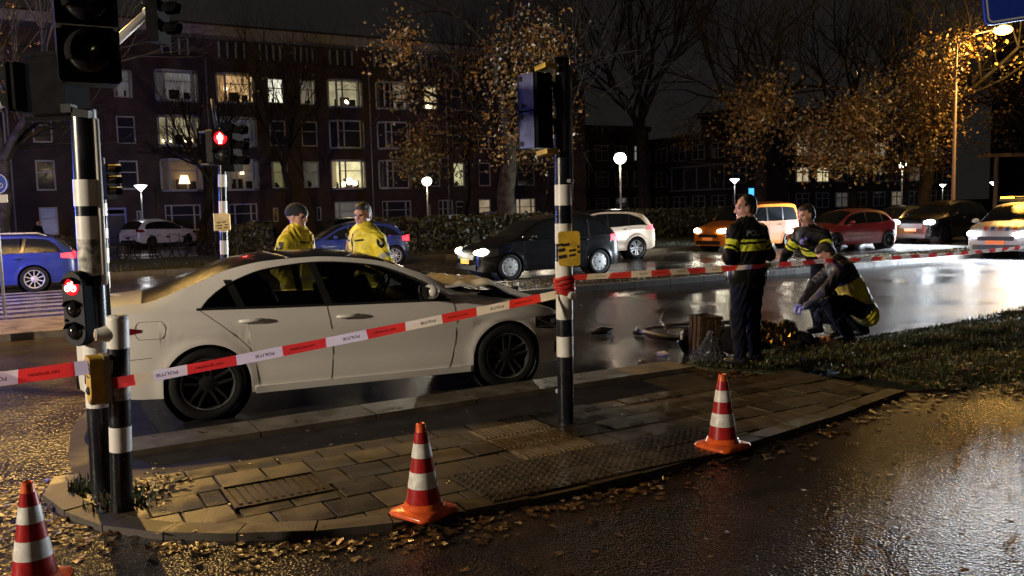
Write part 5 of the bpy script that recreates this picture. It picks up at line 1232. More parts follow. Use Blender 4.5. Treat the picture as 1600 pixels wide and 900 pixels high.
SUV = dict(MPV, R=.36, nose=2.22, tail=-2.22, rear_top=-1.75, rear_base=-2.12, sill=[(-2.22, .42), (-1.9, .30), (1.9, .28), (2.2, .34)],
    zt=[(2.22, .78), (2.18, .90), (2.05, 1.0), (1.6, 1.10), (1.15, 1.16), (.75, 1.38), (.25, 1.60), (-.3, 1.69), (-1.0, 1.68), (-1.75, 1.60), (-1.98, 1.34), (-2.12, 1.12), (-2.22, .94)],
    zb=[(2.22, .72), (2.12, .84), (1.9, .94), (1.4, 1.02), (.9, 1.05), (-.5, 1.08), (-1.5, 1.12), (-2.0, 1.06), (-2.22, .88)],
    zre=[(2.22, .74), (2.12, .87), (1.9, .97), (1.3, 1.07), (1.05, 1.13), (.3, 1.52), (-.3, 1.59), (-1.0, 1.58), (-1.7, 1.50), (-1.98, 1.26), (-2.12, 1.08), (-2.22, .90)],
    dlo=[(-1.78, 1.13), (-1.55, 1.38), (-.9, 1.52), (-.2, 1.53), (.35, 1.46), (.85, 1.19), (1.0, 1.06)], glass_cuts=[-1.78, -1.05, -.2, 1.0],
    wb=[(2.22, .58), (2.16, .70), (2.0, .80), (1.7, .86), (1.2, .885), (-1.2, .89), (-1.9, .86), (-2.14, .80), (-2.22, .70)], wr=[(2.22, .52), (2.0, .68), (1.3, .78), (.3, .63), (-1.5, .62), (-2.0, .70), (-2.22, .62)],
    seams=[[(.92, 1.04), (.93, .7), (.86, .34)], [(-.20, 1.08), (-.22, .6), (-.22, .32)], [(-1.05, 1.1), (-1.02, .9), (-.95, .74), (-.92, .36)]], handles=[(-.05, .98), (-.92, 1.0)], mirror=(.72, 1.14),
    headlamp=(1.74, 2.17, .76, .92), taillamp=(-2.20, -1.80, .92, 1.12), grille=(.60, .80), plate_z=.56, plate_zr=.9, head_y=.66, track=.91, tw=.22)
EST = dict(BASE, nose=2.42, tail=-2.36, wheels=(1.36, -1.36), cowl=1.12, wind_top=.20, rear_top=-1.86, rear_base=-2.28,
    zt=[(2.42, .62), (2.38, .72), (2.2, .82), (1.6, .95), (1.12, 1.01), (.65, 1.24), (.2, 1.42), (-.3, 1.48), (-1.2, 1.47), (-1.86, 1.40), (-2.1, 1.22), (-2.28, 1.02), (-2.36, .86)],
    zb=[(2.42, .56), (2.3, .68), (2.0, .80), (1.4, .90), (.9, .93), (-.5, .96), (-1.7, .99), (-2.2, .95), (-2.36, .80)],
    zre=[(2.42, .58), (2.3, .71), (2.0, .83), (1.3, .93), (1.0, 1.0), (.25, 1.35), (-.3, 1.405), (-1.2, 1.40), (-1.86, 1.32), (-2.1, 1.12), (-2.28, .97), (-2.36, .82)],
    wb=[(2.42, .54), (2.36, .66), (2.2, .76), (1.8, .84), (1.2, .87), (-1.3, .875), (-2.0, .84), (-2.26, .76), (-2.36, .64)], wr=[(2.42, .48), (2.2, .62), (1.3, .74), (.3, .60), (-1.7, .58), (-2.2, .66), (-2.36, .56)],
    dlo=[(-2.0, 1.0), (-1.85, 1.20), (-1.6, 1.31), (-.9, 1.345), (-.2, 1.345), (.3, 1.28), (.75, 1.05), (.92, .94)], glass_cuts=[-2.0, -1.12, -.26, .92],
    seams=[[(.84, .92), (.86, .6), (.80, .25)], [(-.26, .96), (-.28, .6), (-.28, .24)], [(-1.14, .97), (-1.10, .85), (-1.0, .68), (-.95, .30)]], handles=[(-.10, .84), (-1.0, .86)], mirror=(.66, 1.0),
    headlamp=(1.9, 2.38, .60, .78), taillamp=(-2.34, -1.98, .80, .97), grille=(.52, .64), track=.885, plate_text='')
VAN = dict(MPV, nose=2.1, tail=-2.1, rear_top=-1.96, rear_base=-2.08, zt=[(2.1, .70), (2.05, .84), (1.9, .95), (1.5, 1.06), (1.2, 1.14), (.8, 1.42), (.35, 1.70), (-.2, 1.80), (-1.2, 1.81), (-1.96, 1.77), (-2.08, 1.20), (-2.1, .9)],
    zb=[(2.1, .62), (2.0, .76), (1.8, .88), (1.3, 1.0), (.9, 1.05), (-.5, 1.07), (-1.9, 1.08), (-2.05, 1.05), (-2.1, .84)], zre=[(2.1, .64), (2.0, .79), (1.8, .91), (1.3, 1.05), (1.1, 1.12), (.4, 1.62), (-.2, 1.70), (-1.2, 1.71), (-1.92, 1.66), (-2.07, 1.14), (-2.1, .86)],
    dlo=[(-1.88, 1.09), (-1.8, 1.54), (-.9, 1.60), (-.2, 1.60), (.35, 1.54), (.85, 1.22), (1.02, 1.06)], glass_cuts=[-1.88, -1.0, -.15, 1.02], taillamp=(-2.09, -1.92, .85, 1.45), headlamp=(1.62, 2.06, .66, .86), mirror=(.72, 1.14), wr=[(2.1, .46), (1.9, .62), (1.3, .76), (.3, .66), (-1.9, .66), (-2.1, .62)], head_y=.60)

# ---- the crashed white saloon
SED = dict(BASE, nose=2.20, tail=-2.45, wheels=(1.42, -1.42), R=.326, gap=.04, track=.885, tw=.215, cowl=.98, wind_top=.06, rear_top=-1.12, rear_base=-1.92, own_bonnet=True, bulge=.03, crease=.735,
    zt=[(2.20, .58), (2.17, .68), (2.08, .775), (1.8, .87), (1.4, .95), (.98, 1.02), (.55, 1.24), (.06, 1.405), (-.4, 1.445), (-.85, 1.43), (-1.12, 1.39), (-1.55, 1.245), (-1.92, 1.105), (-2.15, 1.085), (-2.38, 1.06), (-2.45, .96)],
    zb=[(2.20, .52), (2.16, .62), (2.0, .735), (1.7, .825), (1.3, .89), (.8, .925), (0, .945), (-.8, .965), (-1.5, .985), (-2.0, .985), (-2.34, .955), (-2.45, .86)],
    zre=[(2.20, .54), (2.16, .64), (2.0, .76), (1.7, .85), (1.3, .918), (.98, .985), (.6, 1.19), (.1, 1.345), (-.4, 1.39), (-.85, 1.37), (-1.15, 1.315), (-1.55, 1.17), (-1.92, 1.055), (-2.15, 1.045), (-2.38, 1.02), (-2.45, .90)],
    wb=[(2.20, .50), (2.17, .60), (2.08, .70), (1.9, .785), (1.6, .835), (1.1, .862), (.4, .870), (-1.2, .870), (-1.8, .845), (-2.2, .785), (-2.38, .70), (-2.45, .58)],
    wr=[(2.20, .44), (2.0, .60), (1.6, .68), (1.0, .74), (.55, .665), (.1, .585), (-.5, .565), (-1.15, .565), (-1.6, .64), (-1.95, .70), (-2.3, .66), (-2.45, .52)],
    sill=[(-2.45, .34), (-2.2, .27), (-1.9, .235), (1.9, .20), (2.1, .20), (2.2, .24)],
    dlo=[(-1.44, .995), (-1.34, 1.09), (-1.14, 1.205), (-.85, 1.295), (-.4, 1.335), (.1, 1.29), (.5, 1.14), (.80, .955)], glass_cuts=[-1.44, -1.10, -.34, .80], pillar_lean=-.10,
    seams=[[(.86, .92), (.885, .75), (.87, .5), (.80, .255)], [(-.36, .955), (-.33, .75), (-.32, .5), (-.35, .25)], [(-1.46, .985), (-1.38, .92), (-1.26, .82), (-1.14, .71), (-1.06, .62), (-1.01, .50), (-.99, .27)], [(-2.44, .58), (-2.2, .585), (-1.86, .60)], [(.80, .255), (-.99, .262)], [(1.86, .55), (1.9, .70), (2.0, .73)]],
    handles=[(-.16, .845), (-1.02, .865)], mirror=(.60, 1.015), headlamp=(1.74, 2.14, .56, .70), taillamp=(-2.43, -1.93, .735, .935), tail_taper=.44, grille=(.42, .56), plate_text='', plate_z=.38)
white = mat('white_car_paint', (.72, .70, .68), .20, coat=.7, bump=.10, bscale=300, bdist=.0012, var=.03, vscale=1.5)
MERC, SM = car('crashed_car', 'white saloon car with crumpled bonnet and black roof, standing across the picture', 'car', SED, (-1.70, 8.70, 0.0), R(22.3), white, 'amg', M['cglass'], 130, roof_m=mat('black_panorama_roof', (.006, .006, .007), .12, coat=.8, bump=.3, bscale=170, bdist=.004), lod=2)
# crumpled bonnet: hinge end lifted, sheet buckled
rows = []; prng = random.Random(4)
for i, x in enumerate(np.linspace(.86, 2.17, 40)):
    rw = []
    for v in np.linspace(-1, 1, 31):
        xx = max(.98, float(x)); px_, py_, pz_ = SM.top(min(2.17, xx), float(v) * 1.04); u = (2.17 - float(x)) / 1.31
        lift = .015 + .10 * u ** 1.2 - .05 * max(0, u - .8) / .2
        fold = .055 * math.exp(-((float(x) - 1.42 - .10 * v) / .16) ** 2) * (1 - .35 * v) + .03 * math.exp(-((float(x) - 1.05) / .07) ** 2)
        rip = .012 * math.sin(9 * float(x) + 5 * v) + .010 * math.sin(15 * v - 4 * float(x))
        rw.append((float(x) - .03 * u, py_ * (1 - .03 * u), pz_ + lift + fold + rip * min(1, u * 3)))
    rows.append(rw)
mb = MB(); mb.grid(rows); rows2 = [[(p[0], p[1], p[2] - .018) for p in r_] for r_ in rows]; mb.grid([r_[::-1] for r_ in rows2])
k_ = len(rows[0])
for A_, B_ in ((rows[0], rows2[0]),): mb.grid([A_, B_])
mb.grid([[r_[0] for r_ in rows2], [r_[0] for r_ in rows]]); mb.grid([[r_[-1] for r_ in rows], [r_[-1] for r_ in rows2]])
tag(mb.build('bonnet', white, MERC, 40), 'bonnet buckled upwards with a dark gap to the wing')
mb = MB(); mb.box((1.5, 0, .72), (1.2, 1.30, .22)); mb.build('engine_bay', M['under'], MERC)
mb = MB()
for i in range(14): mb = MB(); mb.box((prng.uniform(.95, 1.9), prng.uniform(-.62, .2), prng.uniform(.82, .89)), (prng.uniform(.05, .2), prng.uniform(.04, .15), prng.uniform(.03, .1)), 0, Matrix.Rotation(prng.uniform(-.6, .6), 3, 'Z')); mb.build('engine_part', [M['iron'], M['siggrey']][i % 2], MERC)
mb = MB(); mb.tube([(1.16, -.70, .90), (1.05, -.62, .98)], [.05, .035], 10); mb.box((1.12, -.68, .945), (.09, .07, .05)); mb.build('bonnet_hinge', M['steel'], MERC)
mb = MB(); mb.tube([(.99, -.66, 1.03), (1.03, -.2, 1.06), (1.0, .3, 1.05)], .010, 6); mb.tube([(.98, -.1, 1.03), (.93, .5, 1.07)], .010, 6); mb.box((1.02, 0, 1.01), (.08, 1.3, .02)); mb.build('wiper', M['siggrey'], MERC)
# sill skirt, wheel-arch lip, window trim, fuel flap, lamp details, roof rails, seats
mb = MB(); SM.patch(mb, -1.02, 1.02, lambda x: .205, lambda x: .27, 20, 3, .022, -1, 0, .05); mb.build('side_skirt', white, MERC, True)
mb = MB(); SM.patch(mb, -1.48, .84, lambda x: float(SM.zb(x)) - .004, lambda x: float(SM.zb(x)) + .016, 30, 1, .006, -1); rr_ = []
mb.tube([(x, -(SM.side(x, float(SM.dlo(x))) + .004), float(SM.dlo(x)) + .003) for x in np.linspace(-1.44, .80, 34)], .009, 6); mb.build('window_trim', M['trim'], MERC, True)
mb = MB(); fl = [(-1.86 + .125 * math.cos(a) * (1 if abs(math.cos(a)) < .7 else .98), .835 + .088 * max(-.85, min(.85, 1.25 * math.sin(a)))) for a in np.linspace(0, 2 * PI, 33)]; SM.seam(mb, fl, .0022, -1); mb.build('fuel_flap_seam', mat('soft_seam', (.16, .14, .12), .8), MERC)
mb = MB()
for x0 in (1.95, 2.04): mb.sphere((x0, -(SM.side(x0, .635) - .005), .635), .034, 12, 8)
mb.tube([(x, -(SM.side(x, z) + .008), z) for x, z in ((1.76, .685), (1.85, .695), (1.95, .70), (2.05, .69), (2.12, .66), (2.13, .60), (2.08, .565), (1.98, .575), (1.88, .62), (1.79, .665), (1.76, .685))], .006, 6)
mb.tube([(x, -(SM.side(x, .585) + .008), .585 + .10 * max(0, (1.9 - x)) ) for x in np.linspace(1.78, 2.1, 8)], .007, 6); mb.build('headlamp_lens', M['chrome'], MERC, True)
mb = MB(); SM.patch(mb, 1.98, 2.15, lambda x: .30, lambda x: .42, 6, 3, .006, -1); mb.build('air_intake', M['trim'], MERC, True)
mb = MB(); mb.tube([(x, -(SM.side(x, .30) + .012), .30) for x in np.linspace(1.98, 2.17, 8)], .008, 6); mb.tube([(2.14, -(SM.side(2.14, z) + .012), z) for z in np.linspace(.28, .50, 8)], .008, 6); mb.build('bumper_trim', M['chrome'], MERC, True)
for x in (-.80, .06):
    mb = MB(); mb.tube([SM.top(x + .18 * abs(v) ** 2 * (1 if x < 0 else -1), v) for v in np.linspace(-.98, .98, 15)], .006, 6); mb.build('roof_seam', M['rim_edge'], MERC, True)
def seat(x, y):
    mb = MB(); mb.rbox((x + .16, y, .52), (.56, .46, .20), .07, 0); mb.tube([(x - .10, y, .55), (x - .22, y, .85), (x - .30, y, 1.12)], [.17, .20, .17], 12, 0, True, 1.25); mb.tube([(x - .31, y, 1.14), (x - .33, y, 1.22), (x - .345, y, 1.31)], [.07, .115, .08], 10, 0, True, 1.3); mb.build('seat', M['darkcloth'], MERC, 40)
for x, y in ((.22, -.36), (.22, .36), (-.72, -.36), (-.72, .36)): seat(x, y)
mb = MB(); mb.rbox((.72, 0, .84), (.40, 1.42, .24), .08); mb.build('dashboard', M['trim'], MERC)
mb = MB(); Mx = Matrix.Translation((.46, .36, .98)) @ Matrix.Rotation(R(-65), 4, 'Y'); mb.lathe([(.175 + .014 * math.cos(a), .014 * math.sin(a)) for a in np.linspace(0, 2 * PI, 9)], 24, 0, Mx); mb.lathe([(.06, 0), (.05, .02), (.0005, .02)], 12, 0, Mx); mb.box((.46, .36, .98), (.02, .30, .03)); mb.build('steering_wheel', M['siggrey'], MERC, True)
mb = MB(); mb.sphere((.74, .34, 1.0), .13, 14, 10, 0, (.5, 1.5, .9)); mb.sphere((.70, -.30, .96), .15, 14, 10, 0, (.5, 1.3, .6)); mb.build('airbag', mat('limp_airbag_cloth', (.42, .42, .40), .8, bump=.5, bscale=20), MERC, True)

# ---- traffic and parked cars
black_p = car_paint('black_car_paint', (.004, .0045, .005), .22); blue_p = car_paint('dark_blue_car_paint', (.020, .035, .16)); blue_cast_p = car_paint('blue_cast_estate_paint', (.018, .035, .21), .28, .2)  # estate paint made bluer to carry the beacon light
orange_p = car_paint('orange_car_paint', (.46, .135, .012)); red_p = car_paint('red_car_paint', (.20, .010, .014)); tan_p = car_paint('champagne_car_paint', (.68, .56, .42), .28, .15); silver_p = car_paint('silver_car_paint', (.40, .40, .42), .3, .4); whitep = car_paint('white_van_paint', (.66, .66, .68)); dgrn_p = car_paint('dark_teal_car_paint', (.03, .045, .05))
def headlight_spots(root, P, power, col, aim=(1, 0, -.06), spot=140):
    for sd in (-1, 1): point('beam', root, (P['nose'] + .10, sd * P.get('head_y', .62), (P['headlamp'][2] + P['headlamp'][3]) / 2), col, power, .07, spot, aim, .8)
H = R(207.7)
o, _ = car('waiting_car', 'black people carrier with both headlights on, waiting behind the median', 'car', MPV, (1.16 - .40, 22.0 + .76, 0), R(207.7), black_p, 'hub', None, 70, None, M['head_warm'], True, M['plate'], plate_f=M['plate']); headlight_spots(o, MPV, P_HEAD * 1.2, (1, .92, .72), (1, .45, -.08), 172)
o, _ = car('waiting_car', 'champagne and black crossover partly hidden behind the black people carrier', 'car', SUV, (2.65, 28.95, 0), R(207), tan_p, 'five', None, 60, None, M['head_warm'], True, None, roof_m=black_p)
o, _ = car('estate_car', 'metallic blue estate car at the left edge, tail light on', 'car', EST, (-13.55, 21.35, 0), R(209), blue_cast_p, 'ten', None, 70, None, None, True, M['plate'], roof_m=blue_cast_p)
mb = MB()
for sd in (-1, 1): mb.tube([(.1, sd * .62, 1.42), (0, sd * .62, 1.475), (-1.5, sd * .60, 1.46), (-1.7, sd * .60, 1.39)], .018, 8)
mb.build('roof_rail', M['steel'], o, True)
mb = MB(); mb.tube([(x, .865 + .0, .985) for x in np.linspace(-1.9, .85, 8)], .010, 6); mb.build('chrome_strip', M['chrome'], o, True)
o, _ = car('passing_car', 'dark blue hatchback behind the two officers in yellow, tail light on', 'car', HATCH, (-5.45, 28.5, 0), R(207), blue_p, 'five', None, 60, None, None, True, None)
ORV = dict(VAN, plate_text='')
o, _ = car('orange_car', 'orange high roofed car with headlights on behind the standing officer', 'car', ORV, (9.1, 32.75, 0), R(212), orange_p, 'dark', None, 60, None, M['head_warm'], None, None, plate_f=emis('lit_orange_plate', (.9, .25, .05), .35)); headlight_spots(o, ORV, P_HEAD * .14, (1, .90, .70), (1, .3, -.08), 165)  # front plate glows by itself in place of light falling on it
o, _ = car('red_car', 'red hatchback with a bright headlight between the two standing officers', 'car', HATCH, (12.2, 31.2, 0), R(207), red_p, 'dark', None, 60, None, M['head_warm'], None, None); headlight_spots(o, HATCH, P_HEAD * .08, (1, .92, .78))
o, _ = car('teal_car', 'dark compact car with cold headlights, between the red car and the large dark one', 'car', HATCH, (16.6, 36.5, 0), R(212), dgrn_p, 'five', None, 60, None, M['head_on'], None, None); headlight_spots(o, HATCH, P_HEAD * 1.0, COOL)
SUVB = dict(SUV, head_r=.17, plate_text='')
o, _ = car('dark_suv', 'large black four wheel drive with dazzling cold headlights, right of the officers', 'car', SUVB, (17.5, 34.6, 0), R(214), black_p, 'dark', None, 60, None, M['head_on'], None, None, plate_f=emis('own_glow_orange_plate_b', (.8, .22, .08), .25)); headlight_spots(o, SUVB, P_HEAD * 8, COOL, (1, .35, -.08), 170)  # plate light is put in as its own emission
# police car
POL = dict(MPV, plate_text='')
pol, SP = car('police_car', 'white police car with red and blue stripes and amber beacon at the right edge', 'police car', POL, (15.45, 25.9, 0), R(224), whitep, 'five', None, 60, None, M['head_on'], None, None, plate_f=emis('own_glow_orange_plate_c', (.9, .22, .06), .5)); headlight_spots(pol, POL, P_HEAD * 5, COOL, (1, .1, -.08), 165)  # number plate given a glow of its own, no lamp there
stripe_b = mat('police_blue_stripe', (.02, .05, .36), .35); stripe_r = mat('police_red_stripe', (.70, .07, .02), .35)
for k in range(5):
    mb = MB(); rows = []
    for i in range(9):
        x = 1.28 + .80 * i / 8; c = -.46 + .19 * k + .16 * (i / 8)
        rows.append([tuple(Vector(SP.top(x, (c + q) / max(.3, float(SP.wr(x))))) + Vector((0, 0, .005))) for q in (-.05, 0, .05)])
    mb.grid(rows); mb.build('bonnet_stripe', stripe_b if k % 2 else stripe_r, pol, True)
for sd in (-1, 1):
    for k in range(6):
        a = -1.7 + k * .55; mb = MB(); rows = [[(a + q + .22 * u, sd * (SP.side(a + q + .22 * u, .55 + .25 * u) + .005), .55 + .25 * u) for u in (0, .5, 1)] for q in (0, .08, .16)]
        rows = rows if sd < 0 else rows[::-1]; mb.grid(rows); mb.build('side_stripe', stripe_b if k % 2 else stripe_r, pol, True)
mb = MB(); mb.rbox((-.15, 0, 1.665), (.24, 1.16, .10), .03); lb = mb.build('light_bar', M['siggrey'], pol)
for y, mm in ((-.38, 'beacon'), (.38, 'beacon'), (0, 'lens_off')):
    mb = MB(); mb.rbox((-.15, y, 1.735), (.22, .32, .075), .03); mb.build('beacon', M[mm], lb)
point('beacon_light', pol, (-.0, 0, 1.98), (1, .52, .08), P_BEACON, .25)
# second police car out of view on the left, blue beacons on
pc2 = dup(pol); place(pc2, (-15.6, 17.3, 0), R(-30), 'white police car with blue beacons lit, left of the view')
for ch in pc2.children:
    if ch.type == 'LIGHT':
        ch.data = ch.data.copy(); ch.data.color = (.10, .18, 1.0); ch.data.energy = P_BLUE if ch.name.startswith('beacon') else 0.0
    for g2 in ch.children:
        if g2.name.startswith('beacon'): g2.data = g2.data.copy(); g2.data.materials[0] = M['bluebeacon']
# parked cars by the houses
pk = dict(); PR = [('white', 'SUV', whitep, (-20.9, 50.8), R(64), 'white car parked with its tail towards the road, beside the bicycles'), ('dark', 'HATCH', black_p, (-15.0, 50.5), R(120), 'dark car parked left of the pedestrian signal post, by the bay window'),
      ('dark2', 'EST', dgrn_p, (-10.0, 56.5), R(29), 'dark estate parked before the pale blind, left of the two officers'), ('s3', 'HATCH', black_p, (-5.6, 58.6), R(30), 'dark car parked under the ground floor windows, left of the globe lamp'),
      ('s4', 'EST', silver_p, (-3.2, 55.5), R(32), 'silver car parked over the hedge at the globe lamp post'), ('s5', 'MPV', whitep, (-.6, 60.4), R(31), 'pale car parked beyond the hedge, right of the globe lamp'), ('s6', 'HATCH', black_p, (4.2, 60.6), R(30), 'dark car parked right of the thick tree trunk'), ('s7', 'HATCH', silver_p, (13.8, 68.0), R(30), 'silver car parked before the small lit shop window')]
for nm, ty, pt, (x, y), rz, lab in PR: car('parked_car', lab, 'car', globals()[ty], (x, y, 0), rz, pt, 'dark', None, 36, 'cars parked along the houses', None, None, None)

# ================================================================== PEOPLE (one continuous skin per body, grown from a smooth distance field)
def surface_nets(F, org, h):
    s = F < 0; nx, ny, nz = F.shape
    crn = [(i, j, k) for i in (0, 1) for j in (0, 1) for k in (0, 1)]
    sl = lambda c: (slice(c[0], nx - 1 + c[0]), slice(c[1], ny - 1 + c[1]), slice(c[2], nz - 1 + c[2]))
    cnt = sum(s[sl(c)].astype(np.int8) for c in crn); act = (cnt > 0) & (cnt < 8); ii = np.argwhere(act)
    idm = -np.ones(act.shape, int); idm[tuple(ii.T)] = np.arange(len(ii)); pos = np.zeros((len(ii), 3)); n = np.zeros(len(ii))
    val = {c: F[sl(c)][act] for c in crn}
    for a in crn:
        for ax in range(3):
            if a[ax]: continue
            b = list(a); b[ax] = 1; b = tuple(b); fa, fb = val[a], val[b]; cr = (fa < 0) != (fb < 0)
            t = np.where(cr, fa / np.where(cr, fa - fb, 1), 0); p = np.array(a, float)[None] + t[:, None] * (np.array(b) - np.array(a))[None]
            pos += np.where(cr[:, None], p, 0); n += cr
    V = (ii + pos / n[:, None]) * h + org; faces = []
    for ax in range(3):
        o1, o2 = [(1, 2), (2, 0), (0, 1)][ax]
        a = s.take(range(0, s.shape[ax] - 1), ax); b = s.take(range(1, s.shape[ax]), ax); e = np.argwhere(a != b)
        e = e[(e[:, o1] > 0) & (e[:, o2] > 0) & (e[:, o1] < F.shape[o1] - 1) & (e[:, o2] < F.shape[o2] - 1)]
        fl = a[tuple(e.T)]; q = []
        for d1, d2 in ((-1, -1), (0, -1), (0, 0), (-1, 0)):
            c = e.copy(); c[:, o1] += d1; c[:, o2] += d2; q.append(idm[tuple(c.T)])
        q = np.stack(q, 1); q[~fl] = q[~fl][:, ::-1]; faces.append(q)
    return V, np.concatenate(faces)

class Body:
    def __init__(s): s.p = []; s.mats = []
    def mi(s, m):
        if m not in s.mats: s.mats.append(m)
        return s.mats.index(m)
    def cap(s, a, b, ra, rb, m, k=.025, flat=None, tv=None, sub=False):
        s.p.append((np.array(a, float), np.array(b, float), ra, rb, s.mi(m), k, flat, tv, sub)); return s
    def ell(s, c, r, m, k=.02, axes=None, sub=False):
        s.p.append((np.array(c, float), None, np.array(r, float), axes, s.mi(m), k, None, None, sub)); return s
    def build(s, h=.010, wrinkle=.006):
        lo = np.full(3, 1e9); hi = -lo
        for q in s.p:
            if q[8]: continue
            r = max(q[2], q[3]) if q[1] is not None else q[2].max()
            for c in (q[0], q[1]):
                if c is not None: lo = np.minimum(lo, c - r * 1.25); hi = np.maximum(hi, c + r * 1.25)
        lo -= .05; hi += .05; dim = np.ceil((hi - lo) / h).astype(int) + 1
        F = np.full(dim, .12, np.float32); MI = np.zeros(dim, np.int16); D0 = np.full(dim, 9., np.float32); TV = np.full(dim, -5., np.float32); ax = [lo[i] + h * np.arange(dim[i]) for i in range(3)]
        for (a, b, ra, rb, m, k, flat, tv, sub) in s.p:
            r = (max(ra, rb) if b is not None else ra.max()) * (1.25 if flat is None else 1.5) + .08; b_ = a if b is None else b
            i0 = np.maximum(0, ((np.minimum(a, b_) - r - lo) / h).astype(int)); i1 = np.minimum(dim, ((np.maximum(a, b_) + r - lo) / h).astype(int) + 2)
            sl = tuple(slice(i0[q], i1[q]) for q in range(3)); X = np.stack(np.meshgrid(ax[0][sl[0]], ax[1][sl[1]], ax[2][sl[2]], indexing='ij'), -1)
            if b is None:
                q = X - a
                if rb is not None: q = q @ np.array(rb).T
                kk = np.linalg.norm(q / ra, axis=-1); d = kk * (kk - 1) / np.maximum(1e-6, np.linalg.norm(q / ra ** 2, axis=-1)); t = None
            else:
                ba = b - a; L2 = ba @ ba; q = X - a; t = np.clip(q @ ba / max(L2, 1e-9), 0, 1); q = q - t[..., None] * ba
                if flat is not None:
                    f = np.array(flat[0], float); f /= np.linalg.norm(f); c = q @ f; q = q + (c / flat[1] - c)[..., None] * f
                d = np.linalg.norm(q, axis=-1) - (ra + t * (rb - ra))
                if flat is not None: d = d * min(1, flat[1] * 1.15)
            d = d.astype(np.float32); f0 = F[sl]
            if sub:
                hh = np.clip(k - np.abs(-d - f0), 0, None) / k; F[sl] = np.maximum(f0, -d) + hh * hh * k * .25; continue
            hh = np.clip(k - np.abs(d - f0), 0, None) / k; F[sl] = np.minimum(f0, d) - hh * hh * k * .25
            w = d < D0[sl]; D0[sl][w] = d[w]; MI[sl][w] = m
            if tv is not None and t is not None: TV[sl][w] = (tv[0] + (tv[1] - tv[0]) * t)[w]
            elif tv is None: TV[sl][w] = -5
        V, Fc = surface_nets(F, lo, h); ii = np.clip(np.rint((V - lo) / h).astype(int), 0, dim - 1); vm = MI[tuple(ii.T)]
        tvv = TV[tuple(ii.T)]
        cloth = np.array(['jacket' in m or 'navy' in m or 'cloth' in m for m in [mm.name for mm in s.mats]])[vm]
        wv = np.sin(V[:, 2] * 46 + 9 * np.sin(V[:, 0] * 13 + V[:, 1] * 7)) * np.sin(V[:, 0] * 17 - V[:, 1] * 21 + V[:, 2] * 8)
        nrm = np.zeros_like(V); tri = V[Fc]; fn = np.cross(tri[:, 1] - tri[:, 0], tri[:, 3] - tri[:, 0])
        for c in range(4): np.add.at(nrm, Fc[:, c], fn)
        nrm /= np.maximum(1e-9, np.linalg.norm(nrm, axis=1))[:, None]; V = V + nrm * (wv * wrinkle * cloth)[:, None]
        fm = vm[Fc]; fmat = np.where((fm[:, 0] == fm[:, 2]), fm[:, 0], fm[:, 1]); return V, Fc, fmat, tvv
def person(label, B, loc, rz, h=.010, name='person', group=None, wrinkle=.006):
    V, Fc, fm, tv = B.build(h, wrinkle); me = bpy.data.meshes.new('person'); me.from_pydata(V.tolist(), [], Fc.tolist())
    for m in B.mats: me.materials.append(m)
    me.polygons.foreach_set('material_index', fm.astype(np.int32)); me.polygons.foreach_set('use_smooth', [True] * len(me.polygons))
    at = me.attributes.new('tv', 'FLOAT', 'POINT'); at.data.foreach_set('value', tv.astype(np.float32)); me.update()
    o = bpy.data.objects.new(name, me); COL.objects.link(o); o.location = loc; o.rotation_euler = (0, 0, rz); return tag(o, label, 'person', group)
def rotz(a): c, s = math.cos(a), math.sin(a); return np.array([[c, -s, 0], [s, c, 0], [0, 0, 1.]])
def roty(a): c, s = math.cos(a), math.sin(a); return np.array([[c, 0, s], [0, 1, 0], [-s, 0, c]])
def rotx(a): c, s = math.cos(a), math.sin(a); return np.array([[1, 0, 0], [0, c, -s], [0, s, c]])
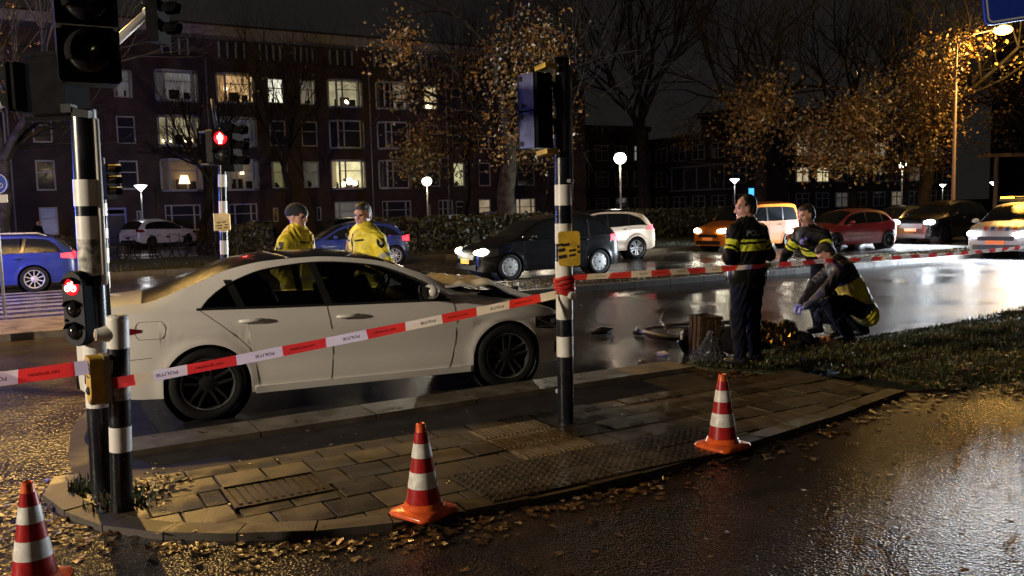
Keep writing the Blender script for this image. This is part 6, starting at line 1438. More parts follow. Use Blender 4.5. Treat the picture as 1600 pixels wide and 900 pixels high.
def head_prims(B, c, yaw=0, pitch=0, roll=0, hair='hair', short=True, hat=None, neck=None, nm='jacket', bald=False):
    Rm = rotz(yaw) @ roty(pitch) @ rotx(roll); T = lambda x, y, z: np.array(c) + Rm @ np.array([x, y, z]); sk = M['skin']; inv = Rm.T
    if neck is not None: B.cap(neck, T(-.015, 0, -.06), .060, .056, sk, .03)
    B.ell(T(-.010, 0, .035), (.098, .078, .105), sk, .03, inv); B.ell(T(.028, 0, -.030), (.066, .060, .085), sk, .04, inv)      # skull, face
    B.cap(T(.040, -.025, -.095), T(.040, .025, -.095), .026, .026, sk, .03); B.cap(T(.075, 0, -.100), T(.078, 0, -.095), .018, .018, sk, .03)   # jaw, chin
    B.cap(T(.088, 0, .025), T(.112, 0, -.022), .010, .016, sk, .018); B.cap(T(.100, -.012, -.026), T(.100, .012, -.026), .011, .011, sk, .012)   # nose
    B.cap(T(.080, -.045, .040), T(.080, .045, .040), .014, .014, sk, .02)                                                   # brow
    for sg in (-1, 1):
        B.ell(T(.092, sg * .034, .016), (.013, .019, .011), sk, .012, inv, sub=True)
        B.ell(T(.079, sg * .033, .014), (.012, .011, .0055), M['eye'], .004, inv)
        B.cap(T(.090, sg * .018, .041), T(.082, sg * .052, .038), .0055, .0045, M[hair], .006)
        B.ell(T(-.005, sg * .080, .000), (.022, .013, .036), sk, .012, inv); B.ell(T(.045, sg * .045, -.025), (.030, .022, .028), sk, .03, inv)
    B.cap(T(.091, -.022, -.060), T(.091, .022, -.060), .0075, .0075, M['lip'], .008)
    if hat == 'beanie':
        B.ell(T(-.020, 0, .070), (.112, .094, .092), M['beanie'], .01, inv); B.cap(T(.062, 0, .060), T(-.095, 0, .035), .052, .052, M['beanie'], .06); B.ell(T(-.018, 0, .045), (.116, .096, .038), M['beanie'], .01, inv)
    else:
        B.ell(T(-.032, 0, .055), (.090, .083, .100), M[hair], .01, inv); B.ell(T(-.062, 0, .000), (.056, .072, .080), M[hair], .01, inv)
        if not bald: B.ell(T(.020, 0, .098), (.066, .070, .048), M[hair], .012, inv)
        for sg in (-1, 1): B.ell(T(-.012, sg * .068, .035), (.034, .014, .045), M[hair], .008, inv)
def hand_prims(B, w, d, up, m, curl=.5, sg=1):
    """palm from wrist w along d; 'up' is the back of the hand; fingers curl towards -up"""
    w = np.array(w, float); d = np.array(d, float); d /= np.linalg.norm(d); up = np.array(up, float); up -= d * (up @ d); up /= np.linalg.norm(up); sd = np.cross(up, d) * sg
    B.cap(w, w + d * .075, .026, .034, m, .02, (up, .55))
    for i, (o, L_) in enumerate(((-.030, .068), (-.010, .078), (.011, .072), (.030, .056))):
        a = w + d * (.085 - abs(o) * .2) + sd * o; c1 = curl * (.8 + .12 * i); e = d * math.cos(c1) - up * math.sin(c1); b = a + e * L_ * .55; c2 = c1 + curl * .9; e2 = d * math.cos(c2) - up * math.sin(c2)
        B.cap(a, b, .0105, .0095, m, .008); B.cap(b, b + e2 * L_ * .5, .0095, .0075, m, .006)
    a = w + d * .025 - sd * .030; e = (d * .6 - sd * .65 - up * .35); e /= np.linalg.norm(e); b = a + e * .040; e2 = d * .85 - sd * .1 - up * .4; e2 /= np.linalg.norm(e2)
    B.cap(a, b, .014, .012, m, .012); B.cap(b, b + e2 * .035, .012, .009, m, .008)
def torso(B, pel, ch, jk, tr, lean_front=(1, 0, 0), bulk=1.0, sh=.185, hem=.0):
    """jacketed torso between pelvis and chest points; returns shoulder points"""
    pel, ch = np.array(pel, float), np.array(ch, float); axis = (ch - pel); axis /= np.linalg.norm(axis); fr = np.array(lean_front, float); fr -= axis * (fr @ axis); fr /= np.linalg.norm(fr); sd = np.cross(axis, fr)
    fl = (fr, .68); L_ = np.linalg.norm(ch - pel)
    B.cap(pel - axis * .03, pel + axis * .05, .165 * bulk, .165 * bulk, tr, .03, fl)
    B.cap(pel + axis * (.03 - hem), pel + axis * L_ * .55, .178 * bulk, .172 * bulk, jk, .03, fl, (0, .5))
    B.cap(pel + axis * L_ * .5, ch, .176 * bulk, .182 * bulk, jk, .06, (fr, .72), (.46, 1.0))
    B.cap(ch + axis * .055 - sd * sh * .86, ch + axis * .055 + sd * sh * .86, .080 * bulk ** .5, .080 * bulk ** .5, jk, .05, None, (1.1, 1.1))
    B.cap(ch + axis * .10, ch + axis * .165, .088, .070, jk, .035, None, (1.2, 1.4))
    return ch + axis * .045 - sd * sh, ch + axis * .045 + sd * sh, ch + axis * .17
def arm(B, s, e, w, jk, bulk=1.0, cuff=None, k=.045):
    B.cap(s, e, .074 * bulk, .058 * bulk, jk, k, None, (10.0, 11.0)); B.cap(e, w, .058 * bulk, .043 * bulk, jk, .03, None, (11.0, 12.0))
def leg(B, hip, kn, an, fwd, tr, bt, bulk=1.0):
    B.cap(hip, kn, .098 * bulk, .072 * bulk, tr, .05); B.cap(kn, np.array(an) + [0, 0, .03], .072 * bulk, .056 * bulk, tr, .03); a = np.array(an, float); f = np.array(fwd, float); f /= np.linalg.norm(f)
    B.cap(a + [0, 0, .10], a + [0, 0, .0], .058, .050, bt, .02); B.cap(a - f * .04 + [0, 0, -.03], a + f * .155 + [0, 0, -.045], .046, .036, bt, .03)

# officer standing at the right: back towards us, face turned to the left, arms folded in front
B = Body(); jk, tr, bt = M['jacket_police'], M['navy'], M['boot']
L_, R_, nk = torso(B, (0, 0, .97), (.01, 0, 1.36), jk, tr, (1, 0, 0), 1.17, .215, .03)
leg(B, (0, .10, .93), (.02, .125, .50), (-.02, .145, .09), (1, .25, 0), tr, bt, 1.14); leg(B, (0, -.10, .93), (.035, -.115, .50), (.02, -.135, .09), (1, -.15, 0), tr, bt, 1.14)
e1, e2 = (-.02, .315, 1.15), (-.02, -.315, 1.15)
for s_, e_, w_ in (((0, .195, 1.40), e1, (.20, .06, 1.17)), ((0, -.195, 1.40), e2, (.22, -.04, 1.14))): arm(B, s_, e_, w_, jk)
hand_prims(B, (.20, .06, 1.17), (.25, -1, .05), (1, 0, .3), M['skin'], .6, 1); hand_prims(B, (.22, -.04, 1.14), (.1, 1, .15), (1, 0, .3), M['skin'], .6, -1)
head_prims(B, (.03, .0, 1.655), R(58), R(4), 0, 'hair', bald=True, neck=(0, 0, 1.49))
B.cap((0, -.10, .985), (0, .10, .985), .168, .168, M['leather'], .01, ((1, 0, 0), .72))
for x, y, z, r_ in ((.05, .185, .96, .045), (.10, .15, .95, .04), (-.02, -.19, .95, .045), (-.10, .10, .965, .04)): B.cap((x, y, z + .03), (x, y, z - .06), r_, r_ * .8, M['leather'], .015)
off1 = person('bareheaded police officer with his back to us, yellow bands on black, face turned left', B, (2.50, 8.98, .075), R(122), .0095)
bv = BVHTree.FromPolygons([v.co for v in off1.data.vertices], [p.vertices for p in off1.data.polygons]); mb = MB()
vs, fs = text_mesh('POLITIE', .02); pts = []
for v in vs:
    hit = bv.ray_cast(Vector((-1, -float(v[0]) * .062 , 1.405 + float(v[1]) * .060)), Vector((1, 0, 0))); p = hit[0] or Vector((-.12, -float(v[0]) * .062, 1.405)); pts.append((p.x - .006, p.y, p.z))
mb.add(pts, fs); mb.build('jacket_lettering', mat('grey_reflective_print', (.16, .16, .16), .5), off1)
mb = MB(); mb.tube([(.10, .19, .93), (.12, .20, .99)], .018, 8); mb.lathe([(.022, 0), (.026, .012), (.022, .024), (.010, .024)], 12, 0, Matrix.Translation((.06, .235, .93)) @ Matrix.Rotation(PI / 2, 4, 'X')); mb.build('belt_handcuffs', M['chrome'], off1, True)

# second officer: half turned to us, gloved hand at the chest, holding the umbrella
B = Body(); jk = M['jacket_police']
L_, R_, nk = torso(B, (-.20, 0, .94), (.05, 0, 1.30), jk, tr, (1, 0, -.4), 1.22, .215, .10)
leg(B, (-.20, .10, .92), (-.10, .16, .50), (-.20, .19, .09), (1, .3, 0), tr, bt, 1.12); leg(B, (-.20, -.10, .92), (-.14, -.15, .50), (-.26, -.18, .09), (1, -.2, 0), tr, bt, 1.12)
arm(B, (.07, .22, 1.345), (.14, .36, 1.10), (.32, .16, 1.25), jk, 1.12); hand_prims(B, (.32, .16, 1.25), (.15, -1, .5), (1, .2, .2), M['glove'], 1.0, 1)
arm(B, (.07, -.22, 1.345), (.14, -.37, 1.08), (.36, -.22, .98), jk, 1.12); hand_prims(B, (.36, -.22, .98), (1, .3, .1), (0, -.3, 1), M['glove'], 1.1, -1)
head_prims(B, (.16, .0, 1.605), R(-10), R(12), R(4), 'hair', neck=(.08, 0, 1.44))
off2 = person('dark haired police officer facing us, blue gloved hand raised to the chest', B, (3.97, 11.1, .0), R(207), .0105)

# crouching officer: yellow jacket with a navy yoke and sleeves, head bowed over the casualty
B = Body(); jk = M['jacket_yoke']; dk = M['darkcloth']
torso(B, (-.12, 0, .42), (.13, 0, .86), jk, tr, (.8, 0, -.5), 1.22, .20, .06)
leg(B, (-.10, .12, .42), (.36, .22, .54), (.10, .20, .09), (1, .2, 0), tr, bt, 1.18); leg(B, (-.10, -.12, .42), (.30, -.22, .30), (-.18, -.18, .13), (1, -.2, -.2), tr, bt, 1.18)
arm(B, (.16, .21, .90), (.38, .27, .66), (.56, .13, .46), jk, 1.1); hand_prims(B, (.56, .13, .46), (1, -.3, -.5), (.3, 0, 1), M['glove'], .8, 1)
arm(B, (.16, -.21, .90), (.40, -.25, .68), (.58, -.08, .46), jk, 1.1); hand_prims(B, (.58, -.08, .46), (1, .3, -.5), (.3, 0, 1), M['glove'], .8, -1)
head_prims(B, (.31, 0, 1.07), R(8), R(40), 0, 'hair', neck=(.20, 0, .99))
oc = person('officer crouching over the casualty in a yellow jacket with dark shoulders, head bowed', B, (4.10, 10.2, .08), R(174), .0105)
mb = MB(); mb.tube([(-.08, .245, .50), (.10, .30, .46), (.27, .335, .30), (.20, .28, .14)], .006, 5); mb.build('trouser_piping', M['siggrey'], oc)

# casualty lying under rescue foil
B = Body()
B.cap((-.30, 0, .13), (.22, .02, .14), .15, .16, dk, .05, ((0, 0, 1), .75)); B.cap((.22, .02, .15), (.22, .02, .15), .17, .17, dk, .06, ((0, 0, 1), .7))
leg(B, (-.30, .09, .13), (-.72, .14, .17), (-1.12, .12, .10), (-.2, .3, .5), M['navy'], bt); leg(B, (-.30, -.09, .12), (-.70, -.16, .13), (-1.08, -.22, .09), (-.2, -.4, .5), M['navy'], bt)
arm(B, (.20, -.20, .13), (.02, -.36, .09), (.26, -.44, .07), dk); hand_prims(B, (.26, -.44, .07), (1, -.1, -.05), (0, 0, 1), M['skin'], .4, -1)
arm(B, (.20, .22, .13), (-.06, .30, .12), (-.28, .20, .15), dk); hand_prims(B, (-.28, .20, .15), (-1, -.2, 0), (0, 0, 1), M['skin'], .4, 1)
head_prims(B, (.50, .02, .12), 0, R(-80), 0, 'hair', neck=(.36, .02, .14))
person('injured person lying on the road under gold rescue foil, mostly covered', B, (3.15, 9.93, .0), R(-20), .012)
mb = MB(); rows = []; pr = random.Random(3)
nz2 = [[pr.uniform(-1, 1) for _ in range(60)] for _ in range(60)]
for i in range(34):
    rw = []
    for j in range(24):
        x, y = -.36 + .56 * i / 33, -.26 + .52 * j / 23; base = .36 * math.exp(-(y / .22) ** 2) * (1 - .25 * abs(x)) + .015
        rw.append((x + .02 * nz2[i][j], y + .02 * nz2[j][i], max(.012, base + .035 * nz2[i][(j * 7) % 59] * (.3 + base * 3) + .02 * math.sin(19 * x + 7 * y))))
    rows.append(rw)
mb.grid(rows[:6], 1); mb.grid(rows[5:], 0)
fo = mb.build('rescue_blanket', [M['foil'], M['foil_s']], None, False, (3.16, 9.93, .06), R(-25)); fo.scale = (.8, .8, .85); tag(fo, 'crumpled gold and silver rescue foil over the casualty on the road', 'blanket')

# two officers in yellow behind the car
def hivis(hd, hat, yaw, arms):
    B = Body(); jk = M['jacket_hivis']; torso(B, (0, 0, .97), (.01, 0, 1.36), jk, tr, (1, 0, 0), 1.34, .245, .08)
    leg(B, (0, .10, .93), (.02, .12, .50), (-.01, .13, .09), (1, .2, 0), tr, bt); leg(B, (0, -.10, .93), (.02, -.12, .50), (-.01, -.13, .09), (1, -.2, 0), tr, bt)
    for (s_, e_, w_, d_, u_, sg) in arms: arm(B, s_, e_, w_, jk, 1.22, k=.016); hand_prims(B, w_, d_, u_, M['skin'], .5, sg)
    B.cap((-.02, -.06, 1.525), (-.02, .06, 1.525), .066, .066, M['darkcloth'], .02)
    head_prims(B, (.03, 0, 1.67), yaw, R(6), 0, hd, hat=hat, neck=(0, 0, 1.50)); return B
B = hivis('hair', 'beanie', R(-6), [((0, .245, 1.40), (-.03, .36, 1.13), (.12, .30, .93), (.4, -.1, -1), (0, 1, 0), 1), ((0, -.245, 1.40), (-.04, -.37, 1.13), (.10, -.32, .92), (.4, .1, -1), (0, -1, 0), -1)])
oA = person('officer in black beanie and yellow rain jacket looking right, behind the car roof', B, (-2.50, 9.92, .0), R(-14), .0105); oA.scale = (1.05,) * 3
B = hivis('hair', None, R(22), [((0, .245, 1.40), (-.02, .39, 1.12), (.22, .20, 1.02), (.6, -.7, .1), (.4, .6, .5), 1), ((0, -.245, 1.40), (-.02, -.40, 1.12), (.22, -.20, 1.00), (.6, .7, .1), (.4, -.6, .5), -1)])
oB = person('short haired officer in yellow rain jacket looking left, behind the windscreen of the white car', B, (-1.74, 10.25, .0), R(222), .0105); oB.scale = (1.05,) * 3
def on_body(o, name, m, org, dr, shape, right, up):
    bv = BVHTree.FromPolygons([v.co for v in o.data.vertices], [p.vertices for p in o.data.polygons]); dr = Vector(dr).normalized(); mb = MB(); pts = []
    for (a, b) in shape:
        q = Vector(org) + Vector(right) * a + Vector(up) * b - dr * .6; h_ = bv.ray_cast(q, dr); p = h_[0] if h_[0] else Vector(org); pts.append(p - dr * .006)
    c = sum(pts, Vector()) / len(pts); mb.add(pts + [c], [(i, (i + 1) % len(pts), len(pts)) for i in range(len(pts))]); return mb.build(name, m, o)
sh_ = [(-.04, .05), (0, .056), (.04, .05), (.042, .0), (.03, -.035), (0, -.056), (-.03, -.035), (-.042, 0)]; s2 = [(a * .55, b * .55) for a, b in [(-.04, .0), (-.01, .012), (0, .05), (.01, .012), (.04, 0), (.012, -.012), (0, -.045), (-.012, -.012)]]
for o, org, dr, rt_ in ((oA, (-.01, -.25, 1.36), (0, 1, 0), (1, 0, 0)), (oB, (.0, -.26, 1.36), (-.35, 1, 0), (1, .35, 0)), (oB, (.0, .26, 1.36), (-.35, -1, 0), (-1, .35, 0))):
    pass; b_ = on_body(o, 'sleeve_badge', M['ink'], org, dr, sh_, rt_, (0, 0, 1)); on_body(o, 'badge_flame', M['paper'], Vector(org) - Vector(dr) * .0, Vector(dr), s2, rt_, (0, 0, 1)).location = tuple(-Vector(dr).normalized() * .004)
def strip_on(o, name, m, p0, p1, dr, w, n=14):
    bv = BVHTree.FromPolygons([v.co for v in o.data.vertices], [p.vertices for p in o.data.polygons]); dr = Vector(dr).normalized(); rows = []; p0, p1 = Vector(p0), Vector(p1); sd = (p1 - p0).normalized().cross(dr)
    for i in range(n + 1):
        rw = []
        for q in (-w / 2, 0, w / 2):
            c = p0.lerp(p1, i / n) + sd * q - dr * .7; h_ = bv.ray_cast(c, dr); rw.append(tuple((h_[0] if h_[0] else c + dr * .5) - dr * .005))
        rows.append(rw)
    mb = MB(); mb.grid(rows); return mb.build(name, m, o, True)
for o in (oA, oB):
    strip_on(o, 'zip', M['siggrey'], (0, .0, 1.02), (0, .0, 1.47), (-1, 0, 0), .020)
    for sg in (-1, 1):
        strip_on(o, 'pocket_flap', M['siggrey'], (0, sg * .05, 1.39), (0, sg * .17, 1.40), (-1, 0, 0), .022, 6)
        strip_on(o, 'shoulder_strap', M['ink'], (-.03, sg * .12, 1.5), (-.03, sg * .235, 1.5), (0, 0, -1), .05, 6)
    strip_on(o, 'back_band', M['siggrey'], (0, -.22, 1.40), (0, .22, 1.40), (1, 0, 0), .045, 12)
mb = MB(); mb.tube([(.14, -.14, 1.40), (.145, -.15, 1.47)], .028, 8); mb.tube([(.14, -.14, 1.47), (.14, -.14, 1.58)], .006, 6); mb.build('radio', M['trim'], oB, True)
# passer-by by the far wall
B = Body(); torso(B, (0, 0, .95), (.02, 0, 1.34), dk, tr, (1, 0, 0), 1.0, .19); leg(B, (0, .09, .92), (.06, .1, .5), (.08, .1, .09), (1, 0, 0), tr, bt); leg(B, (0, -.09, .92), (-.02, -.1, .5), (-.14, -.1, .1), (1, 0, 0), tr, bt)
arm(B, (0, .19, 1.38), (.02, .28, 1.12), (.2, .22, 1.0), dk); arm(B, (0, -.19, 1.38), (-.02, -.28, 1.12), (.16, -.24, .98), dk); hand_prims(B, (.2, .22, 1.0), (1, 0, -.3), (0, 1, 0), M['skin'], .5, 1); hand_prims(B, (.16, -.24, .98), (1, 0, -.3), (0, -1, 0), M['skin'], .5, -1)
head_prims(B, (.03, 0, 1.63), 0, 0, 0, 'hair', neck=(0, 0, 1.47)); person('dark dressed passer-by beyond the blue estate car', B, (-24.9, 45, 0), R(-20), .02, wrinkle=.0)

# ================================================================== FALLEN BICYCLE, CRATE, DEBRIS
def bicycle_parts(o, paint, tyre_r=.34, lowdetail=False):
    n = 20 if lowdetail else 32
    for x in (-.53, .53):
        w = bpy.data.objects.new('wheel', None); COL.objects.link(w); w.parent = o; w.location = (x, 0, tyre_r); w.rotation_euler = (PI / 2, 0, 0)
        if 'tyre' not in bicycle_parts.c:
            mb = MB(); mb.lathe([(tyre_r - .02 + .02 * math.cos(a), .02 * math.sin(a)) for a in np.linspace(0, 2 * PI, 9)], n); bicycle_parts.c['tyre'] = mb.mesh('tyre', M['rubber'], True)
            mb = MB(); mb.lathe([(tyre_r - .045, -.012), (tyre_r - .035, -.012), (tyre_r - .035, .012), (tyre_r - .045, .012), (tyre_r - .045, -.012)], n); mb.lathe([(.02, -.04), (.02, .04)], 10)
            for i in range(18): a = 2 * PI * i / 18; mb.tube([(.018 * math.cos(a + .6), .018 * math.sin(a + .6), .03 * (-1) ** i), ((tyre_r - .04) * math.cos(a), (tyre_r - .04) * math.sin(a), 0)], .0022, 4)
            bicycle_parts.c['rim'] = mb.mesh('rim', M['chrome'], 30)
        link_mesh('tyre', bicycle_parts.c['tyre'], w); link_mesh('rim', bicycle_parts.c['rim'], w)
    mb = MB(); bb, st_, hd_, ra, fa = Vector((-.08, 0, .29)), Vector((-.24, 0, .80)), Vector((.38, 0, .82)), Vector((-.53, 0, .34)), Vector((.53, 0, .34))
    for a, b, r_ in ((bb, st_, .016), (bb, hd_ - Vector((-.03, 0, .14)), .019), (st_ + Vector((.04, 0, -.16)), hd_ - Vector((-.01, 0, .05)), .017), (hd_, fa, .015), (hd_, hd_ + Vector((-.03, 0, .12)), .014)): mb.tube([a, b], r_, 8)
    for sg in (-1, 1): mb.tube([bb + Vector((0, sg * .03, 0)), ra + Vector((0, sg * .05, 0))], .009, 6); mb.tube([st_ + Vector((.02, sg * .02, -.1)), ra + Vector((0, sg * .05, 0))], .008, 6)
    mb.build('frame', paint, o, True)
    mb = MB(); mb.tube([(-.02, -.28, 1.02), (.10, -.24, 1.06), (.28, -.12, 1.02), (.35, 0, .96), (.28, .12, 1.02), (.10, .24, 1.06), (-.02, .28, 1.02)], .012, 8); mb.build('handlebar', M['chrome'], o, True)
    mb = MB(); mb.tube([(-.24, 0, .80), (-.25, 0, .92)], .013, 8); mb.sphere((-.30, 0, .95), .13, 12, 8, 0, (1.05, .75, .32)); mb.build('saddle', M['leather'], o, True)
    mb = MB(); mb.lathe([(.085, -.005), (.085, .005)], 18, 0, Matrix.Translation((-.08, .05, .29)) @ Matrix.Rotation(PI / 2, 4, 'X'), True); mb.tube([(-.08, .06, .29), (-.02, .07, .14)], .01, 6); mb.box((-.02, .11, .14), (.09, .07, .02)); mb.tube([(-.08, -.06, .29), (-.14, -.07, .44)], .01, 6); mb.box((-.14, -.11, .44), (.09, .07, .02)); mb.build('crankset', M['siggrey'], o)
    mb = MB(); mb.tube([(-.53 + .375 * math.cos(a), 0, .34 + .375 * math.sin(a)) for a in np.linspace(.3, 3.3, 12)], .018, 6, 0, True, .4); mb.build('mudguard', paint, o, True)
bicycle_parts.c = {}
fb = thing('fallen_bicycle', 'dark bicycle lying on its side on the wet road behind the wooden crate', 'bicycle', (2.62, 10.75, .10), 0); fb.rotation_euler = (R(84), R(0), R(196))
bicycle_parts(fb, M['bikepaint'])
cr = thing('wooden_crate', 'old slatted wooden crate standing on end on the road beside the standing officer', 'crate', (2.26, 9.95, .245), R(18)); cr.rotation_euler = (0, R(3), R(18))
for k in range(3):
    for sg in (-1, 1):
        mb = MB(); mb.box((-.092 + .092 * k, sg * .135, 0), (.066, .012, .48)); mb.build('slat', M['wood'], cr)
        mb = MB(); mb.box((sg * .135, -.092 + .092 * k, 0), (.012, .066, .48)); mb.build('slat', M['wood'], cr)
for sx in (-1, 1):
    for sy in (-1, 1): mb = MB(); mb.box((sx * .115, sy * .115, .0), (.022, .022, .45)); mb.build('corner_post', M['wood'], cr)
for z in (-.22, .0, .22):
    for sg in (-1, 1): mb = MB(); mb.box((0, sg * .1475, z), (.29, .012, .034)); mb.build('batten', M['wood'], cr)
bg = thing('shoulder_bag', 'black bag lying behind the crate beside the officer', 'bag', (2.60, 9.95, .02), .3)
mb = MB(); mb.sphere((0, 0, .16), .22, 16, 10, 0, (1.0, .8, .75)); mb.build('pouch', M['darkcloth'], bg, True); mb = MB(); mb.tube([(-.18, 0, .22), (-.10, .05, .36), (.08, .05, .38), (.18, 0, .24)], .014, 6); mb.build('strap', M['leather'], bg, True)
B = Body(); B.cap((0, 0, .10), (.05, .02, .22), .13, .10, M['plastic_bag'], .05); B.cap((.1, -.05, .08), (-.08, .05, .07), .09, .10, M['plastic_bag'], .05); B.cap((.02, 0, .28), (.04, .03, .36), .05, .03, M['plastic_bag'], .04)
V_, F_, m_, t_ = B.build(.012, 0); V_ = V_ + rng.normal(0, .007, V_.shape); me = bpy.data.meshes.new('plastic_bag'); me.from_pydata(V_.tolist(), [], F_.tolist()); me.materials.append(M['plastic_bag']); o = link_mesh('plastic_bag', me, None, (2.16, 9.35, .0)); tag(o, 'crumpled grey plastic bag on the road in front of the crate', 'plastic bag')
tb = thing('broken_tube', 'pale metal tube lying on the road, left of the crate', 'tube', (1.62, 10.95, .06), R(-32)); mb = MB(); mb.tube([(0, 0, .12), (.25, 0, .07), (.62, 0, .02)], [.022, .025, .028], 10); mb.build('pipe', M['frame'], tb, True); mb = MB(); mb.sphere((0, 0, .13), .035, 10, 8); mb.build('end_knob', M['cone_w'], tb, True)
for lab, x, y, sz, mm in (('white scrap of plastic near the fallen bicycle', 1.78, 9.98, .14, 'paper'), ('small pale shard on the dark road, left of the bag', 1.45, 9.55, .09, 'paper'), ('black piece of bumper lying on the road', 1.25, 11.9, .30, 'trim'), ('dark shard of trim beside the pale tube', 1.75, 11.7, .18, 'trim'), ('white paper scrap on the painted shadow strip by the short post', -2.02, 5.82, .055, 'paper'), ('torn white scrap in the middle of the painted shadow strip', -.62, 6.55, .07, 'paper'), ('chip of plastic on the road below the front wheel of the white car', .42, 8.10, .06, 'paper')):
    mb = MB(); pr = random.Random(int(x * 100)); k = 7; ring = [(sz * (.5 + .3 * pr.random()) * math.cos(2 * PI * i / k), sz * .6 * (.5 + .4 * pr.random()) * math.sin(2 * PI * i / k)) for i in range(k)]
    top = [(px_, py_, .02 + sz * .15 * pr.random()) for px_, py_ in ring]; mb.add(top + [(a * .9, b * .9, .0) for a, b in ring] + [(0, 0, .03 + sz * .2)], [(i, (i + 1) % k, 2 * k) for i in range(k)] + [(i, i + k, (i + 1) % k + k, (i + 1) % k) for i in range(k)])
    tag(mb.build('debris_piece', M[mm], None, False, (x, y, .012), pr.random() * 3), lab, 'debris')
# parked bicycles on the far pavement
pbk = None
for i in range(6):
    x, y, rz = -16.6 + .72 * i + random.uniform(-.1, .1), 35.6 + .35 * i + random.uniform(-.5, .5), R(random.uniform(40, 100))
    lab = ['first parked bicycle from the left in the rack before the white car', 'second parked bicycle in the dark rack, leaning a little', 'third parked bicycle, in the middle of the rack', 'fourth parked bicycle, nearest to the street lamp post', 'fifth parked bicycle, beside the tail of the white car', 'last parked bicycle of the rack, nearest to the leaning tree'][i]
    if pbk is None: pbk = thing('parked_bicycle', lab, 'bicycle', (x, y, 0), rz, 'bicycles parked before the houses'); bicycle_parts(pbk, M['bikepaint'], lowdetail=True)
    else: c = dup(pbk); place(c, (x, y, 0), rz, lab); c.rotation_euler = (R(random.uniform(-8, 8)), 0, rz)

# ================================================================== TREES AND HEDGES
def tree(name, label, loc, h, r0, seed, leaves=0, leafz=(0, 99), leafx=(-99, 99), lean=(0, 0), depth=5, first=.42, leaf_sz=.16, spread=.8, mats=None, upward=.35, bark='bark', clump=9, clr=.34, group='bare and autumn trees along the road'):
    pr = random.Random(seed); o = thing(name, label, 'tree', loc, 0, group); mb = MB(); tips = []
    def grow(p, d, r_, L_, lev):
        n = 5 if lev < 2 else 4; pts = [p]; rs = [r_]; q = p.copy(); dd = d.copy()
        for i in range(n):
            dd = (dd + Vector((pr.gauss(0, .13), pr.gauss(0, .13), pr.gauss(0, .08) + .05 * upward))).normalized(); q = q + dd * L_ / n; pts.append(q.copy()); rs.append(r_ * (1 - .5 * (i + 1) / n))
            if lev >= 2: tips.append((q.copy(), lev))
        mb.tube(pts, rs, 8 if lev == 0 else (6 if lev == 1 else (4 if lev < 4 else 3)), 0, False)
        if lev >= depth: return
        for i in range([0, 5, 4, 4, 3, 2][lev] if lev else 6):
            k = pr.randint(2 if lev else 3, n) if lev else n - (0 if i < 3 else pr.randint(0, 1)); a = pr.uniform(0, 2 * PI); sp = spread * pr.uniform(.55, 1.25)
            base = (pts[k] - pts[k - 1]).normalized(); sidev = base.cross(Vector((math.cos(a), math.sin(a), .3))).normalized(); nd = (base * math.cos(sp) + sidev * math.sin(sp) + Vector((0, 0, upward * .5))).normalized()
            grow(pts[k], nd, rs[k] * pr.uniform(.55, .75), L_ * pr.uniform(.58, .80) if lev else h * pr.uniform(.30, .42), lev + 1)
    # root flare then trunk
    tk = MB(); H1 = h * first; pts = [(0, 0, -.1), (0, 0, .25), (lean[0] * .1, lean[1] * .1, .9)]; rs = [r0 * 1.6, r0 * 1.22, r0 * 1.02]
    for i in range(1, 6): u = i / 5; pts.append((lean[0] * u + pr.gauss(0, .06), lean[1] * u + pr.gauss(0, .06), .9 + (H1 - .9) * u)); rs.append(r0 * (1 - .30 * u))
    tk.tube(pts, rs, 12, 0, False); tk.build('trunk', M[bark], o, True)
    top = Vector(pts[-1]); 
    for i in range(6):
        a = 2 * PI * i / 6 + pr.uniform(-.4, .4); k = [-1, -1, -2, -1, -2, -1][i]; nd = Vector((math.cos(a) * spread, math.sin(a) * spread, .55 + upward + (.5 if i < 2 else 0))).normalized()
        grow(Vector(pts[k]), nd, rs[k] * pr.uniform(.5, .72), h * pr.uniform(.26, .40), 1)
    mb.build('branches', M['bark'], o, True)
    if leaves:
        cand = [t for t in tips if leafz[0] < t[0].z < leafz[1] and leafx[0] < t[0].x < leafx[1]] or tips; lm = MB(); k = 0
        wt = [math.exp(-(t[0].z - leafz[0]) / 2.6) for t in cand]; seeds_ = [t[0] for t in pr.choices(cand, wt, k=max(1, leaves // clump))]
        for sp_ in seeds_:
            mi_ = pr.choices([0, 1, 2], [5, 3, 2])[0]
            for _ in range(clump):
                p = sp_ + Vector((pr.gauss(0, clr), pr.gauss(0, clr), pr.gauss(0, clr * .8) - .1)); s_ = leaf_sz * pr.uniform(.4, 1.5); A_ = Vector((pr.gauss(0, 1), pr.gauss(0, 1), pr.gauss(0, 1))).normalized(); B_ = A_.cross(Vector((pr.gauss(0, 1), pr.gauss(0, 1), pr.gauss(0, 1)))).normalized()
                lm.add([p - A_ * s_ * .6, p - B_ * s_ * .42, p + A_ * s_ * .6, p + B_ * s_ * .42 + A_.cross(B_) * s_ * .15], [(0, 1, 2), (0, 2, 3)], mi_ if pr.random() < .75 else pr.randint(0, 2))
        c = lm.build('crown', mats or [M['tleaf'], M['tleaf2'], M['tleaf3']], o); c['kind'] = 'stuff'
    return o
tree('plane_tree', 'thick trunked plane tree with orange leaves behind the central signal head', (-.25, 37.9, 0), 13.5, .44, 21, 9500, (3.6, 9.5), (-4.2, 2.2), (.3, 0), 5, .36, .12, .95, None, .25, 'plane_bark', 90, .48)
tree('autumn_tree', 'tree with a low hanging clump of orange leaves above the standing officer', (13.0, 44, 0), 16, .36, 33, 9500, (3.4, 7.0), (-2.6, 2.8), (-.2, 0), 5, .34, .13, .95, None, .3, 'bark', 120, .55)
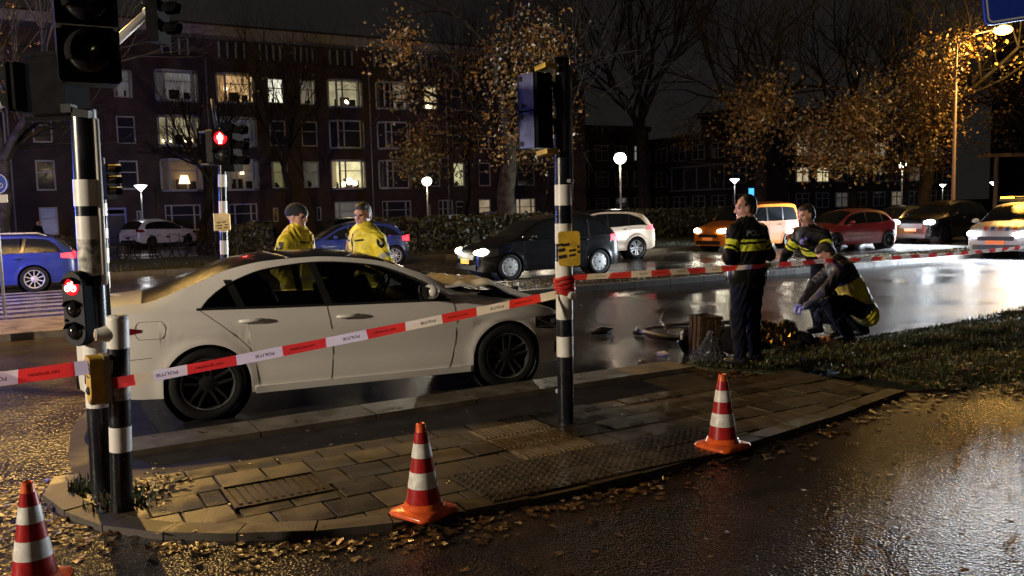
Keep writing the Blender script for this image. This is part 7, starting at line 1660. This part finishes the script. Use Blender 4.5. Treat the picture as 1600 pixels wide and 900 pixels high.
tree('autumn_tree', 'right hand tree with leaves glowing golden beside the sodium lamp', (21.2, 44, 0), 15, .36, 45, 8500, (3.6, 9.0), (-2.6, 4.0), (.5, 0), 5, .36, .13, .95, None, .3, 'bark', 90, .5)
tree('bare_tree', 'tall bare dark tree between the central lamp and the wing of houses', (8.2, 52, 0), 19, .42, 57, 0, lean=(-.3, 0), depth=5, first=.34, upward=.55, spread=.7)
tree('bare_tree', 'bare dark tree at far left behind the round blue sign', (-15.6, 26, 0), 12, .30, 63, 90, (3, 12), lean=(.2, 0), depth=5, first=.30, upward=.5, spread=.75, leaf_sz=.10)
tree('bare_tree', 'slender leaning tree before the bay window with the lit lamp shade', (-16.1, 44.5, 0), 10, .20, 71, 80, (2, 10), lean=(.7, 0), depth=4, first=.40, upward=.5, spread=.7, leaf_sz=.12)
tree('bare_tree', 'thin bare tree rising above the officer in the beanie', (-12.2, 47.5, 0), 12, .20, 77, 60, (3, 11), lean=(-.2, 0), depth=4, first=.42, upward=.6, spread=.6, leaf_sz=.12)
tree('bare_tree', 'thin dark tree between the globe lamp and the thick plane tree', (-2.6, 51, 0), 13, .20, 83, 700, (4, 11), lean=(.1, 0), depth=4, first=.38, upward=.5, spread=.7, leaf_sz=.15)
tree('autumn_tree', 'half bare tree beyond the sodium lamp at the right edge', (32.5, 52, 0), 15, .32, 91, 2200, (3, 10), (-5, 3), lean=(.2, 0), depth=5, first=.34, upward=.35, spread=.9, leaf_sz=.14)
tree('bare_tree', 'bare tree far behind, right of the standing officers', (26.5, 66, 0), 20, .38, 97, 500, (4, 12), lean=(0, 0), depth=5, first=.34, upward=.5, spread=.75, leaf_sz=.2)
def hedge(label, pts, w, h, seed, name='hedge', n=2600, lsz=.10):
    pr = random.Random(seed); P_ = [Vector(p) for p in pts]; o = thing(name, label, 'hedge', P_[0], 0); core = MB(); lm = MB(); tot = sum((b - a).length for a, b in zip(P_, P_[1:]))
    rows = []
    for a, b in zip(P_, P_[1:]):
        d = (b - a); L_ = d.length; d.normalize(); nv = Vector((-d.y, d.x, 0)); m_ = max(3, int(L_ / .5))
        for i in range(m_ + 1):
            p = a + d * L_ * i / m_ - P_[0]; hh = h * (1 + .05 * math.sin(i * 1.7 + seed) + pr.uniform(-.03, .03)); e = .82
            rows.append([p - nv * w / 2 * e + Vector((0, 0, .02)), p - nv * w / 2 * e * 1.05 + Vector((0, 0, hh * .5)), p - nv * w / 2 * e * .9 + Vector((0, 0, hh * .92)), p + Vector((0, 0, hh * .95)), p + nv * w / 2 * e * .9 + Vector((0, 0, hh * .92)), p + nv * w / 2 * e + Vector((0, 0, .02))])
        for _ in range(int(n * L_ / tot)):
            u = pr.random(); p = a + d * L_ * u - P_[0]; f = pr.random()
            if f < .66: q = p - nv * (w / 2 + pr.gauss(0, .05)) + Vector((0, 0, h * pr.random()))
            else: q = p + nv * w * (pr.random() - .5) + Vector((0, 0, h + pr.gauss(0, .06)))
            s_ = lsz * pr.uniform(.6, 1.4); A_ = Vector((pr.gauss(0, 1), pr.gauss(0, 1), pr.gauss(0, 1))).normalized(); B_ = A_.cross(Vector((pr.gauss(0, 1), pr.gauss(0, 1), pr.gauss(0, 1)))).normalized()
            lm.add([q - A_ * s_, q - B_ * s_ * .6, q + A_ * s_, q + B_ * s_ * .6], [(0, 1, 2), (0, 2, 3)])
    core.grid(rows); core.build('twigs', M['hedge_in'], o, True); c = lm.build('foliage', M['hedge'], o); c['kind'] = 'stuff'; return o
hedge('brown leaved hedge across the middle, behind the dark people carrier', [(-6.2, 34.4, 0), (3.6, 40.2, 0)], 1.2, 1.42, 3, n=5200)
hedge('long clipped hedge behind the champagne crossover and orange car', [(3.8, 40.3, 0), (15, 46.8, 0)], 1.2, 1.45, 5, n=5200)
hedge('small rounded bush behind the officer in the beanie', [(-12.6, 37.2, 0), (-10.8, 38.2, 0)], 1.4, 1.25, 8, 'bush', 1400)
hedge('low dark hedge before the parked bicycles at left', [(-21.0, 31.5, 0), (-17.0, 33.8, 0)], 1.0, 1.0, 11, n=1800)
